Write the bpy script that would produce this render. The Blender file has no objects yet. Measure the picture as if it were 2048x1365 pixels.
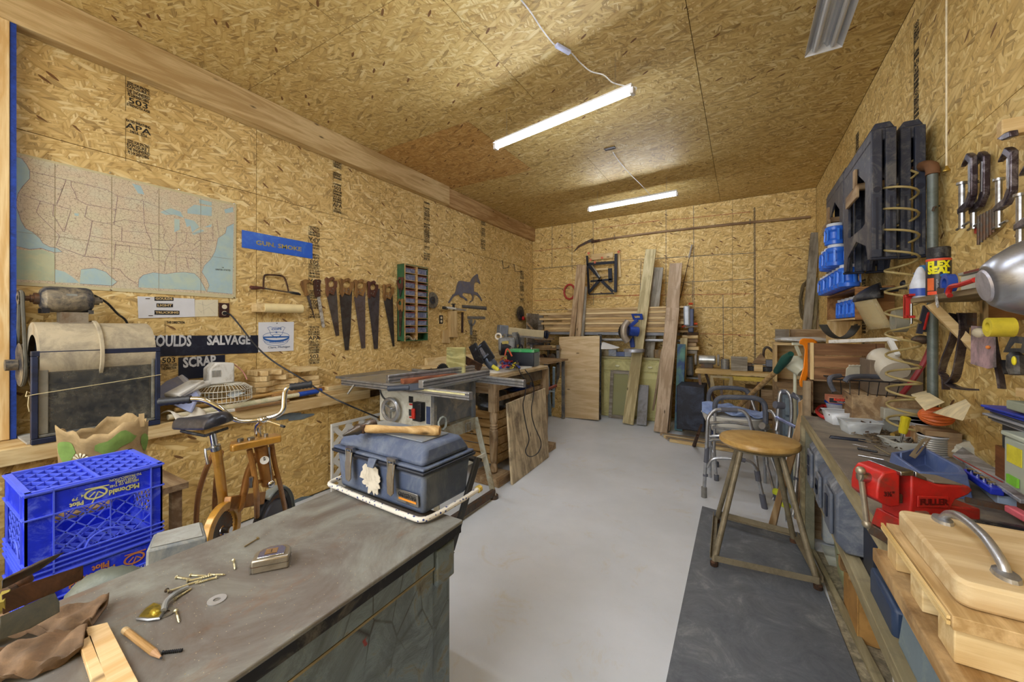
import bpy,bmesh,math,random
from mathutils import Vector as V,Matrix,Euler
R = random.Random(7)
rad = math.radians
# ---------------------------------------------------------------- camera, world, lights, exposure
CAM = V((3.32,0.0,1.38)); FP = 773.0; HOR = 655.0; YAW = rad(30.8)
sc = bpy.context.scene
COL = sc.collection
cd = bpy.data.cameras.new('camera'); cam = bpy.data.objects.new('camera',cd); COL.objects.link(cam)
cam.location = CAM; cam.rotation_euler = (rad(90),0,YAW)
cd.sensor_width = 36; cd.lens = 36 * FP / 2048; cd.shift_y = (HOR - 682.5) / 2048; cd.clip_start = 0.02
sc.camera = cam
w = bpy.data.worlds.new('world'); sc.world = w; w.use_nodes = True
w.node_tree.nodes['Background'].inputs[0].default_value = (0.8,0.88,1,1)
w.node_tree.nodes['Background'].inputs[1].default_value = 0.4
sc.view_settings.view_transform = 'Standard'; sc.view_settings.look = 'None'
sc.view_settings.gamma = 1; sc.view_settings.use_curve_mapping = False
sc.view_settings.exposure = 0.42
sc.cycles.max_bounces = 6; sc.cycles.diffuse_bounces = 4; sc.cycles.glossy_bounces = 3; sc.cycles.adaptive_threshold = 0.03
TUBE_POWER = 75.0
def area(name,loc,rot,sx,sy,power,col=(1,0.97,0.93)):
 l = bpy.data.lights.new(name,'AREA'); l.shape = 'RECTANGLE'; l.size = sx; l.size_y = sy; l.energy = power; l.color = col
 o = bpy.data.objects.new(name,l); COL.objects.link(o); o.location = loc; o.rotation_euler = rot
 return o
# area fills added behind the camera, rear and overhead, to brighten the room
area('rear_fill',(1.6,-3.3,1.5),(rad(82),0,0),3.0,2.4,95,(0.86,0.93,1))
area('overhead_fill',(1.9,-1.3,3.05),(0,0,0),2.4,1.2,70,(0.9,0.95,1))

# ---------------------------------------------------------------- geometry of the view: a pixel onto a real plane
def ray(px,py):
 u = (px - 1024) / FP; v = (HOR - py) / FP
 return V((-math.sin(YAW) + u * math.cos(YAW),math.cos(YAW) + u * math.sin(YAW),v))
def PZ(px,py,z): d = ray(px,py); return CAM + d * ((z - CAM.z) / d.z)
def PX(px,py,x): d = ray(px,py); return CAM + d * ((x - CAM.x) / d.x)
def PY(px,py,y): d = ray(px,py); return CAM + d * ((y - CAM.y) / d.y)
def PT(px,py,t): return CAM + ray(px,py) * t

# ---------------------------------------------------------------- mesh builder
class MB:
 def __init__(s): s.v = []; s.f = []
 def add(s,vs,fs):
  n = len(s.v); s.v += [V(p) for p in vs]; s.f += [tuple(i + n for i in f) for f in fs]; return s
 def box(s,c,d,rot=None):
  hx,hy,hz = d[0] / 2,d[1] / 2,d[2] / 2
  vs = [V((x,y,z)) for z in (-hz,hz) for y in (-hy,hy) for x in (-hx,hx)]
  if rot is not None:
   m = rot if isinstance(rot,Matrix) else Euler(rot).to_matrix()
   vs = [m @ p for p in vs]
  c = V(c)
  return s.add([p + c for p in vs],[(0,2,3,1),(4,5,7,6),(0,1,5,4),(2,6,7,3),(0,4,6,2),(1,3,7,5)])
 def bx(s,x0,x1,y0,y1,z0,z1): return s.box(((x0 + x1) / 2,(y0 + y1) / 2,(z0 + z1) / 2),(abs(x1 - x0),abs(y1 - y0),abs(z1 - z0)))
 def bar(s,a,b,w,h,up=(0,0,1)):
  a,b = V(a),V(b); x = (b - a); L = x.length
  if L < 1e-6: return s
  x /= L; up = V(up)
  if abs(x.dot(up.normalized())) > .98: up = V((1,0,0)) if abs(x.x) < .9 else V((0,1,0))
  y = up.cross(x).normalized(); z = x.cross(y)
  m = Matrix((x,y,z)).transposed()
  return s.box((a + b) / 2,(L,w,h),m)
 def tube(s,pts,r,n=8,cap=True,closed=False):
  pts = [V(p) for p in pts]; N = len(pts)
  rr = r if isinstance(r,(list,tuple)) else [r] * N
  tan = []
  for i in range(N):
   a = pts[(i - 1) % N] if (closed or i > 0) else pts[i]
   b = pts[(i + 1) % N] if (closed or i < N - 1) else pts[i]
   t = (b - a); tan.append(t.normalized() if t.length > 1e-9 else V((0,0,1)))
  up = V((0,0,1)) if abs(tan[0].z) < .9 else V((1,0,0))
  u = tan[0].cross(up).normalized(); vs = []
  for i in range(N):
   if i: u = (u - tan[i] * u.dot(tan[i])); u = u.normalized() if u.length > 1e-6 else tan[i].orthogonal().normalized()
   w_ = tan[i].cross(u)
   vs += [pts[i] + (u * math.cos(2 * math.pi * k / n) + w_ * math.sin(2 * math.pi * k / n)) * rr[i] for k in range(n)]
  fs = [(i * n + k,i * n + (k + 1) % n,((i + 1) % N) * n + (k + 1) % n,((i + 1) % N) * n + k) for i in range(N if closed else N - 1) for k in range(n)]
  if cap and not closed: fs += [tuple(range(n))[::-1],tuple(range((N - 1) * n,N * n))]
  return s.add(vs,fs)
 def lathe(s,prof,c=(0,0,0),axis=(0,0,1),n=24,sx=1,cap=True):
  ax = V(axis).normalized(); q = V((0,0,1)).rotation_difference(ax).to_matrix(); c = V(c); vs = []
  for r,z in prof: vs += [c + q @ V((r * math.cos(2 * math.pi * k / n) * sx,r * math.sin(2 * math.pi * k / n),z)) for k in range(n)]
  N = len(prof)
  fs = [(i * n + k,i * n + (k + 1) % n,(i + 1) * n + (k + 1) % n,(i + 1) * n + k) for i in range(N - 1) for k in range(n)]
  if cap:
   if prof[0][0] > 1e-5: fs.append(tuple(range(n))[::-1])
   if prof[-1][0] > 1e-5: fs.append(tuple(range((N - 1) * n,N * n)))
  return s.add(vs,fs)
 def cyl(s,a,b,r,n=16,r2=None): return s.tube([a,b],[r,r if r2 is None else r2],n)
 def prism(s,poly,t,M=None,n=None):
  """poly: 2D points in local xy, extruded from z=0 to t, placed by M"""
  M = M or Matrix(); N = len(poly)
  vs = [M @ V((x,y,0)) for x,y in poly] + [M @ V((x,y,t)) for x,y in poly]
  return s.add(vs,[tuple(range(N))[::-1],tuple(range(N,2 * N))] + [(i,(i + 1) % N,N + (i + 1) % N,N + i) for i in range(N)])
 def slab(s,pts,off):
  """any planar 3D polygon given a thickness vector"""
  pts = [V(p) for p in pts]; off = V(off); N = len(pts)
  return s.add(pts + [p + off for p in pts],[tuple(range(N))[::-1],tuple(range(N,2 * N))] + [(i,(i + 1) % N,N + (i + 1) % N,N + i) for i in range(N)])
 def ring(s,ro,ri,t,M=None,n=32,teeth=0,td=0.0):
  M = M or Matrix(); vs = []; fs = []
  if teeth: n = teeth * 2
  for z in (0,t):
   for k in range(n):
    a = 2 * math.pi * k / n; r = ro - (td if teeth and k % 2 else 0)
    vs.append(M @ V((r * math.cos(a),r * math.sin(a),z)))
   for k in range(n):
    a = 2 * math.pi * k / n; vs.append(M @ V((ri * math.cos(a),ri * math.sin(a),z)))
  for k in range(n):
   j = (k + 1) % n
   fs += [(k,j,2 * n + j,2 * n + k),(n + k,3 * n + k,3 * n + j,n + j),(k,n + k,n + j,j),(2 * n + k,2 * n + j,3 * n + j,3 * n + k)]
  return s.add(vs,fs)
 def ball(s,c,r,sc_=(1,1,1),n=12,m=None):
  m = m or Matrix.Identity(3); c = V(c); vs = []; h = max(4,n // 2)
  for i in range(h + 1):
   th = math.pi * i / h
   for k in range(n):
    a = 2 * math.pi * k / n
    vs.append(c + m @ V((r * sc_[0] * math.sin(th) * math.cos(a),r * sc_[1] * math.sin(th) * math.sin(a),r * sc_[2] * math.cos(th))))
  return s.add(vs,[(i * n + k,(i + 1) * n + k,(i + 1) * n + (k + 1) % n,i * n + (k + 1) % n) for i in range(h) for k in range(n)])
 def ringpoly(s,outer,inner,off):
  """plate with a hole: matching outer and inner loops, thickness vector off"""
  N = len(outer); off = V(off); o = [V(p) for p in outer]; i = [V(p) for p in inner]
  vs = o + i + [p + off for p in o] + [p + off for p in i]; fs = []
  for k in range(N):
   j = (k + 1) % N
   fs += [(k,j,N + j,N + k),(2 * N + k,3 * N + k,3 * N + j,2 * N + j),(k,2 * N + k,2 * N + j,j),(N + k,N + j,3 * N + j,3 * N + k)]
  return s.add(vs,fs)
 def grid(s,fn,nu,nv,th=0.0):
  """surface fn(u,v) -> point, optionally solid by thickness along -z of the local normal"""
  P = [[V(fn(i / nu,j / nv)) for j in range(nv + 1)] for i in range(nu + 1)]
  vs = [p for row in P for p in row]; W = nv + 1
  fs = [(i * W + j,(i + 1) * W + j,(i + 1) * W + j + 1,i * W + j + 1) for i in range(nu) for j in range(nv)]
  return s.add(vs,fs)
 def xf(s,M): s.v = [M @ p for p in s.v]; return s

def mesh(name,mb,smooth=35):
 me = bpy.data.meshes.new(name); me.from_pydata([tuple(p) for p in mb.v],[],mb.f)
 bm = bmesh.new(); bm.from_mesh(me); bmesh.ops.remove_doubles(bm,verts=bm.verts,dist=1e-6); bmesh.ops.recalc_face_normals(bm,faces=bm.faces); bm.to_mesh(me); bm.free()
 if smooth:
  me.polygons.foreach_set('use_smooth',[True] * len(me.polygons))
  me.set_sharp_from_angle(angle=rad(smooth))
 return me
def finish(o,m,bevel=0,solid=0,sub=0):
 if m: o.data.materials.append(m)
 if solid: x = o.modifiers.new('solid','SOLIDIFY'); x.thickness = solid; x.offset = 0
 if sub: x = o.modifiers.new('sub','SUBSURF'); x.levels = sub; x.render_levels = sub
 if bevel: x = o.modifiers.new('bevel','BEVEL'); x.width = bevel; x.segments = 2; x.limit_method = 'ANGLE'; x.angle_limit = rad(40)
 return o
def thing(name,label,cat,loc=(0,0,0),rz=0,group=None,rot=None):
 o = bpy.data.objects.new(name,None); COL.objects.link(o); o.empty_display_size = .05
 o.location = loc; o.rotation_euler = rot if rot else (0,0,rz)
 o['label'] = label; o['category'] = cat
 if group: o['group'] = group
 return o
def wmat(o):
 m = Matrix.Translation(o.location) @ o.rotation_euler.to_matrix().to_4x4()
 return (wmat(o.parent) @ m) if o.parent else m
def part(name,mb,m,parent,world=False,bevel=0,solid=0,sub=0,smooth=35,label=None,stuff=False,kind=None):
 if world: mb.xf(wmat(parent).inverted())
 o = bpy.data.objects.new(name,mesh(name,mb,smooth)); COL.objects.link(o); o.parent = parent
 finish(o,m,bevel,solid,sub)
 if label: o['label'] = label
 if stuff: o['kind'] = 'stuff'
 if kind: o['kind'] = kind
 return o
def solo(name,mb,m,label,cat,group=None,bevel=0,solid=0,sub=0,smooth=35,keep=False,kind=None):
 """a thing that is one mesh, built in world coordinates and given an origin at its base"""
 xs = [p.x for p in mb.v]; ys = [p.y for p in mb.v]; zs = [p.z for p in mb.v]
 c = V(((min(xs) + max(xs)) / 2,(min(ys) + max(ys)) / 2,min(zs))); mb.xf(Matrix.Translation(-c))
 o = bpy.data.objects.new(name,mesh(name,mb,smooth)); COL.objects.link(o); o.location = c
 finish(o,m,bevel,solid,sub)
 o['label'] = label; o['category'] = cat
 if group: o['group'] = group
 if kind: o['kind'] = kind
 return o
def struct(name,mb,m,parent=None,bevel=0,smooth=0):
 o = bpy.data.objects.new(name,mesh(name,mb,smooth)); COL.objects.link(o); finish(o,m,bevel)
 if parent: o.parent = parent
 else: o['kind'] = 'structure'
 return o
def dup(root,loc,rot=None,label=None,group=None,scale=None):
 r = root.copy(); COL.objects.link(r); r.location = loc
 if rot is not None: r.rotation_euler = rot
 if scale is not None: r.scale = scale
 if label: r['label'] = label
 if group: r['group'] = group
 for ch in list(root.children):
  c = ch.copy(); COL.objects.link(c); c.parent = r
  for g in list(ch.children):
   d = g.copy(); COL.objects.link(d); d.parent = c
 return r
def frame(o,x,y):
 """matrix with origin o, axes x, y and their normal"""
 x = V(x).normalized(); z = x.cross(V(y)).normalized(); y = z.cross(x)
 m = Matrix((x,y,z)).transposed().to_4x4(); m.translation = V(o); return m
def smoothpts(pts,k=6,closed=False):
 pts = [V(p) for p in pts]; n = len(pts); out = []
 rng = range(n if closed else n - 1)
 for i in rng:
  p0 = pts[(i - 1) % n] if (closed or i) else pts[0]; p1 = pts[i]; p2 = pts[(i + 1) % n]
  p3 = pts[(i + 2) % n] if (closed or i < n - 2) else pts[-1]
  for j in range(k):
   t = j / k
   out.append(0.5 * ((2 * p1) + (p2 - p0) * t + (2 * p0 - 5 * p1 + 4 * p2 - p3) * t * t + (-p0 + 3 * p1 - 3 * p2 + p3) * t ** 3))
 if not closed: out.append(pts[-1])
 return out
_font = {}
def text_mb(body,size,M,depth=0.0004,sx=1.0,align='CENTER',bold=0.0,sp=1.0):
 """lettering turned into mesh, in the xy plane of M"""
 cu = bpy.data.curves.new('txt','FONT'); cu.body = body; cu.size = size; cu.align_x = align; cu.align_y = 'CENTER'
 cu.extrude = depth; cu.offset = bold; cu.resolution_u = 2; cu.space_character = sp; cu.space_line = .8
 o = bpy.data.objects.new('txt',cu); COL.objects.link(o)
 dg = bpy.context.evaluated_depsgraph_get(); me = bpy.data.meshes.new_from_object(o.evaluated_get(dg))
 mb = MB(); S = Matrix.Diagonal((sx,1,1,1))
 mb.add([M @ S @ v.co for v in me.vertices],[tuple(p.vertices) for p in me.polygons])
 bpy.data.objects.remove(o); bpy.data.curves.remove(cu); bpy.data.meshes.remove(me)
 return mb

# ---------------------------------------------------------------- materials
def srgb(c):
 if isinstance(c,str): c = [int(c[i:i + 2],16) for i in (0,2,4)]
 return tuple(((x / 255) / 12.92 if x / 255 <= .04045 else ((x / 255 + .055) / 1.055) ** 2.4) for x in c) + (1,)
def newmat(name):
 m = bpy.data.materials.new(name); m.use_nodes = True; nt = m.node_tree; b = nt.nodes['Principled BSDF']
 return m,nt,b
def nd(nt,typ,**kw):
 n = nt.nodes.new(typ)
 for k,v_ in kw.items():
  if k.startswith('i_'): n.inputs[k[2:].replace('_',' ')].default_value = v_
  else: setattr(n,k,v_)
 return n
def ramp(nt,stops,fac,interp='LINEAR'):
 r = nt.nodes.new('ShaderNodeValToRGB'); r.color_ramp.interpolation = interp
 while len(r.color_ramp.elements) < len(stops): r.color_ramp.elements.new(.5)
 for e,(p,c) in zip(r.color_ramp.elements,stops): e.position = p; e.color = c if len(c) == 4 else srgb(c)
 nt.links.new(fac,r.inputs[0]); return r
def mixc(nt,fac,a,b,mode='MIX'):
 n = nt.nodes.new('ShaderNodeMix'); n.data_type = 'RGBA'; n.blend_type = mode
 for i,x in ((0,fac),(6,a),(7,b)):
  if hasattr(x,'links') or isinstance(x,bpy.types.NodeSocket): nt.links.new(x,n.inputs[i])
  else: n.inputs[i].default_value = x
 return n.outputs[2]
def coords(nt,perobj=True):
 tc = nt.nodes.new('ShaderNodeTexCoord'); 
 if not perobj: return tc.outputs['Object']
 oi = nt.nodes.new('ShaderNodeObjectInfo'); a = nd(nt,'ShaderNodeVectorMath',operation='ADD')
 m = nd(nt,'ShaderNodeMath',operation='MULTIPLY'); m.inputs[1].default_value = 37.0
 nt.links.new(oi.outputs['Random'],m.inputs[0]); nt.links.new(tc.outputs['Object'],a.inputs[0]); nt.links.new(m.outputs[0],a.inputs[1])
 return a.outputs[0]
def mapping(nt,vec,scale=(1,1,1),rot=(0,0,0)):
 m = nt.nodes.new('ShaderNodeMapping'); m.inputs['Scale'].default_value = scale; m.inputs['Rotation'].default_value = rot
 nt.links.new(vec,m.inputs['Vector']); return m.outputs[0]
def bump(nt,b,h,strength=.3,dist=.002):
 n = nd(nt,'ShaderNodeBump'); n.inputs['Strength'].default_value = strength; n.inputs['Distance'].default_value = dist
 nt.links.new(h,n.inputs['Height']); nt.links.new(n.outputs[0],b.inputs['Normal'])
_mc = {}
def mt(col,rough=.6,metal=0,var=.25,dirt=None,dirta=.35,scale=14,bmp=0,spec=.4,name=None,fine=90,coat=0):
 """a worn plain surface: base colour broken by noise, with patches of a second colour"""
 key = (str(col),rough,metal,var,str(dirt),dirta,scale,bmp,spec,fine)
 if key in _mc: return _mc[key]
 m,nt,b = newmat(name or 'surface'); vec = coords(nt)
 c = srgb(col); dk = tuple(x * (1 - var) for x in c[:3]) + (1,); lt = tuple(min(1,x * (1 + var)) for x in c[:3]) + (1,)
 n1 = nd(nt,'ShaderNodeTexNoise',i_Scale=scale,i_Detail=8,i_Roughness=.65); nt.links.new(vec,n1.inputs['Vector'])
 out = ramp(nt,[(.3,dk),(.7,lt)],n1.outputs[0]).outputs[0]
 if dirt:
  n2 = nd(nt,'ShaderNodeTexNoise',i_Scale=scale * .55,i_Detail=10,i_Roughness=.75,i_Distortion=.6); nt.links.new(vec,n2.inputs['Vector'])
  p = 1 - dirta
  f = ramp(nt,[(max(0,.25 + p * .4 - .08),(0,0,0,1)),(min(1,.25 + p * .4 + .12),(1,1,1,1))],n2.outputs[0]).outputs[0]
  out = mixc(nt,f,out,srgb(dirt))
 nt.links.new(out,b.inputs['Base Color']); b.inputs['Roughness'].default_value = rough; b.inputs['Metallic'].default_value = metal
 b.inputs['Specular IOR Level'].default_value = spec; b.inputs['Coat Weight'].default_value = coat
 if bmp:
  n3 = nd(nt,'ShaderNodeTexNoise',i_Scale=fine,i_Detail=6,i_Roughness=.7); nt.links.new(vec,n3.inputs['Vector']); bump(nt,b,n3.outputs[0],bmp)
 _mc[key] = m; return m
def wood(c1,c2,axis='x',rough=.65,ring=9,stain=None,name='wood',knots=True,sa=.4):
 """sawn timber, grain along the object's own axis"""
 key = ('w',str(c1),str(c2),axis,ring,str(stain),sa)
 if key in _mc: return _mc[key]
 m,nt,b = newmat(name); vec = coords(nt)
 k = {'x': (1.0,9,9),'y': (9,1.0,9),'z': (9,9,1.0)}[axis]
 v1 = mapping(nt,vec,k)
 n1 = nd(nt,'ShaderNodeTexNoise',i_Scale=1.1,i_Detail=5,i_Roughness=.55,i_Distortion=.4); nt.links.new(v1,n1.inputs['Vector'])
 mu = nd(nt,'ShaderNodeMath',operation='MULTIPLY'); mu.inputs[1].default_value = ring; nt.links.new(n1.outputs[0],mu.inputs[0])
 fr = nd(nt,'ShaderNodeMath',operation='PINGPONG'); fr.inputs[1].default_value = 1.0; nt.links.new(mu.outputs[0],fr.inputs[0])
 v2 = mapping(nt,vec,tuple(x * (6 if x < 2 else 22) for x in k))
 n2 = nd(nt,'ShaderNodeTexNoise',i_Scale=1.0,i_Detail=4,i_Roughness=.7); nt.links.new(v2,n2.inputs['Vector'])
 ad = nd(nt,'ShaderNodeMath',operation='ADD'); nt.links.new(fr.outputs[0],ad.inputs[0]); nt.links.new(n2.outputs[0],ad.inputs[1])
 hf = nd(nt,'ShaderNodeMath',operation='MULTIPLY'); hf.inputs[1].default_value = .55; nt.links.new(ad.outputs[0],hf.inputs[0])
 out = ramp(nt,[(.2,c1),(.75,c2)],hf.outputs[0]).outputs[0]
 if knots:
  v3 = mapping(nt,vec,tuple(x * (2.5 if x < 2 else .8) for x in k)); vo = nd(nt,'ShaderNodeTexVoronoi',i_Scale=1.3); nt.links.new(v3,vo.inputs['Vector'])
  f = ramp(nt,[(.05,(1,1,1,1)),(.11,(0,0,0,1))],vo.outputs[0]).outputs[0]
  dk = tuple(x * .3 for x in srgb(c2)[:3]) + (1,)
  out = mixc(nt,f,out,dk)
 if stain:
  n4 = nd(nt,'ShaderNodeTexNoise',i_Scale=5,i_Detail=8,i_Roughness=.7); nt.links.new(vec,n4.inputs['Vector'])
  f = ramp(nt,[(.66 - sa * .4,(0,0,0,1)),(.86 - sa * .4,(1,1,1,1))],n4.outputs[0]).outputs[0]
  out = mixc(nt,f,out,srgb(stain))
 nt.links.new(out,b.inputs['Base Color']); b.inputs['Roughness'].default_value = rough; b.inputs['Specular IOR Level'].default_value = .3
 bump(nt,b,n2.outputs[0],.25,.001)
 _mc[key] = m; return m
def osb(plane,tint=(1,1,1),name='oriented_strand_board',dark=.0):
 """pressed wood flakes: three layers of turned, stretched cells of random tone"""
 m,nt,b = newmat(name); tc = nt.nodes.new('ShaderNodeTexCoord'); sx = nt.nodes.new('ShaderNodeSeparateXYZ'); cx = nt.nodes.new('ShaderNodeCombineXYZ')
 nt.links.new(tc.outputs['Object'],sx.inputs[0]); a,c = {'xy': (0,1),'yz': (1,2),'xz': (0,2)}[plane]
 nt.links.new(sx.outputs[a],cx.inputs[0]); nt.links.new(sx.outputs[c],cx.inputs[1])
 oi = nt.nodes.new('ShaderNodeObjectInfo'); mm = nd(nt,'ShaderNodeMath',operation='MULTIPLY'); mm.inputs[1].default_value = 50; nt.links.new(oi.outputs['Random'],mm.inputs[0])
 ad = nd(nt,'ShaderNodeVectorMath',operation='ADD'); nt.links.new(cx.outputs[0],ad.inputs[0]); nt.links.new(mm.outputs[0],ad.inputs[1])
 base = ad.outputs[0]
 wob = nd(nt,'ShaderNodeTexNoise',i_Scale=7,i_Detail=3); nt.links.new(base,wob.inputs['Vector'])
 wv = nd(nt,'ShaderNodeVectorMath',operation='SCALE'); wv.inputs['Scale'].default_value = .014; nt.links.new(wob.outputs['Color'],wv.inputs[0])
 a2 = nd(nt,'ShaderNodeVectorMath',operation='ADD'); nt.links.new(base,a2.inputs[0]); nt.links.new(wv.outputs[0],a2.inputs[1]); base2 = a2.outputs[0]
 cols = None; hsum = None; col = None
 stops = [(0.0,'a88d5c'),(.06,'c6aa72'),(.3,'d8b879'),(.55,'e1c484'),(.8,'ead092'),(1.0,'f4e2ae')]
 stops = [(p,tuple(min(1,x * t) for x,t in zip(srgb(c)[:3],tint)) + (1,)) for p,c in stops]
 for i,(ang,s1,s2,th) in enumerate([(78,16,85,0),(-62,13,62,.45),(22,10,42,.6),(-15,17,80,.72)]):
  mp = mapping(nt,base2,(s1,s2,1),(0,0,rad(ang)))
  # Mapping scales before it rotates: rotate first, then stretch
  mp_n = mp.node; mp_n.inputs['Scale'].default_value = (1,1,1); mp2 = mapping(nt,mp,(s1,s2,1))
  vo = nd(nt,'ShaderNodeTexVoronoi',i_Scale=1.0,voronoi_dimensions='2D'); nt.links.new(mp2,vo.inputs['Vector'])
  sp = nt.nodes.new('ShaderNodeSeparateColor'); nt.links.new(vo.outputs['Color'],sp.inputs[0])
  mp3 = mapping(nt,mp,(s1 * .6,s2 * 7,1)); gr = nd(nt,'ShaderNodeTexNoise',i_Scale=1.0,i_Detail=2,noise_dimensions='2D'); nt.links.new(mp3,gr.inputs['Vector'])
  gm = nd(nt,'ShaderNodeMath',operation='MULTIPLY_ADD'); gm.inputs[1].default_value = .5; gm.inputs[2].default_value = -.25; nt.links.new(gr.outputs[0],gm.inputs[0])
  tone = nd(nt,'ShaderNodeMath',operation='ADD'); nt.links.new(sp.outputs[0],tone.inputs[0]); nt.links.new(gm.outputs[0],tone.inputs[1])
  c_i = ramp(nt,stops,tone.outputs[0]).outputs[0]
  edge = ramp(nt,[(.35,(1,1,1,1)),(.85,(.74,.67,.55,1))],vo.outputs['Distance']).outputs[0]
  c_i = mixc(nt,1.0,c_i,edge,'MULTIPLY')
  if col is None: col = c_i; hsum = sp.outputs[1]
  else:
   g = nd(nt,'ShaderNodeMath',operation='GREATER_THAN'); g.inputs[1].default_value = th; nt.links.new(sp.outputs[1],g.inputs[0])
   col = mixc(nt,g.outputs[0],col,c_i)
 # the odd bark-dark flake
 mp = mapping(nt,base2,(1,1,1),(0,0,rad(33))); mp2 = mapping(nt,mp,(9,34,1)); vo = nd(nt,'ShaderNodeTexVoronoi',i_Scale=1.0,voronoi_dimensions='2D'); nt.links.new(mp2,vo.inputs['Vector'])
 sp = nt.nodes.new('ShaderNodeSeparateColor'); nt.links.new(vo.outputs['Color'],sp.inputs[0])
 g = nd(nt,'ShaderNodeMath',operation='GREATER_THAN'); g.inputs[1].default_value = .975; nt.links.new(sp.outputs[0],g.inputs[0])
 l = nd(nt,'ShaderNodeMath',operation='LESS_THAN'); l.inputs[1].default_value = .25; nt.links.new(vo.outputs['Distance'],l.inputs[0])
 gl = nd(nt,'ShaderNodeMath',operation='MULTIPLY'); nt.links.new(g.outputs[0],gl.inputs[0]); nt.links.new(l.outputs[0],gl.inputs[1])
 col = mixc(nt,gl.outputs[0],col,srgb('7d5a36'))
 big = nd(nt,'ShaderNodeTexNoise',i_Scale=1.3,i_Detail=4); nt.links.new(base,big.inputs['Vector'])
 col = mixc(nt,.5,col,ramp(nt,[(.3,(.75,.72,.66,1)),(.7,(1.0,1.0,1.0,1))],big.outputs[0]).outputs[0],'MULTIPLY')
 if dark: col = mixc(nt,1.0,col,(1 - dark,1 - dark,1 - dark,1),'MULTIPLY')
 nt.links.new(col,b.inputs['Base Color']); b.inputs['Roughness'].default_value = .62; b.inputs['Specular IOR Level'].default_value = .3
 return m
def emis(col,s):
 m,nt,b = newmat('lit_tube'); b.inputs['Base Color'].default_value = srgb(col); b.inputs['Emission Color'].default_value = srgb(col); b.inputs['Emission Strength'].default_value = s
 return m
def clear(col='e8ecee',alpha=.35,rough=.15):
 key = ('clr',col,alpha,rough)
 if key in _mc: return _mc[key]
 m,nt,b = newmat('clear_plastic'); b.inputs['Base Color'].default_value = srgb(col); b.inputs['Roughness'].default_value = rough
 b.inputs['Alpha'].default_value = alpha; b.inputs['Specular IOR Level'].default_value = .6
 _mc[key] = m; return m
# shared materials
M_black = mt('1b1c22',.5,0,.3,'6e6a62',.12); M_blackp = mt('23252c',.45,0,.3,'8a857a',.18,20)
M_steel = mt('a9abae',.32,1,.15,'6d675c',.2,25); M_chrome = mt('d5d7da',.12,1,.08,'8f8678',.1,30); M_alu = mt('b9bcc2',.38,.85,.12,'8d8a84',.2,20)
M_iron = mt('5a5650',.6,.7,.3,'6b4a33',.35,25,.2); M_rust = mt('6b4a34',.85,.3,.4,'3c2d24',.5,30,.4)
M_white = mt('dcdcd8',.5,0,.06,'a79f8e',.15,18); M_paper = mt('e3e2dc',.8,0,.05)
M_pine = wood('dfc999','c2a370'); M_pine_y = wood('dfc999','c2a370','y'); M_pine_z = wood('dfc999','c2a370','z')
M_old = wood('b39b78','84694a',stain='6f5c48'); M_grey = wood('a9a295','7d7466',stain='6f5c48')
M_old_y = wood('b39b78','84694a','y',stain='6f5c48'); M_old_z = wood('b39b78','84694a','z',stain='6f5c48')
M_red = mt('b5241f',.45,0,.2,'6e2a22',.2); M_blue = mt('1f52c8',.45,0,.15,'6f8ed6',.15)
# ================================================================ THE ROOM
YB = 6.31; XR = 4.14; ZC = 3.19; YF = -3.4; G = .004
O_L = osb('yz'); O_B = osb('xz',(1.0,.97,.88)); O_R = osb('yz',(.98,.98,.9)); O_C = osb('xy',(.92,.92,.86),dark=.06); O_CR = osb('xy',(.80,.66,.54))
backing = mt('4a3620',.9)
def paneled(root,plane,const,thick,cells,m,mats=None):
 """each sheet of board its own object, a narrow joint between neighbours"""
 for i,(a0,a1,b0,b1) in enumerate(cells):
  mb = MB(); a0 += G / 2; a1 -= G / 2; b0 += G / 2; b1 -= G / 2
  off = R.uniform(-.001,.001)
  if plane == 'yz': mb.bx(const,const + thick + off * (1 if thick > 0 else -1),a0,a1,b0,b1)
  elif plane == 'xz': mb.bx(a0,a1,const,const + thick + off,b0,b1)
  else: mb.bx(a0,a1,b0,b1,const,const + thick)
  cx = V((sum(p.x for p in mb.v) / 8,sum(p.y for p in mb.v) / 8,sum(p.z for p in mb.v) / 8))
  mb.xf(Matrix.Translation(-cx))
  o = struct('board_panel',mb,(mats or {}).get(i,m),root); o.location = cx
# floor
mfl,nt,b = newmat('painted_concrete'); vec = coords(nt,False)
n1 = nd(nt,'ShaderNodeTexNoise',i_Scale=1.6,i_Detail=9,i_Roughness=.6); nt.links.new(vec,n1.inputs['Vector'])
c = ramp(nt,[(.3,'c6cace'),(.7,'d8dce2')],n1.outputs[0]).outputs[0]
n2 = nd(nt,'ShaderNodeTexNoise',i_Scale=3.4,i_Detail=12,i_Roughness=.8,i_Distortion=1); nt.links.new(vec,n2.inputs['Vector'])
c = mixc(nt,ramp(nt,[(.56,(0,0,0,1)),(.72,(.55,.55,.55,1))],n2.outputs[0]).outputs[0],c,srgb('c3b287'))
n3 = nd(nt,'ShaderNodeTexNoise',i_Scale=60,i_Detail=6,i_Roughness=.8); nt.links.new(vec,n3.inputs['Vector'])
c = mixc(nt,ramp(nt,[(.63,(0,0,0,1)),(.7,(.5,.5,.5,1))],n3.outputs[0]).outputs[0],c,srgb('8f8c80'))
nt.links.new(c,b.inputs['Base Color']); b.inputs['Roughness'].default_value = .42; bump(nt,b,n3.outputs[0],.06)
struct('floor',MB().bx(-.15,XR + .15,YF - .1,YB + .15,-.1,0),mfl)
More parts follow.
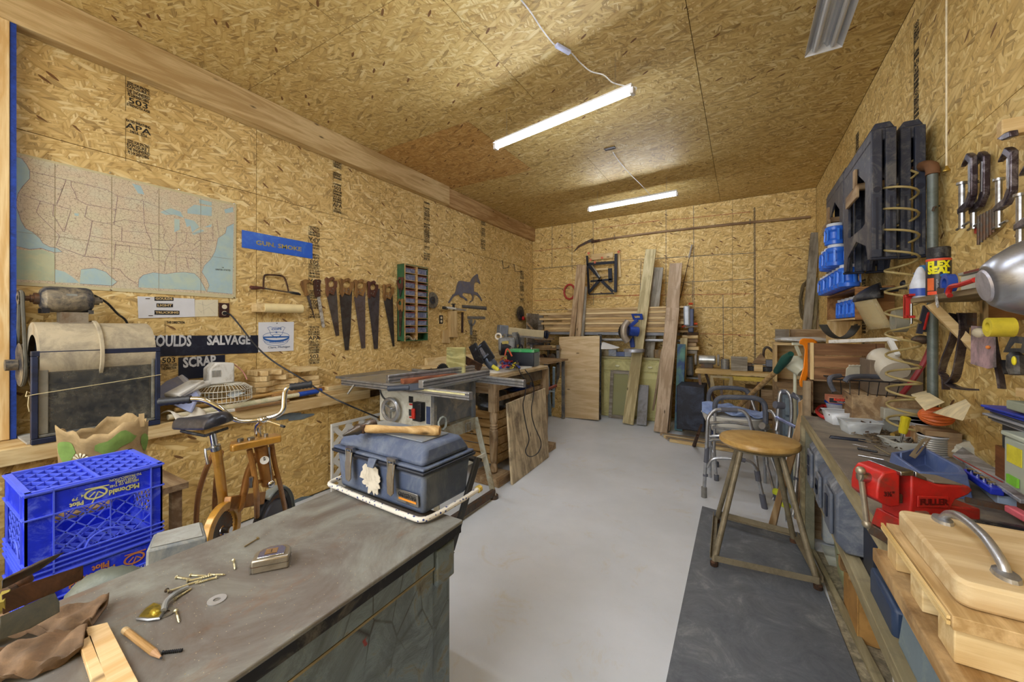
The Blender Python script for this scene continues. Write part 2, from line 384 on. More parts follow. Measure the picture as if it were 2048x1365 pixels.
# walls
wl = struct('wall_left',MB().bx(-.12,-.014,YF,YB + .12,0,ZC),backing)
ys = [-3.27,-2.05,-.83,.38,1.60,2.82,4.04,5.26,YB]
cells = [(ys[i],ys[i + 1],0,2.44) for i in range(8)] + [(a,b_,2.44,ZC) for a,b_ in zip([-3.4,-.83,1.60,2.82,4.04,5.26],[-.83,1.60,2.82,4.04,5.26,YB])]
paneled(wl,'yz',-.014,.014,cells,O_L)
wr = struct('wall_right',MB().bx(XR + .014,XR + .12,YF,YB + .12,0,ZC),backing)
rb = [(a,b_,0,2.2) for a,b_ in zip([-3.2,-.78,.22,1.44,2.66,3.88,5.1],[-.78,.22,1.44,2.66,3.88,5.1,YB])] + [(a,b_,2.2,ZC) for a,b_ in zip([-3.2,.1,1.98,3.62,4.6],[.1,1.98,3.62,4.6,YB])]
paneled(wr,'yz',XR + .014,-.014,rb,O_R)
wb = struct('wall_back',MB().bx(-.12,XR + .12,YB + .014,YB + .12,0,ZC),backing)
xb = [0,.78,2.0,3.2,XR]
paneled(wb,'xz',YB + .014,-.014,[(xb[i],xb[i + 1],0,2.44) for i in range(4)] + [(0,1.22,2.44,ZC),(1.22,3.2,2.44,ZC),(3.2,XR,2.44,ZC)],O_B)
wf = struct('wall_front',MB().bx(-.12,XR + .12,YF - .12,YF,0,ZC),O_B)
# ceiling: sheets laid with their long side across the room, one reddish sheet
cl = struct('ceiling',MB().bx(-.12,XR + .12,YF,YB + .12,ZC + .014,ZC + .1),backing)
cx_ = [-.02,.66,3.1,XR + .02]
rows = []
seam = {0: [.0,1.15,XR],1: [.0,2.37,XR],2: [0,1.2,3.0,XR]}
yy = [YF,-2.17,-.95,.28,1.5,2.72,3.94,5.16,YB]
cc = []; red = {}
for i in range(8):
 for a,b_ in (((0,1.25),(1.25,3.05),(3.05,XR)) if i % 2 else ((0,1.9),(1.9,3.05),(3.05,XR))):
  if i in (5,) and a == 0: red[len(cc)] = O_CR
  cc.append((a,b_,yy[i],yy[i + 1]))
paneled(cl,'xy',ZC,.014,cc,O_C,red)
# timber plate along the top of the left wall, a second length joined behind it
M_beam = wood('d8bf8f','b89a68','y'); M_beam2 = wood('c9a777','a58052','y')
yj = PX(900,378,.09).y
struct('trim_1',MB().bx(0.001,.085,YF + .01,yj,ZC - .235,ZC - .001),M_beam,bevel=.004)
struct('trim_2',MB().bx(0.001,.055,yj + .002,YB - .001,ZC - .235,ZC - .001),M_beam2,bevel=.004)
# snapped chalk lines on the back wall (print)
M_chalkr = mt('a8563c',.9); M_chalkb = mt('54585a',.9)
def chalk(pts,m,name):
 mb = MB()
 for (x0,y0,x1,y1) in pts: mb.bar(PY(x0,y0,YB - .0005),PY(x1,y1,YB - .0005),.0006,.007,(0,0,1))
 o = struct(name,mb,m,wb)
chalk([(1068,503,1146,494),(1187,458,1320,441),(1344,440,1500,424),(1068,602,1280,590),(1230,592,1500,588),(1400,668,1510,671),(1068,655,1140,652)],M_chalkr,'chalk_line')
chalk([(1067,538,1170,530),(1240,521,1510,506),(1068,578,1140,577),(1235,571,1510,558),(1390,616,1510,615),(1068,622,1160,618),(1104,450,1104,535),(1144,444,1144,540),(1186,438,1187,610),(1282,522,1280,590),
       (1332,420,1332,640),(1387,412,1388,640),(1446,590,1447,780),(1385,560,1385,616)],M_chalkb,'chalk_line')
chalk([(1510,415,1511,735)],M_black,'chalk_line')
chalk([(1508,415,1509,735)],M_black,'chalk_line')
# grade stamps printed on the boards
M_ink = mt('2d2a26',.9,0,.4)
stamp_lines = ['RATED SHEATHING','APA','24/16  7/16','SIZED FOR SPACING','EXPOSURE 1','THE ENGINEERED','PS 2-04 SHEATHING','503','STRENGTH AXIS','THIS DIRECTION','24 OC  16 OC','HUD-UM-40C']
def stamp(root,side,px0,py0,px1,py1,flip=False,seed=0):
 """a column of print between two heights on a wall; px0/px1 its sides"""
 if side == 'L': a = PX(px0,py0,.0006); b_ = PX(px1,py0,.0006); zt = a.z; zb = PX(px0,py1,.0006).z; ex = V((0,1,0))
 elif side == 'R': a = PX(px1,py0,XR - .0006); b_ = PX(px0,py0,XR - .0006); ex = V((0,-1,0)); a,b_ = PX(px0,py0,XR - .0006),PX(px1,py0,XR - .0006); zt = a.z; zb = PX(px0,py1,XR - .0006).z
 wdt = abs(b_.y - a.y); mid = (a + b_) / 2; rr = random.Random(seed); z = zt; mb = MB(); up = V((0,0,-1)) if flip else V((0,0,1)); exx = -ex if flip else ex
 k = rr.randrange(12); mb.bar(V((a.x,a.y,zt)),V((a.x,a.y,zb)),.002,.0006,(0,1,0))
 while z - .03 > zb:
  s = stamp_lines[k % 12]; k += 1; size = .05 if s in ('APA','503') else rr.uniform(.022,.03)
  if z - size < zb: break
  t = text_mb(s,size,frame(V((mid.x,mid.y,z - size / 2)),exx,up),0.0002,sx=min(1.6,wdt / (len(s) * size * .62)),bold=.0008)
  mb.v,mb.f = mb.v,mb.f; n = len(mb.v); mb.v += t.v; mb.f += [tuple(i + n for i in f) for f in t.f]
  z -= size * .85
  if rr.random() < .3: mb.box((mid.x,mid.y,z + .002),(.0005,wdt,.002)); z -= .004
  if rr.random() < .12: z -= .04
 struct('printed_stamp',mb,M_ink,wl if side == 'L' else wr)
stamp(wl,'L',251,140,302,222,False,1); stamp(wl,'L',251,236,302,322,False,2)
stamp(wl,'L',666,313,684,336,True,3); stamp(wl,'L',666,342,684,430,False,4)
stamp(wl,'L',617,450,640,640,True,5); stamp(wl,'L',617,652,640,736,False,6)
stamp(wl,'L',848,402,860,523,False,7); stamp(wl,'L',962,440,971,502,False,8); stamp(wl,'L',1040,540,1048,606,False,9)
stamp(wl,'L',330,642,372,668,False,10); stamp(wl,'L',320,715,355,750,False,11); stamp(wl,'L',940,660,955,700,False,14)
stamp(wr,'R',1828,50,1838,330,False,12); stamp(wr,'R',1712,270,1718,330,False,13); stamp(wr,'R',1724,560,1732,730,False,15)
# post at the left edge with a blue painted strip
struct('trim_3',MB().bx(.001,.09,.16,.384,.803,2.953),wood('ecd3a0','d3ac70','z'),bevel=.003)
struct('trim_4',MB().bx(.001,.085,.386,.406,.803,2.953),mt('20429e',.6,0,.3,'173070',.3,60))
# low boxed-out wall and its ledge
lw = struct('wall_low',MB().bx(.002,.286,YF + .01,4.6,0.001,.78),backing)
paneled(lw,'yz',.286,.014,[(a,b_,0.01,.72) for a,b_ in zip([-2.2,-.4,.85,1.52,2.02,3.22],[-.4,.85,1.52,2.02,3.22,4.6])],osb('yz',(1,.94,.82)))
struct('trim_5',MB().bx(.301,.339,YF + .02,2.42,.722,.802),M_pine_y,bevel=.003)
struct('trim_6',MB().bx(.002,.300,YF + .02,4.6,.782,.80),wood('d9c08f','b7955f','y'))

# ---------------------------------------------------------------- lamps
M_tube = emis('eaf2ff',TUBE_POWER); M_lampbody = mt('e6e7ea',.35,0,.04); M_cord = mt('dfe0e2',.5)
def tube_lamp(p0,p1,label,cat='light',group='hanging tube lights',power=M_tube):
 p0,p1 = V(p0),V(p1); c = (p0 + p1) / 2; d = (p1 - p0); L = d.length; rz = math.atan2(d.y,d.x)
 t = thing('tube_light',label,cat,c,rz,group)
 part('housing',MB().bx(-L / 2,L / 2,-.018,.018,.028,.06),M_lampbody,t,bevel=.003)
 mb = MB()
 for s in (-1,1): mb.slab([(-L / 2,s * .012,.034),(L / 2,s * .012,.034),(L / 2,s * .04,.032),(-L / 2,s * .04,.032)],(0,0,.002))
 part('reflector',mb,M_lampbody,t)
 part('tube',MB().tube([(-L / 2 + .01,0,.005),(L / 2 - .01,0,.005)],.013,10),power,t)
 for s in (-1,1):
  part('end_cap',MB().bx(s * L / 2 - .012,s * L / 2 + .012,-.02,.02,-.01,.03),M_lampbody,t)
  mb = MB(); zc = ZC - c.z; n = int(zc / .02)
  for k in range(n):
   z = .06 + (zc - .06) * k / n; z2 = .06 + (zc - .06) * (k + 1) / n
   ww = (.004,0) if k % 2 else (0,.004)
   mb.tube([(s * (L / 2 - .12) - ww[0],-ww[1],z),(s * (L / 2 - .12) - ww[0],-ww[1],z2)],.0008,4).tube([(s * (L / 2 - .12) + ww[0],ww[1],z),(s * (L / 2 - .12) + ww[0],ww[1],z2)],.0008,4)
  part('chain',mb,M_steel,t)
 return t
tube_lamp(PZ(992,297,2.9),PZ(1265,186,2.9),'lit tube light hanging on chains nearest the camera, before the far one')
tube_lamp(PZ(1178,422,2.95),PZ(1354,390,2.95),'lit tube light hanging on chains just in front of the back wall')
tube_lamp((1.7,1.0,2.9),(2.9,1.0,2.9),'lit tube light hanging over the steel cabinet, behind the picture edge')
tube_lamp((1.5,-2.1,2.9),(2.7,-2.1,2.9),'lit tube light hanging in the bay behind the camera')
# cords
pts = [PZ(1036,-8,ZC - .012),PZ(1062,25,ZC - .012),PZ(1085,60,ZC - .012),PZ(1112,92,ZC - .012),PZ(1140,104,ZC - .02),PZ(1160,125,ZC - .03),PZ(1182,143,ZC - .06),PZ(1207,150,ZC - .08),PZ(1225,165,3.05),PZ(1250,172,3.0),PZ(1272,175,2.95),PZ(1268,184,2.93)]
t = thing('lamp_cord','white cord running over the ceiling to the nearest tube light, with an inline plug','cord',pts[0])
part('cord',MB().tube(smoothpts(pts,5),.0045,6),M_cord,t,True)
part('plug',MB().bar(PZ(1112,90,ZC - .016),PZ(1140,106,ZC - .02),.03,.022),mt('b9c0dd',.5),t,True,bevel=.005)
pts = [PZ(1226,305,ZC - .01),PZ(1240,325,ZC - .01),PZ(1262,350,ZC - .02),PZ(1284,372,ZC - .1),PZ(1302,392,2.99)]
solo('lamp_cord',MB().tube(smoothpts(pts,5),.004,6),M_cord,'thin white cord dropping from a ceiling box to the far tube light','cord')
# unlit twin-tube fixture
fx0,fx1 = 3.63,3.80; t = thing('strip_light','unlit white twin tube fixture mounted near the right wall ceiling','light',(3.715,2.2,2.95))
mb = MB(); prof = [(fx0,2.95),(fx0 + .03,2.985),(fx0 + .07,2.97),(fx0 + .085,3.0),(fx0 + .1,2.97),(fx1 - .03,2.985),(fx1,2.95)]
for i in range(6):
 (xa,za),(xb_,zb_) = prof[i],prof[i + 1]; mb.slab([(xa,1.6,za),(xb_,1.6,zb_),(xb_,2.8,zb_),(xa,2.8,za)],(0,0,.004))
part('reflector',mb,mt('cfd2d8',.4,0,.05),t,True)
part('housing',MB().bx(fx0 + .05,fx1 - .05,1.62,2.78,2.99,3.05),M_lampbody,t,True)
for s in (.045,.125): part('tube',MB().tube([(fx0 + s,1.63,2.958),(fx0 + s,2.77,2.958)],.013,10),mt('c4c8cf',.25,0,.03),t,True)
for y in (1.6,2.8): part('end_plate',MB().prism([(0,0),(.17,0),(.13,.05),(.04,.05)],.006,frame((fx0,y,2.945),(1,0,0),(0,0,1))),M_lampbody,t,True)
for y in (1.8,2.6): part('chain',MB().tube([(3.715,y,3.05),(3.715,y,ZC)],.0015,4),M_steel,t,True)
# pull cord on the right wall
a = PX(1889,0,XR - .05); b_ = PX(1893,332,XR - .05); t = thing('pull_cord','white pull cord with a brass bell end hanging before the right wall','cord',b_)
part('cord',MB().tube([V((b_.x,b_.y,ZC)),b_],.0035,6),mt('e6dcc0',.7),t,True)
part('bell_end',MB().lathe([(.004,0),(.007,-.01),(.013,-.02),(.013,-.024),(0,-.024)],b_,n=12),mt('b79a4a',.35,.8),t,True)
# ceiling box, small marks
p = PZ(1220,297,ZC); t = thing('ceiling_box','dark open junction box cut into the ceiling above the far light cord','outlet',p)
part('rim',MB().bx(-.055,.055,-.03,-.024,-.006,0).bx(-.055,.055,.024,.03,-.006,0).bx(-.055,-.049,-.03,.03,-.006,0).bx(.049,.055,-.03,.03,-.006,0),M_iron,t)
part('recess',MB().bx(-.05,.05,-.026,.026,-.003,0),M_black,t)
# ================================================================ THINGS ON THE LEFT WALL
def wp(pxs,x=.002,th=.004,m=None):
 """outline seen on the left wall, as a plate of real thickness lying against it"""
 pts = [PX(a,b_,x + th) - V((th,0,0)) for a,b_ in pxs]
 return MB().slab(pts,(th,0,0))
def wmid(pxs,x=.002): 
 a = [PX(p,q,x) for p,q in pxs]; return sum(a,V()) / len(a)
def wtext(body,px0,py0,px1,py1,x,h,bold=.0,m=None,parent=None,name='lettering',sp=1.0):
 a = PX(px0,py0,x); b_ = PX(px1,py1,x); d = (b_ - a); mid = (a + b_) / 2
 t = text_mb(body,h,Matrix(),.0004,bold=bold,sp=sp); wd = max(p.x for p in t.v) - min(p.x for p in t.v)
 k = d.length / wd; cx = (max(p.x for p in t.v) + min(p.x for p in t.v)) / 2; cy = (max(p.y for p in t.v) + min(p.y for p in t.v)) / 2
 t.xf(frame(mid,d,(0,0,1)) @ Matrix.Diagonal((k,1,1,1)) @ Matrix.Translation((-cx,-cy,0)))
 return part(name,t,m,parent,True)
# ---- wall map
S_ = .2491
def C(p): return (p[0] * S_,280 + p[1] * S_)
t = thing('wall_map','large folded paper map of the United States pinned to the left wall','map',wmid([C((100,1170)),C((1890,1270))]))
mpap,nt,b = newmat('map_paper'); vec = coords(nt,False)
vo = nd(nt,'ShaderNodeTexVoronoi',i_Scale=55,feature='DISTANCE_TO_EDGE'); nw = nd(nt,'ShaderNodeTexNoise',i_Scale=40,i_Detail=3); nt.links.new(vec,nw.inputs['Vector'])
vm = nd(nt,'ShaderNodeVectorMath',operation='SCALE'); vm.inputs['Scale'].default_value = .03; nt.links.new(nw.outputs['Color'],vm.inputs[0])
va = nd(nt,'ShaderNodeVectorMath',operation='ADD'); nt.links.new(vec,va.inputs[0]); nt.links.new(vm.outputs[0],va.inputs[1]); nt.links.new(va.outputs[0],vo.inputs['Vector'])
n1 = nd(nt,'ShaderNodeTexNoise',i_Scale=6,i_Detail=3); nt.links.new(vec,n1.inputs['Vector'])
cc = ramp(nt,[(.35,'cfc6a8'),(.5,'d0c0a6'),(.65,'cdc7ae')],n1.outputs[0]).outputs[0]
cc = mixc(nt,ramp(nt,[(0.0,(1,1,1,1)),(.05,(0,0,0,1))],vo.outputs[0]).outputs[0],cc,srgb('9c8a78'))
nt.links.new(cc,b.inputs['Base Color']); b.inputs['Roughness'].default_value = .7; b.inputs['Specular IOR Level'].default_value = .2
M_sea = mt('a5bfc6',.7,0,.08,'b8c8b8',.3,8); M_edge = mt('c6bd98',.8,0,.08)
part('margin',wp([C(p) for p in [(100,92),(1898,515),(1893,1275),(112,1165)]],.001,.003),M_edge,t,True)
part('sheet',wp([C(p) for p in [(112,112),(1885,530),(1875,1248),(118,1138)]],.0042,.0006),mpap,t,True)
seas = {'west coast': [(116,128),(175,150),(215,200),(240,250),(240,310),(180,375),(145,430),(125,520),(150,590),(170,650),(205,710),(260,740),(320,790),(345,830),(400,860),(460,870),(500,900),(440,905),(330,870),(240,880),(118,850)],
 'a': [(440,1040),(520,1060),(580,1100),(640,1150),(440,1145)],'b': [(650,1040),(760,1030),(850,1060),(890,1100),(940,1140),(900,1172),(640,1156)],
 'gulf': [(1110,1185),(1115,1120),(1150,1085),(1230,1065),(1330,1078),(1400,1066),(1480,1062),(1560,1072),(1600,1110),(1640,1180),(1655,1212)],
 'east': [(1876,672),(1820,700),(1810,750),(1750,790),(1740,840),(1725,900),(1690,960),(1640,1010),(1620,1060),(1660,1120),(1680,1170),(1660,1220),(1866,1238)],
 'sup': [(1285,580),(1370,548),(1450,578),(1475,625),(1400,600),(1330,602)],'mich': [(1400,632),(1442,640),(1442,720),(1400,742)],'hur': [(1480,630),(1560,650),(1600,700),(1542,742),(1530,690),(1500,700)],
 'erie': [(1540,752),(1610,718),(1642,730),(1560,764)],'ont': [(1640,702),(1700,676),(1695,700)],'inset': [(1505,560),(1560,520),(1700,540),(1700,612),(1505,590)],'inset2': [(1600,478),(1700,500),(1700,530),(1600,510)],'man': [(1060,350),(1130,370),(1160,440),(1110,430)],'maine': [(1800,560),(1870,540),(1874,580),(1810,590)],'salt': [(596,588),(634,592),(630,612),(600,608)]}
for k,pl in seas.items(): part('sea',wp([C(p) for p in pl],.005,.0005),M_sea,t,True)
part('inset',wp([C(p) for p in [(122,880),(240,888),(330,880),(436,915),(440,1135),(122,1120)]],.005,.0004),mt('bfc3a2',.7,0,.1,'a8bda8',.4,12),t,True)
lines = [[(240,250),(300,265),(530,320),(860,400),(940,450),(1150,490)],[(270,330),(390,370),(495,400)],[(530,320),(500,400),(455,520)],[(165,435),(320,490),(430,520),(570,560)],
 [(570,330),(570,370),(600,420),(620,480),(700,520),(930,560)],[(325,490),(290,580),(480,770)],[(570,560),(515,740)],[(700,530),(680,620),(740,650),(905,680)],[(740,650),(720,770),(930,810)],
 [(945,450),(915,680)],[(940,545),(1150,580)],[(915,660),(1000,640),(1160,670)],[(910,680),(980,700),(975,810)],[(980,730),(1180,745)],[(930,810),(1210,845)],[(720,770),(680,935),(905,960)],[(930,815),(915,960)],
 [(930,845),(1040,850),(1040,905),(1220,950)],[(1150,490),(1155,620),(1160,680),(1180,745),(1210,800),(1215,880),(1235,970),(1330,975)],[(1220,875),(1350,885)],[(1160,665),(1300,680)],[(1180,745),(1300,760)],
 [(1300,680),(1330,730),(1310,790),(1350,850),(1370,880),(1330,970),(1320,1050)],[(1415,740),(1415,830),(1370,880)],[(1410,745),(1710,750)],[(1500,750),(1490,820),(1415,860)],[(1490,820),(1560,840),(1610,800),(1600,750)],
 [(1360,885),(1700,890)],[(1410,895),(1415,1060)],[(1490,935),(1520,1050)],[(1540,935),(1620,1010)],[(1330,935),(1660,960)],[(1600,810),(1740,810)],[(1540,890),(1600,850),(1700,880)],
 [(480,770),(450,850),(680,935),(790,945),(850,1020),(880,1030),(960,1040),(1010,1100),(1110,1165)],[(1150,490),(1280,545),(1370,600)],[(1740,640),(1760,780)],[(1710,680),(1710,800)],[(430,520),(425,600),(510,740)]] + [v_ for v_ in seas.values() if len(v_) > 6]
mb = MB()
for ln in lines:
 for p,q in zip(ln,ln[1:]): mb.bar(PX(*C(p),.0058),PX(*C(q),.0058),.0016,.0003,(1,0,0))
part('borders',mb,mt('8a6f7c',.8),t,True)
mb = MB()
for x_ in (440,895,1275,1612): mb.bar(PX(*C((x_,112 + (x_ - 112) * .236)),.0062),PX(*C((x_,1140 + (x_ - 118) * .062)),.0062),.0018,.0004,(1,0,0))
mb.bar(PX(*C((118,735)),.0062),PX(*C((1880,960)),.0062),.0016,.0004,(1,0,0))
part('fold',mb,mt('9a8f76',.8),t,True)
wtext('UNITED STATES',1730 * S_,280 + 1040 * S_,1850 * S_,280 + 1048 * S_,.006,.018,m=M_ink,parent=t); wtext('THE',1780 * S_,280 + 1024 * S_,1798 * S_,280 + 1026 * S_,.006,.01,m=M_ink,parent=t)
mb = MB()
for p in [(885,262),(1440,398),(1880,512),(890,1205),(1880,1268)]: mb.ball(PX(*C(p),.006),.006,(.5,1,1),8)
part('pin',mb,M_chrome,t,True)
# ---- signs
def sign(name,pts,m,label,cat='sign',x=.002,th=.003,bevel=0):
 t = thing(name,label,cat,wmid(pts)); part('panel',wp(pts,x,th),m,t,True,bevel=bevel); return t
t = sign('wall_sign',[(484,460),(625,487),(625,518),(484,495)],mt('1f5ccc',.35,0,.06,'4c7fd6',.1),'blue rectangular sign reading GUN. SMOKE on the left wall')
wtext('GUN. SMOKE',512,485,603,499,.0055,.05,.0012,mt('a99a58',.6),t)
M_sgn = mt('1c2133',.4,0,.15,'3a3f50',.1); M_let = mt('c9ccd2',.5)
t = sign('wall_sign',[(250,672),(516,671),(516,706),(250,716)],M_sgn,'long black sign reading GOULDS SALVAGE in pale capitals'); wtext('GOULDS',294,682,383,682,.0055,.105,.0035,M_let,t); wtext('SALVAGE',414,681,501,680,.0055,.095,.0035,M_let,t)
t = sign('wall_sign',[(357,716),(450,710),(450,752),(357,760)],M_sgn,'short black sign reading SCRAP below the long black sign'); wtext('SCRAP',366,726,432,720,.0055,.095,.0035,M_let,t)
t = sign('licence_plate',[(275,593),(389,598),(390,634),(277,637)],mt('d5d8e0',.35,0,.04),'white plate with black labels reading GOULDS LIGHT TRUCKING','plate')
for s_,a_,b_,c_,d_,e_,f_ in (('GOULDS',309,594,347,602,597.5,598),('LIGHT',313,607,346,615,611,611.2),('TRUCKING',309,621,359,630,625.5,625.5)):
 part('label_strip',wp([(a_,b_),(c_,b_ + 1),(c_,d_),(a_,d_)],.0055,.0006),M_black,t,True); wtext(s_,a_ + 2,e_,c_ - 2,f_,.0068,.02,.0006,mt('cdb583',.5),t)
part('slot',wp([(291,597),(300,597),(300,598.5),(291,598.5)],.0055,.0004),M_iron,t,True); part('slot',wp([(297,631),(306,631),(306,632.5),(297,632.5)],.0055,.0004),M_iron,t,True)
t = sign('paper_note',[(390,600),(436,600),(436,633),(390,634)],mt('d6cfb6',.8,0,.06),'faded line drawing on cream paper beside the dark outlet','paper')
mb = MB()
for p,q in (((396,606),(412,612)),((412,612),(430,604)),((400,625),(418,615)),((418,615),(430,628)),((396,618),(404,626)),((405,603),(408,630))): mb.bar(PX(*p,.0056),PX(*q,.0056),.0012,.0003,(1,0,0))
part('drawing',mb,mt('a8a595',.8),t,True)
# doughnut poster
t = sign('poster',[(517,645),(588,644),(587,702),(517,705)],mt('dfe3ec',.6,0,.03),'white poster with a blue shield on a doughnut and Clare, Michigan','poster')
M_db = mt('2f63ad',.6); c0 = PX(553,674,.006); 
def el(ry,rz,n=28,a0=0,a1=2 * math.pi,dz=0,dy=0): return [c0 + V((0,dy + ry * math.cos(a0 + (a1 - a0) * k / n),dz + rz * math.sin(a0 + (a1 - a0) * k / n))) for k in range(n + 1)]
def stroke(pts,w_=.0028,x=0):
 q = MB()
 for a,b_ in zip(pts,pts[1:]): q.bar(a,b_,w_,.0004,(1,0,0))
 return q
art = [el(.105,.034,dz=.005),el(.105,.034,20,math.pi,2 * math.pi,dz=-.02),el(.095,.038,20,math.pi,2 * math.pi,dz=-.034),el(.035,.01,dz=.01)]
art += [[c0 + V((0,a,b_)) for a,b_ in ((-.07,.075),(-.05,.085),(-.025,.075),(0,.08),(.025,.075),(.05,.085),(.07,.075),(.055,.05),(.045,.02),(0,-.01),(-.045,.02),(-.055,.05),(-.07,.075))]]
mb = MB()
for a in art: q = stroke(a); mb.add(q.v,q.f)
mb.ringpoly(el(.105,.036,20,math.pi,2 * math.pi,dz=-.008),el(.105,.034,20,math.pi,2 * math.pi,dz=.004),(.0004,0,0))
part('emblem',mb,M_db,t,True)
wtext('COPS',543,659,563,658,.0065,.022,.0006,M_db,t); wtext('&',551,665,555,665,.0065,.018,.0004,M_db,t); wtext('DOUGHNUTS',539,684,567,683,.0065,.018,.0006,M_db,t)
wtext('Clare, Michigan',536,696,580,694,.0065,.024,.0,mt('5a6a86',.7),t); part('pin',MB().ball(PX(554,647,.006),.004),M_black,t,True)
# ---- wall outlets
def outlet(pts,recs,label,m=mt('3a1f1c',.4,0,.1)):
 t = sign('wall_outlet',pts,m,label,'outlet',.002,.006,.002)
 for (x_,y_) in recs:
  c = PX(x_,y_,.008); part('receptacle',MB().cyl(c,c + V((.002,0,0)),.017,16),mt('d9cfb4',.5,0,.05),t,True)
 return t
outlet([(438,606),(459,607),(459,635),(438,635)],[(449,614),(449,627)],'dark brown outlet plate with a black cord plugged in')
outlet([(879,631),(886,631),(886,648),(879,648)],[(882.5,636),(882.5,643)],'black outlet plate with two pale sockets between blade and timber block',M_black)
pts = [PX(453,627,.04),PX(462,631,.08),PX(480,652,.15),PX(510,690,.3),PX(545,722,.45),PX(600,756,.65),PX(650,788,.9),PX(700,812,1.05),PX(757,836,1.0)]
t = thing('power_cord','black power cord running from the brown outlet down to the table saw','cord',pts[0]); part('cord',MB().tube(smoothpts(pts,6),.0055,6),M_black,t,True)
part('plug',MB().cyl(PX(449,627,.012),PX(453,627,.045),.014,10,.01),M_black,t,True)
# ---- coping saw
t = thing('coping_saw','rusty coping saw with a dark wooden handle below the blue sign','saw',PX(550,580,0))
part('frame',MB().tube(smoothpts([PX(a,b_,.03) for a,b_ in ((527,578),(527,572),(528,555),(533,550),(555,551),(567,554),(573,566),(577,583))],3),.007,8),M_rust,t,True)
part('handle',MB().tube([PX(a,b_,.03) for a,b_ in ((500,573),(504,576),(512,576),(522,576),(528,577))],[.009,.016,.015,.010,.009],10),wood('6b3f33','4a2a22'),t,True)
part('blade',MB().bar(PX(528,577,.03),PX(578,585,.03),.002,.012),M_iron,t,True)
part('tension_end',MB().tube([PX(576,584,.03),PX(585,586,.03),PX(597,588,.03),PX(601,590,.03)],[.007,.011,.012,.007],8),M_black,t,True)
# ---- roll on a block
t = thing('paper_roll','cream roll on a timber block hanging below the coping saw','roll',PX(560,618,.05))
part('block',wp([(513,607),(530,606),(530,625),(513,624)],.004,.08),M_pine,t,True,bevel=.003)
part('roll',MB().cyl(PX(526,616,.06),PX(603,618,.06),.037,20),mt('ead9a6',.7,0,.06),t,True)
# ---- hand saws
HO = [(0,.12),(.12,.02),(.3,.1),(.62,.0),(.78,.08),(.72,.2),(1.0,.22),(1.0,.5),(.86,.62),(.7,.92),(.35,.8),(.2,1.0),(.06,.75),(.1,.4)]
HI = [(.3,.3),(.36,.22),(.42,.2),(.6,.17),(.66,.2),(.7,.24),(.78,.3),(.78,.38),(.74,.44),(.64,.5),(.5,.5),(.4,.52),(.3,.48),(.26,.38)]
M_sawb = [mt('5d5652',.55,.5,.2,'4a3a30',.3,18),mt('4a4644',.55,.5,.2,'3b302a',.35,18),mt('6a5f60',.5,.5,.15,'57483f',.3,18),mt('504c50',.5,.5,.2,'3d3030',.3,18)]
def c6(a,b_): return (560 + a * .2051,480 + b_ * .2051)
def handsaw(hb,blade,hm,bm,label,x=.004):
 t = thing('hand_saw',label,'saw',PX(*c6(*blade[0]),0),group='saws hung on the left wall')
 part('blade',wp([c6(*p) for p in blade],x + .008,.0015),bm,t,True)
 def Q(p): a,b_ = c6(hb[0] + (hb[2] - hb[0]) * p[0],hb[1] + (hb[3] - hb[1]) * p[1]); return PX(a,b_,x)
 part('handle',MB().ringpoly([Q(p) for p in HO],[Q(p) for p in HI],(.02,0,0)),hm,t,True,bevel=.003)
 mb = MB()
 for p in ((.5,.72),(.32,.68),(.6,.6)): q = Q(p); mb.cyl(q,q + V((.023,0,0)),.006,8)
 part('rivets',mb,M_steel,t,True)
 return t
Hb = wood('7a5236','5a3a28','z'); Ho = wood('9a7442','6f4f2c','z'); Hr = wood('6a4236','4c2c22','z')
handsaw((432,360,548,560),[(452,530),(545,425),(560,600),(578,935),(545,940)],Hb,M_sawb[0],'hand saw with brown handle and short blade, third tool in the saw row')
handsaw((568,372,712,560),[(580,540),(706,450),(690,850),(670,1075),(635,1078),(612,900)],Ho,M_sawb[1],'longest dark hand saw, hung left of the two purplish-bladed ones')
handsaw((710,382,838,570),[(722,560),(832,470),(832,1055),(795,1062)],Ho,M_sawb[2],'hand saw with a tan handle and brownish purple blade')
handsaw((843,398,948,580),[(856,570),(940,480),(973,475),(955,1062),(918,1066)],Hr,M_sawb[3],'hand saw with a reddish cracked handle and near black square-heeled blade')
handsaw((992,428,1102,600),[(1012,590),(1098,505),(1118,1035),(1100,1042)],Ho,M_sawb[1],'narrow hand saw with pale handle just left of the green cabinet')
t = thing('pruning_saw','thin keyhole saw with a hooked tan handle at the row start','saw',PX(620,600,0),group='saws hung on the left wall')
part('handle',wp([c6(*p) for p in [(215,400),(250,385),(300,392),(312,425),(290,415),(262,430),(262,470),(285,540),(255,550),(225,480),(205,430)]],.004,.02),Ho,t,True,bevel=.002)
part('blade',wp([c6(*p) for p in [(255,540),(283,532),(350,800)]],.012,.0015),M_sawb[0],t,True)
t = thing('pruning_saw','pruning saw with rust-speckled white blade and brown riveted handle','saw',PX(640,600,0),group='saws hung on the left wall')
part('handle',wp([c6(*p) for p in [(335,410),(345,388),(385,385),(405,400),(395,440),(398,550),(355,560),(338,480)]],.004,.02),wood('5a3526','3c241b','z'),t,True,bevel=.002)
part('blade',wp([c6(*p) for p in [(360,555),(392,548),(440,855),(414,856),(404,830)]],.012,.0015),mt('c9c7c0',.5,.2,.1,'5a4536',.35,60),t,True)
mb = MB()
for p in ((368,405),(365,450),(366,490),(385,495),(372,520)): q = PX(*c6(*p),.024); mb.cyl(q,q + V((.003,0,0)),.005,8)
part('rivets',mb,M_steel,t,True)
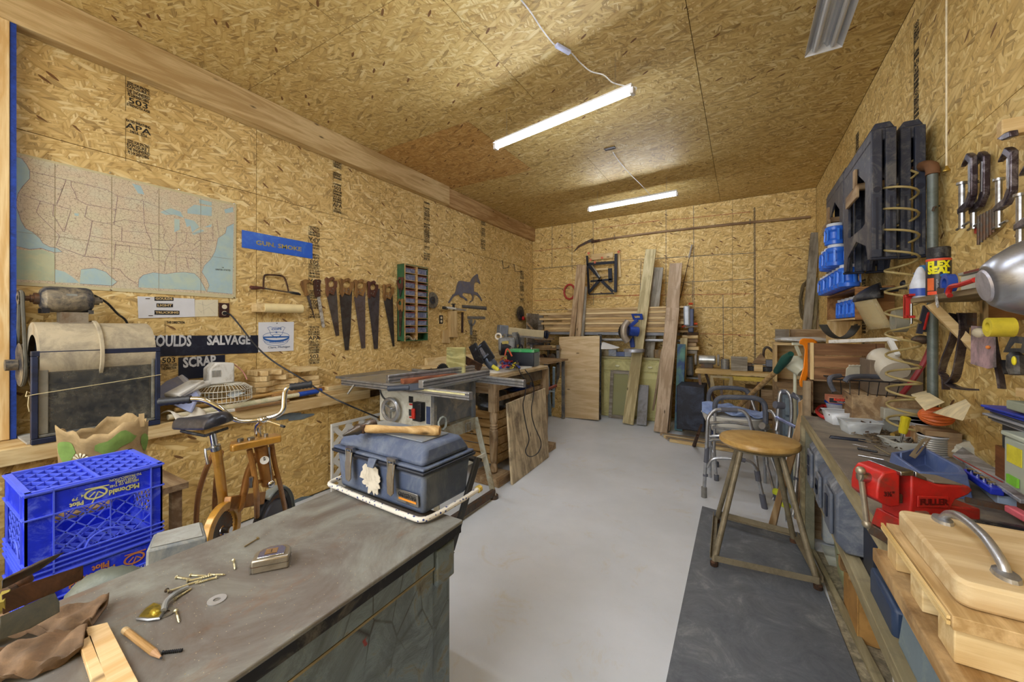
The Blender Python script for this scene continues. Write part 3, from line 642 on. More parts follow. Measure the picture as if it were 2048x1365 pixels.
# ---- small-parts cabinet
y0,y1,z0,z1,dx = 3.057,3.44,1.225,2.085,.115
t = thing('parts_cabinet','green wooden cabinet with two columns of clear bins on the left wall','cabinet',(0,(y0 + y1) / 2,z0))
M_green = mt('2f5a3a',.6,0,.2,'5a6a48',.2); M_ply = wood('d2b07a','a88350','y',knots=False)
part('carcass',MB().bx(.002,dx,y0,y0 + .012,z0,z1).bx(.002,dx,y1 - .012,y1,z0,z1).bx(.002,.01,y0,y1,z0,z1).bx(.002,dx,y0,y1,z1 - .01,z1).bx(.002,dx,y0,y1,z0,z0 + .01),M_green,t,True)
part('edging',MB().bx(dx,dx + .004,y0,y0 + .012,z0,z1).bx(dx,dx + .004,y1 - .012,y1,z0,z1).bx(.012,dx + .004,(y0 + y1) / 2 - .008,(y0 + y1) / 2 + .008,z0 + .01,z1 - .01),M_ply,t,True)
M_bin = mt('5d6484',.25,0,.25,'9aa0b8',.3,30); M_lid = mt('8a3f3a',.5,0,.3)
for i in range(11):
 z = z0 + .01 + (z1 - z0 - .02) * i / 10
 if 0 < i: part('shelf',MB().bx(.012,dx + .003,y0 + .012,y1 - .012,z - .005,z),M_ply,t,True)
 if i == 10: break
 for j in range(2):
  if i == 0: continue
  ya = y0 + .022 + j * .19; h = .05 + R.uniform(-.004,.008)
  d = part('drawer',MB().bx(.03,dx - .012,ya,ya + .15,z + .001,z + h),M_bin,t,True,bevel=.003)
  part('rim',MB().bx(.028,dx - .006,ya - .004,ya + .154,z + h,z + h + .007),M_lid if R.random() < .7 else mt('7f879a',.4),d)
  d.children[0].data.transform(wmat(t).inverted())
part('rag',MB().grid(lambda u,v_: (dx - .05 + .05 * v_,y0 + .02 + .15 * u,z0 + .02 + .03 * math.sin(u * 6) * v_ + .02 * v_ + .01 * math.cos(u * 11)),12,5),mt('b9a992',.8),t,True,solid=.003)
for hb,bl,nm in (((3.0,1.86),None,'short saw with dark handle hung high on the green cabinet side'),((3.0,1.62),1,'rusty narrow saw hung low on the green cabinet side')):
 zz = hb[1]; t = thing('hand_saw',nm,'saw',(.06,y0 - .012,zz))
 f = lambda p,s=.1,hh=.15: V((.115 - p[0] * s,y0 - .022,zz + .08 - p[1] * hh))
 part('handle',MB().ringpoly([f(p) for p in HO],[f(p) for p in HI],(0,.018,0)),Hr if not bl else Ho,t,True,bevel=.002)
 e = .34 if bl else .14
 part('blade',MB().slab([V((.1,y0 - .014,zz - .03)),V((.04,y0 - .014,zz)),V((.05,y0 - .014,zz - e)),V((.068,y0 - .014,zz - e))],(0,.0015,0)),M_rust if bl else M_sawb[1],t,True)
# ---- circular saw blades, horse, measuring tools
def blade(c,r,label,m=M_steel,teeth=24):
 t = thing('circular_saw_disc',label,'blade',c); f = frame(c,(0,1,0),(0,0,1))
 part('disc',MB().ring(r,r * .1,.003,f,teeth=teeth,td=r * .07),m,t,True); part('plate',MB().ring(r * .45,r * .12,.002,f @ Matrix.Translation((0,0,.003)),24),mt('3b3d45',.5,.5,.2),t,True)
 return t
blade(PX(865,601,.03),.105,'shiny round saw blade hanging behind the green cabinet edge',mt('8d9198',.3,.9,.2,'4a4a50',.3,30))
t = blade(PX(1041,627,.03),.13,'dark round saw blade with a red cap on the wall near the corner',mt('4b4a4c',.45,.6,.3,'8a8680',.2,30),28)
t = thing('grinder_knob','red and black knob hung over the dark saw blade','cap',PX(1046,637,.05)); part('cap',MB().lathe([(0,.03),(.02,.03),(.033,.018),(.035,0),(.02,-.02),(0,-.02)],(0,0,0),(1,0,0)),M_red,t); part('back',MB().lathe([(.038,-.02),(.04,-.002),(.03,.0)],(0,0,.02),(1,0,0)),M_black,t)
hz = [(640,330),(620,345),(590,370),(570,400),(550,435),(520,440),(470,432),(430,420),(400,425),(385,440),(365,500),(355,550),(345,590),(310,615),(275,675),(250,720),(262,730),(280,705),(320,645),(360,620),(395,610),(410,640),(440,655),(475,675),(495,698),(515,690),(500,665),(465,640),(440,620),(455,585),(500,595),(560,600),(578,640),(575,680),(540,715),(548,722),(590,695),(600,660),(595,610),(640,620),(675,655),(705,700),(715,698),(690,640),(650,585),(605,570),(600,520),(605,470),(625,440),(655,445),(680,468),(688,455),(675,415),(660,380),(655,335)]
solo('horse_cutout',wp([(860 + a * .1465,500 + b_ * .1465) for a,b_ in hz],.003,.006),mt('6a6c80',.55,.3,.2,'8c7a55',.25,12),'flat grey metal cut-out of a trotting horse on the left wall','ornament')
def c3(a,b_): return (860 + a * .1465,500 + b_ * .1465)
t = thing('bar_clamp','grey and black bar clamp resting on a timber block on the left wall','clamp',PX(905,618,.06))
part('bar',MB().bar(PX(*c3(340,808),.06),PX(*c3(492,825),.06),.012,.028),M_alu,t,True); part('grip',MB().bar(PX(*c3(175,788),.06),PX(*c3(235,800),.06),.03,.035),M_black,t,True,bevel=.005)
part('screw',MB().cyl(PX(*c3(215,790),.06),PX(*c3(345,805),.06),.017,10),M_white,t,True); part('jaw',MB().bar(PX(*c3(320,738),.06),PX(*c3(325,828),.06),.03,.022),M_black,t,True,bevel=.004); part('jaw',MB().bar(PX(*c3(295,742),.06),PX(*c3(345,742),.06),.012,.012),M_black,t,True)
solo('timber_block',wp([c3(*p) for p in [(280,835),(375,835),(375,1198),(280,1195)]],.003,.05),M_pine_z,'long pale timber block fixed upright under the bar clamp','block',bevel=.003)
solo('timber_block',wp([c3(*p) for p in [(172,1098),(272,1100),(272,1275),(172,1272)]],.003,.02),M_pine_z,'short pale wooden plate below the black outlet','block',bevel=.002)
M_rule = mt('55565a',.5,.4,.2)
t = thing('framing_square','dark L-shaped framing square with ruled marks below the horse','ruler',PX(930,620,.004))
part('blade',wp([c3(*p) for p in [(440,752),(775,775),(775,822),(440,790)]],.003,.003),M_rule,t,True); part('tongue',wp([c3(*p) for p in [(430,850),(458,850),(456,1132),(428,1132)]],.003,.003),mt('4a3a34',.6,.3,.3),t,True)
mb = MB()
for k in range(34): a = c3(450 + k * 9.6,757 + k * .68); b_ = c3(450 + k * 9.6,775 + k * .72); mb.bar(PX(*a,.0065),PX(*b_,.0065),.002,.0005,(1,0,0))
part('marks',mb,mt('b9b9b4',.5),t,True)
t = thing('combination_square','grey combination square with a round protractor head on the left wall','square',PX(950,650,.004))
M_gm = mt('8b9097',.4,.6,.12,'5f5f60',.2)
part('rule',wp([c3(*p) for p in [(515,905),(755,912),(755,945),(515,942)]],.003,.006),M_gm,t,True)
pc = PX(*c3(572,960),.006); mb = MB(); n = 20
oo = [pc + V((0,.085 * math.cos(a),.085 * math.sin(a))) for a in [math.pi + math.pi * k / n for k in range(n + 1)]]; ii = [pc + V((0,.06 * math.cos(a),.06 * math.sin(a))) for a in [math.pi + math.pi * k / n for k in range(n + 1)]]
mb.slab(oo + ii[::-1],(.006,0,0)); part('protractor',mb,M_gm,t,True); part('stem',wp([c3(*p) for p in [(550,950),(580,950),(578,1160),(554,1160)]],.004,.008),M_gm,t,True)
for pl in (((990,148),(1002,258),(1070,238),(1078,215)),((1148,200),(1162,295),(1240,300),(1260,290))):
 solo('wall_hook',MB().tube([PX(*c3(pl[0][0] - 12,pl[0][1]),.01),PX(*c3(*pl[0]),.012),PX(*c3(*pl[1]),.02),PX(*c3(*pl[2]),.12),PX(*c3(*pl[3]),.14)],.005,6),M_black,'bent black wire hook on the left wall, ' + ('nearer the horse' if pl[0][0] < 1000 else 'nearer the corner'),'hook')
t = thing('padlock','small brass padlock hanging right of the dark saw blade','lock',PX(1058,648,.02)); part('shackle',MB().tube([PX(1056,646,.02),PX(1056,640,.02),PX(1059,638,.02),PX(1062,641,.02),PX(1061,647,.02)],.003,6),M_steel,t,True); part('body',MB().bx(-.012,.012,-.02,.02,-.05,0),mt('8d7440',.5,.6),t,bevel=.003)
M_hinge = mt('7d8a92',.5,.5,.15)
for k,(a,b_,c,d) in enumerate([(552,838,602,827),(577,839,628,829),(577,1007,628,993)]):
 p = PX(a,b_,.302); q = PX(c,d,.302); m_ = (p + q) / 2; u = (q - p)
 struct('strap_hinge',MB().slab([p + V((0,0,-.012)),p + V((0,0,.004)),m_ + V((0,0,.022)),m_ + V((0,0,-.022)),][:3] + [q + V((0,0,.006)),q + V((0,0,-.006)),m_ + V((0,0,-.022))],(.004,0,0)),M_hinge,lw)
# ================================================================ ON THE LEDGE OF THE LEFT WALL
M_dust = mt('b5a98f',.85,0,.12,'8a8272',.3,10); M_dkmet = mt('33363f',.55,.3,.3,'9c9078',.35,16)
# shaft-driven blower: drum hood, motor, pulleys, belt
t = thing('belt_blower','dusty metal drum blower with an electric motor strapped on top','machine',(.17,.66,.803))
mb = MB()
for (ya,yb_,r) in ((.445,.655,.172),(.665,.885,.168)): mb.lathe([(r * .62,ya),(r,ya),(r,yb_),(r * .62,yb_)],(.175,0,1.235),(0,1,0),32,cap=False)
part('hood',mb,M_dust,t,True)
part('seam',MB().lathe([(.165,.652),(.183,.655),(.183,.668),(.165,.67)],(.175,0,1.235),(0,1,0),32,cap=False),M_dust,t,True)
part('drum',MB().lathe([(0,.47),(.13,.47),(.13,.86),(0,.86)],(.175,0,1.235),(0,1,0),24),M_black,t,True)
part('stand',MB().bx(.03,.29,.46,.48,.803,1.12).bx(.03,.29,.85,.87,.803,1.12).bx(.03,.29,.46,.87,.803,.82),M_dkmet,t,True)
part('bracket',MB().bx(.08,.22,.53,.66,1.40,1.408).bx(.1,.2,.54,.64,1.408,1.462),mt('8d8372',.7,.3,.15,'6e5a44',.3),t,True)
mo = part('motor',MB().lathe([(.03,.47),(.05,.475),(.066,.49),(.07,.51),(.07,.64),(.064,.655),(.045,.665),(0,.667)],(.15,0,1.53),(0,1,0),24),M_dkmet,t,True)
part('name_plate',MB().bar((.215,.575,1.515),(.215,.575,1.56),.04,.004,(1,0,0)),mt('8f938f',.5,.5),t,True)
part('shaft',MB().lathe([(.013,.40),(.013,.44),(.02,.441),(.02,.452),(.03,.453),(.03,.475)],(.15,0,1.53),(0,1,0),12),M_iron,t,True)
part('shaft_end',MB().lathe([(.024,.665),(.024,.69),(.012,.69),(.012,.705)],(.15,0,1.53),(0,1,0),10),M_dkmet,t,True)
part('motor_foot',MB().bx(.10,.12,.475,.50,1.455,1.48).bx(.1,.2,.64,.66,1.455,1.475).bx(.18,.2,.475,.50,1.455,1.48),M_black,t,True)
part('pulley',MB().lathe([(.03,.40),(.035,.402),(.028,.41),(.035,.42),(.03,.422)],(.15,0,1.53),(0,1,0),16),M_dkmet,t,True)
part('pulley',MB().lathe([(.1,.402),(.11,.404),(.1,.412),(.11,.42),(.1,.422)],(.16,0,1.19),(0,1,0),28),M_dkmet,t,True,label='large lower pulley')
bp = [V((.15 + .035 * math.cos(a),.412,1.53 + .035 * math.sin(a))) for a in [math.pi * k / 8 for k in range(9)]] + [V((.16 - .108 * math.cos(a),.412,1.19 - .108 * math.sin(a))) for a in [math.pi * k / 12 for k in range(13)]]
part('belt',MB().tube(bp,.007,6,closed=True),mt('5a584f',.8),t,True)
part('axle',MB().lathe([(.028,.36),(.028,.40),(.014,.40),(.014,.47)],(.16,0,1.19),(0,1,0),12),M_dkmet,t,True)
part('motor_lead',MB().tube(smoothpts([PX(176,589,.14),PX(190,592,.1),PX(215,607,.06),PX(235,628,.03),PX(252,642,.02),PX(262,670,.012)],4),.006,6),M_black,t,True)
# framed pane leaning before the drum
A0,A1 = V((.345,.418,.803)),V((.345,.905,.803)); 
t = thing('framed_window','old black framed window with a dusty pane tied with string','window',(.33,.66,.803))
def wbar(n,y0,y1,z0,z1,x0=.315,x1=.345,m=mt('232b45',.5,0,.25,'1a1e2c',.3),**k): return part(n,MB().bx(x0,x1,y0,y1,z0,z1),m,t,True,bevel=.003,**k)
wbar('frame_rail',.418,.905,.803,.83); wbar('frame_rail',.418,.905,1.236,1.262); wbar('frame_stile',.418,.44,.831,1.235); wbar('frame_stile',.883,.905,.831,1.235)
M_in = mt('5b5a55',.6,0,.2,'8b8778',.3)
wbar('bead',.441,.882,1.218,1.234,.318,.338,M_in); wbar('bead',.441,.882,.832,.846,.318,.338,M_in); wbar('bead',.441,.475,.847,1.217,.314,.332,mt('7b7668',.7,0,.2)); wbar('bead',.868,.882,.847,1.217,.318,.338,M_in)
mg,nt,b = newmat('dusty_glass'); vec = coords(nt,False); n1 = nd(nt,'ShaderNodeTexNoise',i_Scale=9,i_Detail=9,i_Roughness=.8); nt.links.new(vec,n1.inputs['Vector'])
nt.links.new(ramp(nt,[(.42,'3c3f42'),(.58,'5f5d55'),(.75,'948c78')],n1.outputs[0]).outputs[0],b.inputs['Base Color']); b.inputs['Roughness'].default_value = .3
nt.links.new(ramp(nt,[(.35,(.55,.55,.55,1)),(.7,(.85,.85,.85,1))],n1.outputs[0]).outputs[0],b.inputs['Alpha'])
part('pane',MB().bx(.322,.326,.476,.867,.847,1.217),mg,t,True)
part('cross_bar',MB().bx(.29,.305,.47,.86,1.07,1.09),M_in,t,True); part('inner_box',MB().bx(.2935,.30,.47,.86,.84,1.069),M_dkmet,t,True)
sp = [V((.349,.40,1.045)),V((.349,.42,1.05)),V((.349,.66,1.074)),V((.349,.906,1.098)),V((.33,.912,1.1)),V((.30,.91,1.1))]
part('string',MB().tube(sp,.0022,5).tube([V((.349,.40,1.045)),V((.345,.405,1.07)),V((.34,.415,1.06))],.002,5).tube([V((.349,.41,1.046)),V((.345,.408,1.0)),V((.345,.412,.97))],.002,5),mt('c3b58c',.9),t,True)
solo('base_plate',MB().bx(.03,.30,.41,.455,.803,.812),mt('b5b4ad',.6,0,.1,'8c8578',.3),'pale dusty mounting board under the blower on the ledge','board')
# slate blue flat panel case leaning
t = thing('flat_case','slate blue plastic housing with a white rim leaning beside the black framed window','case',PX(360,790,.2))
q = [PT(a,b_,c_) for a,b_,c_ in ((321,757,2.72),(352,737,2.75),(401,792,2.50),(385,828,2.42),(320,800,2.45))]; nrm = (q[1] - q[0]).cross(q[4] - q[0]).normalized(); nrm = nrm if nrm.z > 0 else -nrm
part('face',MB().slab(q,nrm * .02),mt('8b93b4',.45,0,.08,'a6a8b0',.2),t,True,bevel=.006)
q2 = [PT(a,b_,c_) for a,b_,c_ in ((340,737,2.8),(356,736,2.8),(404,788,2.56),(400,797,2.52))]; part('rim',MB().slab(q2,nrm * .05),mt('c9ccd8',.4,0,.05),t,True,bevel=.006)
part('screw',MB().ball(PT(343,741,2.66),.008),M_black,t,True)
# box fan with wire guard
t = thing('desk_fan','white electric fan lying face down, its wire guard on the ledge','fan',(.17,1.3,.803)); fc = V((.17,1.30,0))
mb = MB()
for k in range(44):
 a = 2 * math.pi * k / 44; d = V((math.cos(a),math.sin(a),0))
 mb.tube([fc + d * .05 + V((0,0,.985)),fc + d * .13 + V((0,0,.975)),fc + d * .168 + V((0,0,.945)),fc + d * .17 + V((0,0,.87)),fc + d * .12 + V((0,0,.84))],.0018,4)
for r_,z in ((.05,.985),(.11,.98),(.172,.945),(.173,.905),(.172,.87),(.12,.84)): mb.tube([fc + V((r_ * math.cos(a),r_ * math.sin(a),z)) for a in [2 * math.pi * k / 32 for k in range(32)]],.0026,5,closed=True)
part('guard',mb,mt('d5d2c4',.4,.1,.08),t,True,stuff=True)
mb = MB()
for k in range(4): a = k * math.pi / 2 + .3; mb.slab([fc + V((0,0,.9)) + V((.03 * math.cos(a),.03 * math.sin(a),0)),fc + V((.14 * math.cos(a - .3),.14 * math.sin(a - .3),.89)),fc + V((.15 * math.cos(a + .35),.15 * math.sin(a + .35),.92))],(0,0,.002))
part('blades',mb,mt('b9c3c9',.3),t,True,stuff=True)
part('motor_housing',MB().prism([(0,0),(.15,0),(.15,.14),(.04,.15),(0,.11)],.11,frame((.115,1.20,.987),(0,1,0),(0,0,1))),M_white,t,True,bevel=.01)
mb = MB()
for k in range(7): mb.bar((.228,1.212 + k * .008,1.04),(.228,1.212 + k * .008,1.085),.003,.002,(1,0,0))
part('vents',mb,mt('8b8c8a',.6),t,True)
part('neck',MB().tube(smoothpts([V((.2,1.2,1.0)),V((.25,1.12,.99)),V((.26,1.05,.96)),V((.27,1.0,.95))],4),.02,10),M_white,t,True)
part('foot',MB().bar((.27,.98,.955),(.2,1.14,1.02),.11,.025),M_white,t,True,bevel=.008)
part('lead',MB().tube(smoothpts([V((.2,1.35,1.12)),V((.2,1.41,1.06)),V((.22,1.43,1.0))],4),.004,6),mt('c98a80',.6),t,True)
# pile of shaped boards against the wall
for k in range(6):
 z = .803 + k * .041; y0 = 1.50 + (.0,.0,.01,.0,.01,.02)[k]; y1 = (2.05,2.05,2.03,2.02,1.80,1.72)[k]; n = 10; rr = random.Random(k + 3)
 pl = [(y0,.02)] + [(y1,.02),(y1,.17)] + [(y1 - (y1 - y0) * j / n,.17 + .035 * math.sin(j * 1.3 + k) + .01) for j in range(1,n)] + [(y0,.18)]
 solo('shaped_board',MB().slab([V((b_,a,z)) for a,b_ in pl],(0,0,.038)),M_pine_y,('lowest','second lowest','third','fourth','fifth','topmost')[k] + (' from the bottom of the' if k in (2,3,4) else ' of the') + ' wavy-edged pine boards stacked against the wall','board','wavy pine boards stacked on the ledge',bevel=.002)
solo('shaped_board',MB().slab([V((.04,1.84,1.008)),V((.17,1.84,1.008)),V((.18,2.0,1.008)),V((.04,2.0,1.008))],(0,0,.035)),M_pine_y,'small pine offcut on the right end of the wavy board stack','board',bevel=.002)
# boards along the ledge
brd = [((.27,1.95,.803),(.27,2.75,.803),.07,.038,'pine board along the front edge of the ledge end, lowest'),((.18,1.9,.803),(.2,2.9,.803),.08,.02,'pale thin board lying behind the front pine board'),
       ((.255,2.02,.843),(.25,2.62,.843),.09,.03,'pine plank on top of the front ledge boards'),((.12,2.2,.803),(.1,3.6,.803),.12,.02,'wide pine board running along the wall behind the table saw'),
       ((.24,1.6,.843),(.21,2.25,.843),.05,.025,'knotty brown batten beside the handlebar grip'),((.13,2.3,.825),(.13,4.3,.825),.10,.02,'long pine board under the table saw fence by the wall'),
       ((.22,2.5,.845),(.18,4.1,.875),.07,.02,'long thin pale board reaching toward the winch'),((.1,2.7,.848),(.12,4.5,.848),.05,.04,'square pine length lying against the left wall')]
for a,b_,w_,h,l in brd:
 a,b_ = V(a),V(b_); t = solo('loose_board',MB().bar(a + V((0,0,h / 2)),b_ + V((0,0,h / 2)),w_,h),M_pine_y if 'brown' not in l else wood('b58a55','86603a','y'),l,'board',bevel=.002)
solo('white_trim',MB().bar((.2,2.25,.868),(.28,2.95,.872),.07,.008),M_white,'flat white plastic strip lying on boards left of the table saw','trim')
solo('white_trim',MB().bar((.315,2.3,.86),(.36,2.75,.875),.03,.012),M_alu,'narrow pale metal strip lying across the boards','trim')
# sticks in front of the fan
t = thing('broom_handle','long wooden handle with a brown end lying before the fan','stick',(.29,1.3,.84)); part('shaft',MB().cyl((.26,1.0,.86),(.2,1.72,.865),.014,12),wood('d9b77a','b48b4d','y'),t,True)
t = thing('paint_pole','cream and green stained stick with a blue sleeve lying on the ledge','stick',(.3,1.3,.84)); part('shaft',MB().cyl((.31,.95,.83),(.27,1.78,.84),.017,12),mt('ddd2b4',.7,0,.1,'a9b08c',.3),t,True)
part('sleeve',MB().cyl((.268,1.785,.84),(.26,1.98,.845),.02,12),mt('1b46a8',.4),t,True)
t = thing('cloth_strip','white rag hanging over the ledge edge below the slate blue housing','cloth',(.33,.95,.803))
part('cloth',MB().grid(lambda u,v_: (.25 + .11 * v_ + .015 * math.sin(u * 9),.93 + .17 * u + .05 * v_,.845 + .02 * math.sin(u * 8 + v_ * 3) - .085 * max(0,v_ - .6) ** 1.2 * 2),16,10),mt('cdc6b8',.9,0,.1),t,True,solid=.005)
t = thing('white_board','white painted board with a brown bare edge lying at the ledge front','board',(.31,1.4,.81)); part('board',MB().bar((.29,1.02,.812),(.3,1.62,.812),.09,.016),mt('d8d5cc',.6,0,.05,'9c8f78',.2),t,True,bevel=.002)
part('edge',MB().bar((.345,1.3,.815),(.35,1.66,.82),.02,.02),wood('a9865c','7d5c3a','y'),t,True)

# ================================================================ CRATES, TRUNK AND BAG BEHIND THE STEEL CABINET
M_crate = mt('1a2fd0',.42,0,.12,'6f82f0',.16,22); M_crateL = mt('5568ea',.45,0,.1); M_yel = mt('c9c98a',.6); M_org = mt('b8743f',.6)
def crate(z0,label,ink,band,prints):
 x0,x1,y0,y1,h = 1.02,1.36,.262,.602,.277; z1 = z0 + h
 t = thing('milk_crate',label,'crate',((x0 + x1) / 2,(y0 + y1) / 2,z0),group='stacked blue milk crates')
 # open top downwards: grid floor of the crate faces up
 mb = MB(); mb.bx(x0,x1,y0,y0 + .014,z1 - .012,z1 + .004).bx(x0,x1,y1 - .014,y1,z1 - .012,z1 + .004).bx(x0,x0 + .014,y0,y1,z1 - .012,z1 + .004).bx(x1 - .014,x1,y0,y1,z1 - .012,z1 + .004)
 part('rim',mb,M_crateL,t,True,bevel=.003)
 mb = MB(); n = 13
 for s in (-1,1):
  for k in range(-n,n + 1):
   # diagonal ribs clipped to the square
   c = k / n * .66; pts = []
   for u in (0,1):
    v_ = (u * .32 * s * 1.0) 
   a = max(0,-c if s > 0 else c - .32 * 0); 
   xs0,ys0 = 0,c; xs1,ys1 = .32,c + s * .32 * .75
   def clip(p,q):
    (ax,ay),(bx_,by) = p,q; t0,t1 = 0,1; dx_,dy_ = bx_ - ax,by - ay
    for pp,qq in ((-dy_,ay),(dy_,.32 - ay)):
     if abs(pp) < 1e-9:
      if qq < 0: return None
      continue
     r_ = qq / pp
     if pp < 0: t0 = max(t0,r_)
     else: t1 = min(t1,r_)
    return None if t0 >= t1 else ((ax + dx_ * t0,ay + dy_ * t0),(ax + dx_ * t1,ay + dy_ * t1))
   r_ = clip((xs0,ys0),(xs1,ys1))
   if r_: mb.bar((x0 + .01 + r_[0][0],y0 + .01 + r_[0][1],z1 - .008),(x0 + .01 + r_[1][0],y0 + .01 + r_[1][1],z1 - .008),.0028,.012)
 mb.bar((x0,(y0 + y1) / 2,z1 - .006),(x1,(y0 + y1) / 2,z1 - .006),.006,.016)
 part('base_lattice',mb,M_crateL,t,True,stuff=True)
 # four sides
 for side in range(4):
  O,U = [((x1,y0),(0,1)),((x0,y1),(0,-1)),((x0,y0),(1,0)),((x1,y1),(-1,0))][side]
  nrm_ = (U[1],-U[0]); L = .34
  def P3(u,z,o=0): return V((O[0] + U[0] * u + nrm_[0] * o,O[1] + U[1] * u + nrm_[1] * o,z))
  def slab(u0,u1,za,zb,o0=-.006,th=.006,q=None):
   q = q or MB(); return q.slab([P3(u0,za,o0),P3(u1,za,o0),P3(u1,zb,o0),P3(u0,zb,o0)],V((nrm_[0],nrm_[1],0)) * th)
  mb = slab(0,.06,z0,z1 - .01); slab(L - .035,L,z0,z1 - .01,q=mb); slab(.06,L - .035,z1 - .085,z1 - .01,q=mb); slab(.06,L - .035,z0,z0 + .045,q=mb)
  part('side_panel',mb,M_crate,t,True)
  mb = MB()
  for z in (z0 + .012,z0 + .028,z0 + .045,z1 - .085,z1 - .004): slab(-.002,L + .002,z,z + .004,0,.006,q=mb)
  for u in (.06,L - .035): slab(u - .002,u + .002,z0,z1,0,.005,q=mb)
  part('rib',mb,M_crateL,t,True)
  mb = MB(); W_,Z0,Z1 = L - .095,z0 + .05,z1 - .085
  for s in (-1,1):
   for k in range(-3,8):
    u0,v0 = .06 + k * W_ / 5,Z0 if s > 0 else Z1; u1 = u0 + W_ * .62; v1 = Z1 if s > 0 else Z0
    ta = max(0,(.06 - u0) / (u1 - u0)); tb = min(1,(L - .035 - u0) / (u1 - u0))
    if ta < tb: mb.bar(P3(u0 + (u1 - u0) * ta,v0 + (v1 - v0) * ta,-.003),P3(u0 + (u1 - u0) * tb,v0 + (v1 - v0) * tb,-.003),.004,.003,(nrm_[0],nrm_[1],0))
  hp = [P3(.13 + .11 * k / 10,z0 + .045 + .045 * math.sin(math.pi * k / 10) ** .5,.0) for k in range(11)]; mb.tube(hp,.003,5)
  mb.bar(P3(.195,Z0,-.002),P3(.195,Z1,-.002),.003,.004,(nrm_[0],nrm_[1],0))
  part('side_lattice',mb,M_crateL,t,True,stuff=True)
 # print on the two faces toward the room (turned upside down with the crate)
 X = x1 + .0012
 def ptx(s_,y,z,size,sx=1,bold=.0004,ang=0): 
  q = text_mb(s_,size,frame((X,y,z),(0,-math.cos(ang),math.sin(ang) * 0),(0,0,-1)),.0003,sx=sx,bold=bold); return q
 mb = MB()
 for (s_,u,dz,size,sx,bo) in prints: q = ptx(s_,y0 + u,z1 - dz,size,sx,bo); mb.add(q.v,q.f)
 eu,ez = (.158,.05) if band else (.258,.05)
 ring_ = [V((X,y0 + eu + .030 * math.cos(a),z1 - ez + .020 * math.sin(a))) for a in [2 * math.pi * k / 20 for k in range(20)]]; ring2 = [V((X,y0 + eu + .024 * math.cos(a),z1 - ez + .0145 * math.sin(a))) for a in [2 * math.pi * k / 20 for k in range(20)]]
 mb.ringpoly(ring_,ring2,(.0004,0,0))
 for p,q in (((-.013,-.038),(.006,.004)),((.006,.004),(.022,-.010)),((-.002,.006),(-.016,-.008)),((-.027,.022),(.033,.018))): mb.bar(V((X,y0 + eu + p[0],z1 - ez + p[1])),V((X,y0 + eu + q[0],z1 - ez + q[1])),.0035,.0006,(1,0,0))
 part('print',mb,ink,t,True,stuff=True)
 return t
crate(.567,'upturned blue milk crate with cream upside down print, on top of the crate stack',M_yel,True,
      [('McDonald',.231,.06,.024,.82,.001),('MISUSER OF THIS',.231,.039,.012,.85,.0002),('CASE LIABLE',.235,.029,.012,.85,.0002),('TO PROSECUTION',.235,.018,.012,.85,.0002),('Pilot',.112,.07,.02,.9,.0008),('4',.125,.046,.013,1,.0003),('79',.108,.052,.013,1.2,.0003)])
crate(.286,'blue milk crate with orange upside down print below the upturned one',M_org,False,[('McDonald',.15,.056,.034,.8,.0014),('Pilot',.17,.032,.026,.9,.001)])
solo('milk_crate',MB().bx(1.02,1.36,.262,.602,.004,.283),M_crate,'lowest blue milk crate standing on the floor','crate','stacked blue milk crates',bevel=.006)
# paper sack behind the crates
t = thing('paper_sack','crumpled brown paper sack with green leaves and a white daisy print','bag',(.80,.50,.62))
def sack(u,v_):
 a = 2 * math.pi * u; r = (1 + .06 * math.sin(3 * a + 1) + .05 * math.sin(7 * a) * v_); f = .98 - .10 * math.sin(v_ * 2.6)
 return (.70 + .115 * math.cos(a) * r * f + .01 * math.sin(9 * v_ + a),.60 + .165 * math.sin(a) * r * f,.62 + .29 * v_ + .025 * math.sin(3 * a) * v_ + .012 * math.sin(11 * a) * v_)
part('sack',MB().grid(sack,40,12),mt('b39a70',.85,0,.12,'8f7a55',.3,8,.5,fine=25),t,True,solid=.003)
for (a0,a1,v0,v1,m_) in ((.93,1.1,.62,.9,mt('7f9f52',.8,0,.2)),(.76,.86,.5,.85,mt('7f9f52',.8,0,.2)),(1.12,1.2,.5,.8,mt('7f9f52',.8,0,.2))):
 def f_(u,v_,a0=a0,a1=a1,v0=v0,v1=v1):
  uu = a0 + (a1 - a0) * u; vv = v0 + (v1 - v0) * (v_ - .5) * math.sin(math.pi * min(1,max(0,u + .1))) + (v1 - v0) / 2; p = V(sack(uu % 1,vv)); c = V((.70,.60,p.z)); return p + (p - c).normalized() * .004
 part('leaf_print',MB().grid(f_,12,4),m_,t,True)
dc = V(sack(.88,.62)); o_ = (dc - V((.70,.60,dc.z))).normalized(); fr_ = frame(dc + o_ * .007,o_.cross(V((0,0,1))),(0,0,1)); mb = MB()
for k in range(12): a = k * math.pi / 6; mb.prism([(.010 * math.cos(a),.010 * math.sin(a)),(.035 * math.cos(a - .16),.03 * math.sin(a - .16)),(.04 * math.cos(a),.034 * math.sin(a)),(.035 * math.cos(a + .16),.03 * math.sin(a + .16))],.0008,fr_)
part('daisy_petals',mb,mt('e2e0c6',.8),t,True,stuff=True); part('daisy_heart',MB().prism([(.013 * math.cos(a),.011 * math.sin(a)) for a in [k * .5236 for k in range(12)]],.0015,fr_),mt('6a6438',.8),t,True)
part('handle',MB().bar(V(sack(1.12,1)) + V((.012,0,-.05)),V(sack(1.12,1)) + V((.012,.0,.015)),.02,.003,(1,0,0)),mt('c7ae82',.85),t,True)
solo('small_table',MB().bx(.56,.92,.40,.84,.57,.60).bx(.58,.62,.42,.46,0,.57).bx(.86,.9,.42,.46,0,.57).bx(.58,.62,.78,.82,0,.57).bx(.86,.9,.78,.82,0,.57),M_old,'low wooden stand holding the paper sack behind the crates','stand')
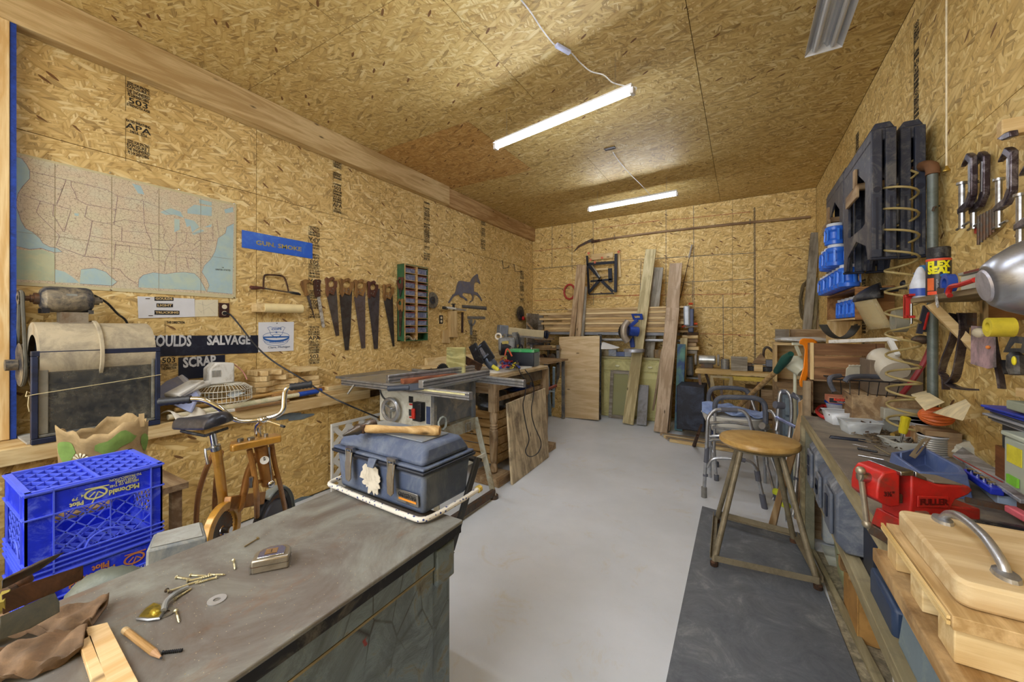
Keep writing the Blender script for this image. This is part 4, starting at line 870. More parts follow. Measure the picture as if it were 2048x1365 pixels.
# grey trunk at the left edge
t = thing('steamer_chest','weathered grey metal clad chest left of the blue crates','chest',(1.0,.1,0))
part('body',MB().bx(.62,.99,-.4,.235,.03,.79),mt('4a5054',.55,.3,.25,'7c7f7c',.35,9),t,True,bevel=.01); part('lid',MB().bx(.61,1.0,-.41,.245,.793,.85),mt('8b8c88',.6,.2,.12,'5f5f5a',.3,12),t,True,bevel=.012)
part('foot_rail',MB().bx(.61,1.0,-.4,.245,0,.028),M_old,t,True)
# grey bin, upturned
t = thing('grey_bin','dusty grey plastic bin upturned between the crates and the steel cabinet','bin',(1.55,.6,.40))
M_gbin = mt('6d7275',.7,0,.12,'9a988c',.35,10)
zb = .64; tp = [PZ(a,b_,zb) for a,b_ in ((307,1068),(405,1043),(414,1074),(292,1102))]; cc_ = sum(tp,V()) / 4; lo = [V((cc_.x + (p.x - cc_.x) * 1.12,cc_.y + (p.y - cc_.y) * 1.12,.40)) for p in tp]
part('body',MB().add(tp + lo,[(0,1,2,3),(4,7,6,5),(0,4,5,1),(1,5,6,2),(2,6,7,3),(3,7,4,0)]),M_gbin,t,True,bevel=.008)
part('panel',MB().slab([cc_ + (p - cc_) * .86 + V((0,0,.0005)) for p in tp],(0,0,.003)),mt('9fa09a',.7,0,.1,'8a877c',.3),t,True,bevel=.002)
part('rim',MB().slab([V((p.x,p.y,.402)) for p in [V((cc_.x + (p.x - cc_.x) * 1.2,cc_.y + (p.y - cc_.y) * 1.2,0)) for p in tp]],(0,0,.014)),M_gbin,t,True,bevel=.003)
solo('storage_box',MB().bx(1.39,1.52,.30,.56,0,.398),M_dkmet,'dark box on the floor carrying the grey bin','box',bevel=.01)
# ribbed hose end
hp = [V((1.853 + .045 * math.cos(a),.345 + .045 * math.cos(a),.64 + .045 * math.sin(a))) for a in [math.pi * k / 24 for k in range(25)]]
t = thing('ribbed_hose','grey ribbed hose bending up behind the steel cabinet','hose',(1.853,.345,.3)); pts = [hp[0] - V((0,0,.2 - .01 * k)) for k in range(20)] + hp + [hp[-1] - V((0,0,.01 * k)) for k in range(1,20)]
part('hose',MB().tube(pts,[.04 + .003 * (k % 2) for k in range(len(pts))],16),mt('5f645a',.55,.2,.15,'7d8078',.3),t,True)
solo('storage_box',MB().bx(1.72,1.94,.2,.46,0,.42),M_old,'wooden box on the floor under the ribbed hose','box',bevel=.006)
# ================================================================ STEEL CABINET IN THE FOREGROUND
X0,X1,Y0,Y1,ZT = 1.965,2.535,-.75,1.005,.75
t = thing('steel_cabinet','long grey steel tool cabinet with flaking paint and a rusty top','cabinet',((X0 + X1) / 2,.1,0))
mtop,nt,b = newmat('worn_steel_top'); vec = coords(nt,False)
n1 = nd(nt,'ShaderNodeTexNoise',i_Scale=3.2,i_Detail=10,i_Roughness=.7,i_Distortion=.7); nt.links.new(vec,n1.inputs['Vector'])
c = ramp(nt,[(.33,'65594f'),(.45,'75706a'),(.55,'85857e'),(.68,'999b93')],n1.outputs[0]).outputs[0]
n2 = nd(nt,'ShaderNodeTexNoise',i_Scale=9,i_Detail=10,i_Roughness=.75); nt.links.new(mapping(nt,vec,(1.6,.5,1)),n2.inputs['Vector'])
c = mixc(nt,ramp(nt,[(.55,(0,0,0,1)),(.72,(.8,.8,.8,1))],n2.outputs[0]).outputs[0],c,srgb('7d5f48'))
n3 = nd(nt,'ShaderNodeTexVoronoi',i_Scale=70); nt.links.new(vec,n3.inputs['Vector'])
c = mixc(nt,ramp(nt,[(.05,(1,1,1,1)),(.09,(0,0,0,1))],n3.outputs[0]).outputs[0],c,srgb('b3a88e'))
nt.links.new(c,b.inputs['Base Color']); b.inputs['Roughness'].default_value = .5; b.inputs['Metallic'].default_value = .25; bump(nt,b,n2.outputs[0],.1)
part('top',MB().bx(X0,X1,Y0,Y1,ZT - .012,ZT),mtop,t,True,bevel=.004)
part('top_edge',MB().bx(X0 + .006,X1 - .004,Y0 + .01,Y1 - .006,ZT - .04,ZT - .0125),M_black,t,True)
mp_,nt,b = newmat('flaking_paint'); vec = coords(nt,False)
n1 = nd(nt,'ShaderNodeTexNoise',i_Scale=7,i_Detail=12,i_Roughness=.72,i_Distortion=1.2); nt.links.new(vec,n1.inputs['Vector'])
c = ramp(nt,[(.3,'505c63'),(.47,'64717a'),(.56,'748590'),(.62,'77786c'),(.70,'5a5246')],n1.outputs[0]).outputs[0]
n2 = nd(nt,'ShaderNodeTexVoronoi',i_Scale=11,feature='DISTANCE_TO_EDGE'); nt.links.new(mapping(nt,vec,(1,1,.6),(.6,0,0)),n2.inputs['Vector'])
nn = nd(nt,'ShaderNodeTexNoise',i_Scale=4,i_Detail=5); nt.links.new(vec,nn.inputs['Vector'])
cr = ramp(nt,[(0,(1,1,1,1)),(.03,(0,0,0,1))],n2.outputs[0]).outputs[0]
cr2 = mixc(nt,1.0,cr,ramp(nt,[(.45,(0,0,0,1)),(.6,(1,1,1,1))],nn.outputs[0]).outputs[0],'MULTIPLY')
c = mixc(nt,cr2,c,srgb('2b2a26'))
n4 = nd(nt,'ShaderNodeTexNoise',i_Scale=16,i_Detail=6); nt.links.new(vec,n4.inputs['Vector'])
c = mixc(nt,ramp(nt,[(.70,(0,0,0,1)),(.74,(1,1,1,1))],n4.outputs[0]).outputs[0],c,srgb('8e2b26'))
nt.links.new(c,b.inputs['Base Color']); b.inputs['Roughness'].default_value = .45; bump(nt,b,n1.outputs[0],.9,.01)
part('body',MB().bx(X0 + .02,X1 - .03,Y0 + .02,Y1 - .03,.11,ZT - .041),mp_,t,True,bevel=.006)
part('side_panel',MB().bx(X1 - .0295,X1 - .02,Y0 + .03,Y1 - .12,.12,ZT - .10),mp_,t,True,bevel=.003)
part('upper_rail',MB().bx(X1 - .0295,X1 - .012,Y0 + .03,Y1 - .125,ZT - .094,ZT - .044),mp_,t,True,bevel=.003)
part('corner_plate',MB().bx(X1 - .0295,X1 - .008,Y1 - .115,Y1 - .035,ZT - .16,ZT - .05),mp_,t,True,bevel=.004)
part('upper_bead',MB().bx(X1 - .0195,X1 - .014,Y0 + .03,Y1 - .12,ZT - .103,ZT - .097),mt('8a7f62',.7),t,True)
part('base_rail',MB().bx(X1 - .029,X1 - .012,Y0 + .03,Y1 - .03,.085,.118),mp_,t,True,bevel=.003)
for y in (Y1 - .1,-.3):
 cs = part('caster',MB().cyl((X1 - .075,y,.05),(X1 - .035,y,.05),.05,20),M_black,t,True)
 part('caster',MB().cyl((X0 + .035,y,.05),(X0 + .075,y,.05),.05,20),M_black,t,True)
 part('fork',MB().bx(X1 - .082,X1 - .078,y - .02,y + .02,.05,.112).bx(X1 - .032,X1 - .028,y - .02,y + .02,.05,.112),M_iron,t,True)
# hand truck leaning over the cabinet end, perforated rail
t = thing('tow_bar','black steel tow bar crossing the end of the steel cabinet','bar',PT(905,1100,1.5))
a,m1,b_ = PT(956,915,1.50),PT(953,935,1.50),PT(902,1102,1.40)
part('bar',MB().bar(a,b_,.03,.012,(1,0,0)),mt('45474a',.5,.4,.2,'6e6458',.2),t,True,bevel=.002)
part('cross_piece',MB().bar(PT(936,915,1.56),PT(958,922,1.50),.03,.012),M_black,t,True,bevel=.002)
part('lower_link',MB().bar(b_,PT(893,1125,1.38),.02,.02),M_iron,t,True)
# ---- tool box
KZ = .84
t = thing('tool_box','large slate blue plastic tool box with two metal latches and a torn sticker','toolbox',(2.28,1.07,ZT))
M_tb = mt('4a5670',.5,0,.1,'6f7886',.25,12); M_tbd = mt('20242f',.5,0,.15)
bx0,bx1,by0,by1 = 2.03,2.565,.935,1.235; A = PZ(672,978,ZT); B = PZ(846,1044,ZT); print('toolbox',A,B,PZ(934,1008,ZT))
ang = math.atan2(B.y - A.y,B.x - A.x); L = (B - A).length; dep = .25; Fm = frame(A,(math.cos(ang),math.sin(ang),0),(-math.sin(ang),math.cos(ang),0))
def TB(x,y,z): return Fm @ V((x,y,z * KZ))
def tapered(x0,x1,y0,y1,z0,z1,gx,gy):
 return MB().add([TB(x0,y0,z0),TB(x1,y0,z0),TB(x1,y1,z0),TB(x0,y1,z0),TB(x0 - gx,y0 - gy,z1),TB(x1 + gx,y0 - gy,z1),TB(x1 + gx,y1 + gy,z1),TB(x0 - gx,y1 + gy,z1)],[(3,2,1,0),(4,5,6,7),(0,1,5,4),(1,2,6,5),(2,3,7,6),(3,0,4,7)])
part('tub',tapered(.012,L - .012,.012,dep - .012,.012,.175,.012,.008),M_tb,t,True,bevel=.014)
part('tub_rim',tapered(-.012,L + .012,-.01,dep + .01,.176,.19,.002,.002),M_tbd,t,True,bevel=.004)
part('lid_rim',tapered(-.008,L + .008,-.006,dep + .006,.191,.203,0,0),M_tb,t,True,bevel=.004)
part('lid',tapered(0,L,0,dep,.2035,.275,-.022,-.035),M_tb,t,True,bevel=.016)
part('lid_panel',tapered(.05,L - .06,.055,dep - .055,.2765,.281,-.004,-.004),mt('6c7480',.7,0,.1,'8a8779',.4),t,True,bevel=.002)
for u in (.115,.36):
 u = u * L / .5
 l_ = part('latch',MB().slab([TB(u - .018,-.0135,.20),TB(u + .018,-.0135,.20),TB(u + .017,-.0185,.14),TB(u + .016,-.018,.085),TB(u + .004,-.018,.07),TB(u - .014,-.018,.078),TB(u - .017,-.0185,.14)],TB(0,-.006,0) - TB(0,0,0)),mt('9c9484',.4,.8,.15,'6c5a44',.2),t,True,bevel=.002)
 part('latch_loop',MB().tube([TB(u - .014,-.021,.135),TB(u - .014,-.021,.212),TB(u + .014,-.021,.212),TB(u + .014,-.021,.135)],.0025,6).bar(TB(u - .022,-.012,.214),TB(u + .022,-.012,.214),.012,.012),M_steel,t,True)
part('handle_clip',MB().slab([TB(L * .47,-.012,.197),TB(L * .56,-.012,.2),TB(L * .55,-.022,.165),TB(L * .48,-.022,.165)],TB(0,-.008,0) - TB(0,0,0)),M_tb,t,True,bevel=.002)
rr = random.Random(4); pl = []
for k in range(46):
 a = 2 * math.pi * k / 46; r = 1 + rr.uniform(-.25,.16) * (1.4 if math.sin(a) < 0 else .6); pl.append((L * .46 + .056 * r * math.cos(a),.104 + .062 * r * math.sin(a)))
part('torn_sticker',MB().slab([TB(x,.0005 - .0075 * 0 - .0045 * z / .1 + .001,z) for x,z in pl],TB(0,-.0022,0) - TB(0,0,0)),mt('cfc8b8',.8,0,.08,'8f8674',.25,20),t,True)
part('badge',MB().slab([TB(L * .74,.0045,.045),TB(L * .955,.0045,.045),TB(L * .955,-.0005,.098),TB(L * .74,-.0005,.098)],TB(0,-.0035,0) - TB(0,0,0)),M_steel,t,True,bevel=.001)
part('badge_band',MB().slab([TB(L * .76,.0012,.057),TB(L * .935,.0012,.057),TB(L * .935,.0004,.065),TB(L * .76,.0004,.065)],TB(0,-.0026,0) - TB(0,0,0)),mt('d98a2b',.5),t,True)
q = text_mb('GREYSTONE',.021,frame(TB(L * .847,-.0026,.078),TB(1,0,0) - TB(0,0,0),(0,0,1)),.0006,bold=.0007,sx=.72); part('badge_lettering',q,M_black,t,True)
# bungee cord round the box foot
bc = [TB(-.03,.06,.03),TB(-.022,-.012,.024),TB(.05,-.018,.022),TB(L * .5,-.018,.016),TB(L * .9,-.02,.016),TB(L + .012,-.012,.018),TB(L + .028,.05,.02),TB(L + .04,.16,.03),TB(L + .045,.24,.04)]
t = thing('bungee_cord','white bungee cord with blue flecks around the tool box foot','cord',bc[0]); pts = smoothpts(bc,10)
mch,nt,b = newmat('flecked_cord'); vec = coords(nt,False); ch = nd(nt,'ShaderNodeTexVoronoi',i_Scale=75); nt.links.new(vec,ch.inputs['Vector'])
nt.links.new(ramp(nt,[(.24,'2c3f7a'),(.3,'d9d5cc')],ch.outputs[0]).outputs[0],b.inputs['Base Color'])
part('cord',MB().tube(pts,.0085,10),mch,t,True); part('ferrule',MB().cyl(pts[-3],pts[-1] + (pts[-1] - pts[-3]) * .4,.013,10),mt('c3a94e',.5),t,True); part('hook',MB().tube([pts[-1],pts[-1] + (pts[-1] - pts[-3]) * 1.5,PT(953,985,1.5)],.002,5),mt('d08a86',.5),t,True)
# hammer on the box
zt = .75 + .281 * .84 + .018
hd = PZ(722,858,zt); he = PZ(880,862,zt + .002); d = (he - hd).normalized(); s = V((-d.y,d.x,0))
t = thing('ball_hammer','heavy hammer with a thick worn wooden handle lying on the tool box','hammer',hd)
L_ = (he - hd).length
part('handle',MB().tube([hd + d * L_ * k for k in (.02,.12,.2,.35,.55,.8,.95,1.0)],[.013,.015,.016,.013,.012,.017,.019,.016],14),wood('c9ab78','9c7a48',stain='6b5135',sa=.2),t,True)
part('head',MB().lathe([(.019,-.06),(.022,-.056),(.022,-.03),(.016,-.02),(.018,.02),(.013,.03),(.006,.065),(.004,.075)],hd,-s * .8 + V((0,0,-.08)) + d * -.35,14),mt('6b6660',.4,.8,.2,'5a4030',.2),t,True)
part('cheek',MB().box(hd,(.042,.03,.03),Matrix.Rotation(math.atan2(d.y,d.x),3,'Z')),M_rust,t,True,bevel=.004)
# ---- small things on the steel top
M_zinc = mt('c9c2a0',.35,.85,.1,'8a7a55',.15,40)
c = PZ(545,1130,ZT); t = thing('tape_measure','worn chrome tape measure lying flat on the steel top','tape measure',c,rad(52))
cs = [(-.042,-.032),(.042,-.032),(.042,.012),(.03,.03),(.01,.036),(-.012,.036),(-.034,.024),(-.042,.008)]
part('case',MB().prism(cs,.034),mt('a8a193',.3,.75,.1,'857a66',.2,20),t,bevel=.004); part('side_plate',MB().prism([(x * .72,y * .72) for x,y in cs],.002,Matrix.Translation((0,0,.0345))),M_chrome,t,bevel=.001)
part('seam',MB().prism([(x * 1.012,y * 1.012) for x,y in cs],.0015,Matrix.Translation((0,0,.017))),M_iron,t); part('label',MB().bx(-.016,.012,-.012,.012,.037,.0376),mt('8f6f4a',.5,.3),t)
q = text_mb('1',.02,frame((-.002,0,.0378),(1,0,0),(0,1,0)),.0002); part('lettering',q,M_black,t); part('tape_end',MB().bx(-.046,-.042,-.03,-.016,.002,.02),M_steel,t)
def screw(a,b_,label,m=M_zinc,r=.0022,head=.0045):
 a = PZ(*a,ZT + .004); b_ = PZ(*b_,ZT + .003); d = (b_ - a); L = d.length; d.normalize(); o_ = thing('wood_screw',label,'screw',a,group='screws scattered on the steel top')
 part('head',MB().lathe([(0,-.0005),(head,0),(head,.0012),(r,.004)],a,d,10),m,o_,True)
 n = 22; pts = [a + d * (.003 + (L - .003) * k / n) for k in range(n + 1)]; rr = [r * (1.0 if k < n * .35 else (1.25 if k % 2 else .85)) * (1 if k < n - 2 else (.6 if k < n else .15)) for k in range(n + 1)]
 part('shank',MB().tube(pts,rr,8),m,o_,True); return o_
for a,b_,l in [((353,1155),(383,1160),'screw at the back left of the screw heap, pointing right'),((381,1151),(418,1153),'screw lying along the top of the screw heap'),((374,1163),(430,1150),'screw crossing the middle of the heap'),((335,1184),(405,1160),'long screw reaching to the lower left of the heap'),
                 ((418,1150),(451,1150),'screw at the right tip of the heap'),((434,1155),(390,1168),'screw lying just under the right tip of the heap'),((467,1121),(470,1140),'short screw standing apart left of the tape measure'),((352,1222),(358,1246),'short screw below the wire stripper-like cleat'.replace('wire stripper-like cleat','bent brass cleat')),
                 ((349,1199),(384,1177),'dark-tipped screw beside the bent handle')]: screw(a,b_,l)
screw((333,1181),(345,1186),'tiny dark nail at the left of the heap',M_iron,.0018,.005)
a = PZ(489,1094,ZT + .003); b_ = PZ(515,1078,ZT + .003); solo('nail',MB().cyl(a,b_,.0018,8).cyl(b_,b_ + (b_ - a).normalized() * .002,.005,10),mt('8c7a55',.5,.7),'single nail lying behind the tape measure','nail')
a = PZ(325,1306,ZT + .003); b_ = PZ(366,1301,ZT + .003); d = (b_ - a); pts = [a + d * k / 20 for k in range(21)]
solo('drywall_screw',MB().tube(pts,[.004,.003] + [.0034 if k % 2 else .002 for k in range(18)] + [.0004],8),mt('2b2d33',.5,.5),'black coarse screw beside the pencil point','screw')
def washer(px,py,r,label,m=M_steel):
 c = PZ(px,py,ZT + .0005); return solo('washer',MB().ring(r,r * .4,.002,Matrix.Translation(c),28),m,label,'washer')
washer(434,1201,.0185,'flat pale steel washer alone right of the screw heap',mt('c3c4c8',.3,.6,.08)); washer(332,1227,.017,'grey washer half under the brass cleat')
# cleat with grey handle
a = PZ(300,1228,ZT + .012); t = thing('brass_cleat','small brass and steel scoop-like fitting with a bent grey stem','fitting',a)
sc_pts = [PZ(x,y,ZT + .004) for x,y in ((275,1238),(290,1220),(308,1208),(322,1212),(327,1224),(318,1238),(298,1240))]
part('rim',MB().tube(sc_pts,.0035,6,closed=True),M_steel,t,True); part('body',MB().slab(sc_pts,(0,0,.003)),mt('a08a2e',.35,.6,.2,'5d5324',.3,60),t,True)
part('hump',MB().ball(PZ(310,1226,ZT + .006),.012,(1.2,.8,.7)),mt('a08a2e',.35,.6,.2),t,True)
part('stem',MB().tube(smoothpts([PZ(327,1222,ZT + .008),PZ(332,1205,ZT + .01),PZ(345,1192,ZT + .012),PZ(360,1183,ZT + .008),PZ(376,1176,ZT + .006)],4),.0055,8),mt('8a8c8b',.45,.3),t,True)
# carpenter pencil
a = PZ(248,1260,ZT + .006); b_ = PZ(324,1318,ZT + .006); d = (b_ - a); L = d.length; d.normalize(); s = V((-d.y,d.x,0))
t = thing('pencil','stubby round wooden pencil with a banded end lying on the steel top','pencil',a); part('barrel',MB().tube([a + d * L * .1,a + d * L * .8],.0062,10),wood('b79363','94703f',stain='6b5135',sa=.2),t,True)
part('ferrule',MB().tube([a,a + d * L * .02,a + d * L * .1],[.005,.0064,.0064],10),mt('c9b187',.5,.3),t,True); part('point',MB().tube([a + d * L * .8,a + d * L * .97],[.0062,.002],10),mt('b08a66',.7),t,True); part('lead',MB().tube([a + d * L * .97,b_],[.002,.0006],8),M_black,t,True)
mb = MB(); rr = random.Random(5)
for k in range(200):
 x = rr.uniform(X0 + .03,X1 - .03); y = rr.uniform(.1,.93); mb.box((x,y,ZT + .0008),(rr.uniform(.0008,.0022),.0008,.0005),(0,0,rr.uniform(0,3)))
solo('wood_dust',mb,mt('cdbb92',.9),'loose sawdust flecks on the steel top','dust',kind='stuff')
# ---- gloves, timber and old vice at the lower left corner
t = thing('rusty_vice','rusted bench vice jaws at the lower left edge, above the gloves','vice',PT(60,1180,.70))
part('jaw',MB().slab([PT(*p) for p in ((0,1192,.68),(128,1150,.76),(128,1178,.76),(2,1232,.68))],(-.012,.03,0)),mt('4f3b30',.8,.4,.25,'6c4c38',.4,12,.4),t,True,bevel=.003)
part('upper_jaw',MB().slab([PT(*p) for p in ((0,1160,.70),(40,1146,.72),(64,1138,.74),(44,1152,.74),(2,1183,.70))],(-.03,.05,.0)),mt('4d4844',.6,.5,.2,'5c4638',.3),t,True,bevel=.003)
part('screw',MB().cyl(PT(10,1185,.73),PT(58,1160,.78),.008,10),M_iron,t,True); part('nut',MB().ball(PT(45,1162,.76),.014),M_rust,t,True)
part('bracket',MB().bar(PT(0,1215,.68),PT(14,1190,.70),.01,.02),mt('9a8a3c',.6,.3),t,True)
solo('vice_base',MB().slab([PT(*p) for p in ((0,1230,.70),(110,1182,.78),(122,1206,.79),(60,1240,.74),(0,1262,.70))],(0,0,-.02)),mt('7a7c74',.7,.2,.15,'5d6668',.3),'grey painted casting under the rusted vice jaws','casting',bevel=.004)
mcl = mt('8f7358',.95,0,.2,'6d5a48',.4,16,.6,fine=60)
def glove(o,ax,L,W,name,label,seed):
 r_ = random.Random(seed); L = V(ax).length; ax = V(ax).normalized(); sd = V((-ax.y,ax.x,0))
 t = thing(name,label,'glove',o)
 def f(u,v_):
  a = 2 * math.pi * v_; w_ = W * (.75 + .25 * math.cos(u * 5 + seed)) * (1 if u < .93 else 1); h = .013 * (1 + .25 * math.sin(u * 9 + seed))
  wob = .006 * math.sin(13 * u + 5 * math.sin(a) + seed) + .004 * math.sin(27 * u + a * 2)
  return o + ax * (L * u) + sd * (w_ * math.cos(a) * .5) + V((0,0,.019 + h * math.sin(a) + wob + .008 * math.sin(u * 6)))
 part('body',MB().grid(f,36,20),mcl,t,True,solid=.003)
 e = f(1,0)
 return t
G0 = PZ(0,1290,ZT + .05); glove(PZ(-60,1300,ZT + .0),(PZ(200,1235,ZT) - PZ(-60,1300,ZT)),.27,.085,'leather_glove','brown leather glove cuff pointing to the pencil, upper of two',1)
glove(PZ(-120,1400,ZT),(PZ(170,1290,ZT) - PZ(-120,1400,ZT)),.28,.10,'leather_glove','brown leather glove lying nearest the lower left picture corner',3)
for (p,q,r_,s_,l,m) in (((170,1256),(215,1245),(285,1380),(225,1395),'pale planed batten running out from under the gloves',M_pine),((158,1285),(182,1270),(225,1390),(196,1400),'rough grey batten beside the pale one under the gloves',M_old)):
 pp = [PZ(*x,ZT + .014) for x in (p,q,r_,s_)]; ctr = sum(pp,V()) / 4
 solo('batten',MB().slab(pp,(0,0,-.013)),wood('e6c99a','cfa873','y') if 'pale' in l else wood('b7a284','8f7757','y'),l,'batten',bevel=.001)
# ================================================================ EXERCISE BIKE
M_bike = mt('c08d38',.32,.25,.12,'8f6a2c',.15,14,spec=.5,coat=.3); M_bikeb = mt('a5743c',.35,.25,.15,'6f4622',.2)
t = thing('exercise_bike','old orange exercise bike with chrome handlebar and black saddle','exercise bike',(1.5,.95,0))
def TT(pts): return [PT(*p) for p in pts]
def tb(n,pts,r,m,k=5,seg=10,**kw): return part(n,MB().tube(smoothpts(TT(pts),k) if k > 1 else TT(pts),r,seg),m,t,True,**kw)
tb('handlebar',[(378,799,1.655),(398,799,1.67),(415,803,1.68),(440,818,1.70),(462,835,1.72),(480,842,1.73),(503,842,1.745),(530,837,1.77),(552,832,1.78),(566,820,1.79),(568,800,1.80),(570,784,1.81),(576,776,1.82),(590,772,1.84)],.0115,M_chrome,4,12)
for pp in (((318,805,1.62),(350,802,1.64),(382,799,1.656)),((580,775,1.825),(602,771,1.84),(624,769,1.86))):
 P_ = TT(pp); n = 12; pts = [P_[0].lerp(P_[2],k / n) for k in range(n + 1)]; part('grip',MB().tube(pts,[.016 if k == 0 else (.018 if k % 2 else .0155) for k in range(n)] + [.017],12),mt('23252b',.45,0,.2),t,True)
part('clamp',MB().ball(PT(526,840,1.76),.022,(1,1,.8)).cyl(PT(535,843,1.75),PT(566,853,1.72),.004,6),M_chrome,t,True); part('lever_tip',MB().cyl(PT(562,852,1.722),PT(569,854,1.715),.006,8),M_black,t,True)
tb('stem',[(526,842,1.77),(517,850,1.775),(515,862,1.78),(518,880,1.79)],.014,M_chrome,3,12)
# tray
q = TT([(462,895,1.70),(562,873,1.86),(558,885,1.78),(464,911,1.64)]); o1,o2,o3,o4 = q
c0_ = PT(512,885,1.76); X_ = (PT(560,876,1.82) - PT(464,900,1.68)); X_.z = 0; LX = X_.length; X_.normalize(); Y_ = V((-X_.y,X_.x,0)); zt_ = c0_.z
part('console',MB().prism([(-LX * .55,-.02),(-LX * .5,-.035),(LX * .5,-.035),(LX * .55,-.0),(LX * .5,.045),(-LX * .48,.045)],.032,frame(c0_ - V((0,0,.016)),X_,Y_)),M_bike,t,True,bevel=.006)
part('console_knob',MB().cyl(c0_ + X_ * -.06 + V((0,0,.017)),c0_ + X_ * -.06 + V((0,0,.03)),.012).cyl(c0_ + X_ * -.02 + V((0,0,.017)),c0_ + X_ * -.02 + V((0,0,.026)),.015).cyl(c0_ + X_ * .04 + V((0,0,.017)),c0_ + X_ * .04 + V((0,0,.03)),.009),M_steel,t,True)
tb('head_tube',[(521,892,1.79),(528,925,1.81),(536,968,1.84)],.027,M_bikeb,1,16)
# oval badge lies on the tube
a = PT(529,921,1.78); part('badge',MB().lathe([(0,0),(.018,0),(.018,.002),(0,.002)],a,PT(529,921,1.7) - PT(529,921,1.8),24),M_white,t,True)
bg = t.children[-1]; 
q = text_mb('MUSIC-EX',.011,frame(a + (CAM - a).normalized() * .003,(PT(533,940,1.79) - PT(526,903,1.77)),(CAM - a).cross(PT(533,940,1.79) - PT(526,903,1.77))),.0003,bold=.0002,sx=.62); part('badge_lettering',q,M_black,t,True)
tb('fork',[(499,900,1.74),(508,945,1.76),(513,990,1.78),(514,1045,1.98)],.012,M_bikeb); tb('fork',[(543,890,1.83),(550,930,1.86),(560,970,1.90),(572,1030,2.12)],.011,M_bikeb)
tb('fork_bridge',[(512,966,1.77),(530,960,1.84),(556,953,1.88)],.008,M_bikeb,1); part('brake_hub',MB().ball(PT(541,968,1.83),.02),M_chrome,t,True)
tb('brake_rod',[(538,895,1.80),(540,930,1.81),(543,965,1.83)],.004,M_steel,1,6); tb('brake_rod',[(502,955,1.74),(502,975,1.75)],.008,M_steel,1,8)
# wheel: a ring seen obliquely
wc = PT(545,1057,2.08); fw = frame(wc,V((-.6,.8,0)),(0,0,1))
part('tyre',MB().tube([fw @ V((.185 * math.cos(a),.185 * math.sin(a),0)) for a in [2 * math.pi * k / 40 for k in range(40)]],.018,10,closed=True),M_black,t,True)
part('rim',MB().ring(.17,.15,.012,fw @ Matrix.Translation((0,0,-.006)),36),M_iron,t,True); part('flywheel',MB().lathe([(0,-.03),(.08,-.028),(.14,-.012),(.15,0),(.14,.012),(0,.02)],wc,fw.to_3x3() @ V((0,0,1)),32),mt('4b4b52',.4,.3),t,True)
fp = [[fw @ V((r_ * math.cos(a),r_ * math.sin(a),z_)) for a in [rad(-5) + rad(120) * k / 18 for k in range(19)]] for r_,z_ in ((.205,-.028),(.216,-.012),(.216,.012),(.205,.028))]
mb = MB(); mb.grid(lambda u,v_: fp[round(u * 3)][round(v_ * 18)],3,18); part('fender',mb,mt('9aa3a0',.4,.3,.1),t,True,solid=.002)
# saddle
so = PT(410,848,1.60); sx_ = V((-.85,-.5,0)).normalized(); sy_ = V((.5,-.85,0)).normalized()
def sad(u,v_):
 a = 2 * math.pi * v_; x = -.09 + .225 * u; e = min(1,(max(0,u) / .14) ** .5,(max(0,1 - u) / .10) ** .5) + .001; w_ = (.020 + .078 * (1 - u) ** 1.6) * e
 return so + sx_ * x + sy_ * (w_ * math.cos(a)) + V((0,0,.034 * e * math.sin(a) * (1 if math.sin(a) > 0 else .8) * (1 - .35 * u) + .022 * (1 - u) ** 2 - .016 * abs(math.cos(a)) ** 3))
part('saddle',MB().grid(sad,30,28),mt('23252e',.3,0,.15,'4a4a50',.15),t,True)
part('saddle_springs',MB().tube([so + sx_ * -.06 + sy_ * .05 + V((0,0,-.03)),so + V((0,0,-.05)),so + sx_ * .1 + V((0,0,-.03))],.006,6).tube([so + sx_ * -.06 - sy_ * .05 + V((0,0,-.03)),so + V((0,0,-.05))],.006,6),M_black,t,True)
tb('seat_post',[(425,866,1.62),(431,900,1.64)],.0125,M_chrome,1,12); part('seat_collar',MB().cyl(PT(430,892,1.635),PT(432,900,1.64),.019,14),M_steel,t,True); tb('quick_lever',[(426,897,1.63),(410,900,1.60),(412,912,1.59),(416,929,1.59)],.005,M_steel,1,8)
tb('seat_tube',[(432,900,1.64),(440,950,1.68),(447,1008,1.74)],.019,M_bike,1,14); tb('seat_stay',[(426,910,1.66),(412,940,1.70),(398,985,1.74),(393,1030,1.78),(393,1060,1.80)],.011,M_bikeb); tb('seat_stay',[(442,905,1.66),(434,950,1.74),(430,1000,1.80),(430,1020,1.82)],.011,M_bikeb)
tb('down_tube',[(513,910,1.80),(497,945,1.80),(488,985,1.79),(480,1015,1.77),(466,1024,1.75),(450,1012,1.74)],.016,M_bikeb,5,12)
# chain guard
gc = PT(437,1062,1.66); fg = frame(gc,V((-.6,.8,0)),(0,0,1)); part('chain_guard',MB().ring(.115,.083,.03,fg,36),M_bike,t,True,bevel=.003)
part('chain_guard_arm',MB().bar(fg @ V((.03,.10,.015)),fg @ V((.32,.0,.015)),.03,.06),M_bikeb,t,True,bevel=.003); part('chainring',MB().ring(.075,.02,.004,fg @ Matrix.Translation((0,0,.012)),teeth=30,td=.006),M_iron,t,True); part('crank',MB().bar(fg @ V((0,0,.03)),fg @ V((-.02,-.13,.035)),.02,.012).cyl(fg @ V((0,0,-.04)),fg @ V((0,0,.05)),.014),M_chrome,t,True)
part('floor_rail',MB().bar((1.50,.62,.03),(1.10,1.35,.03),.05,.04).bar((1.35,.60,.02),(1.62,.80,.02),.05,.04),M_bikeb,t,True,bevel=.004)
part('frame_post',MB().cyl(PT(447,1008,1.74),(1.42,.76,.04),.016).cyl(fw @ V((0,0,-.03)),(1.25,1.1,.04),.014).cyl(PT(514,1045,1.98),(1.2,1.2,.04),.012),M_bikeb,t,True)
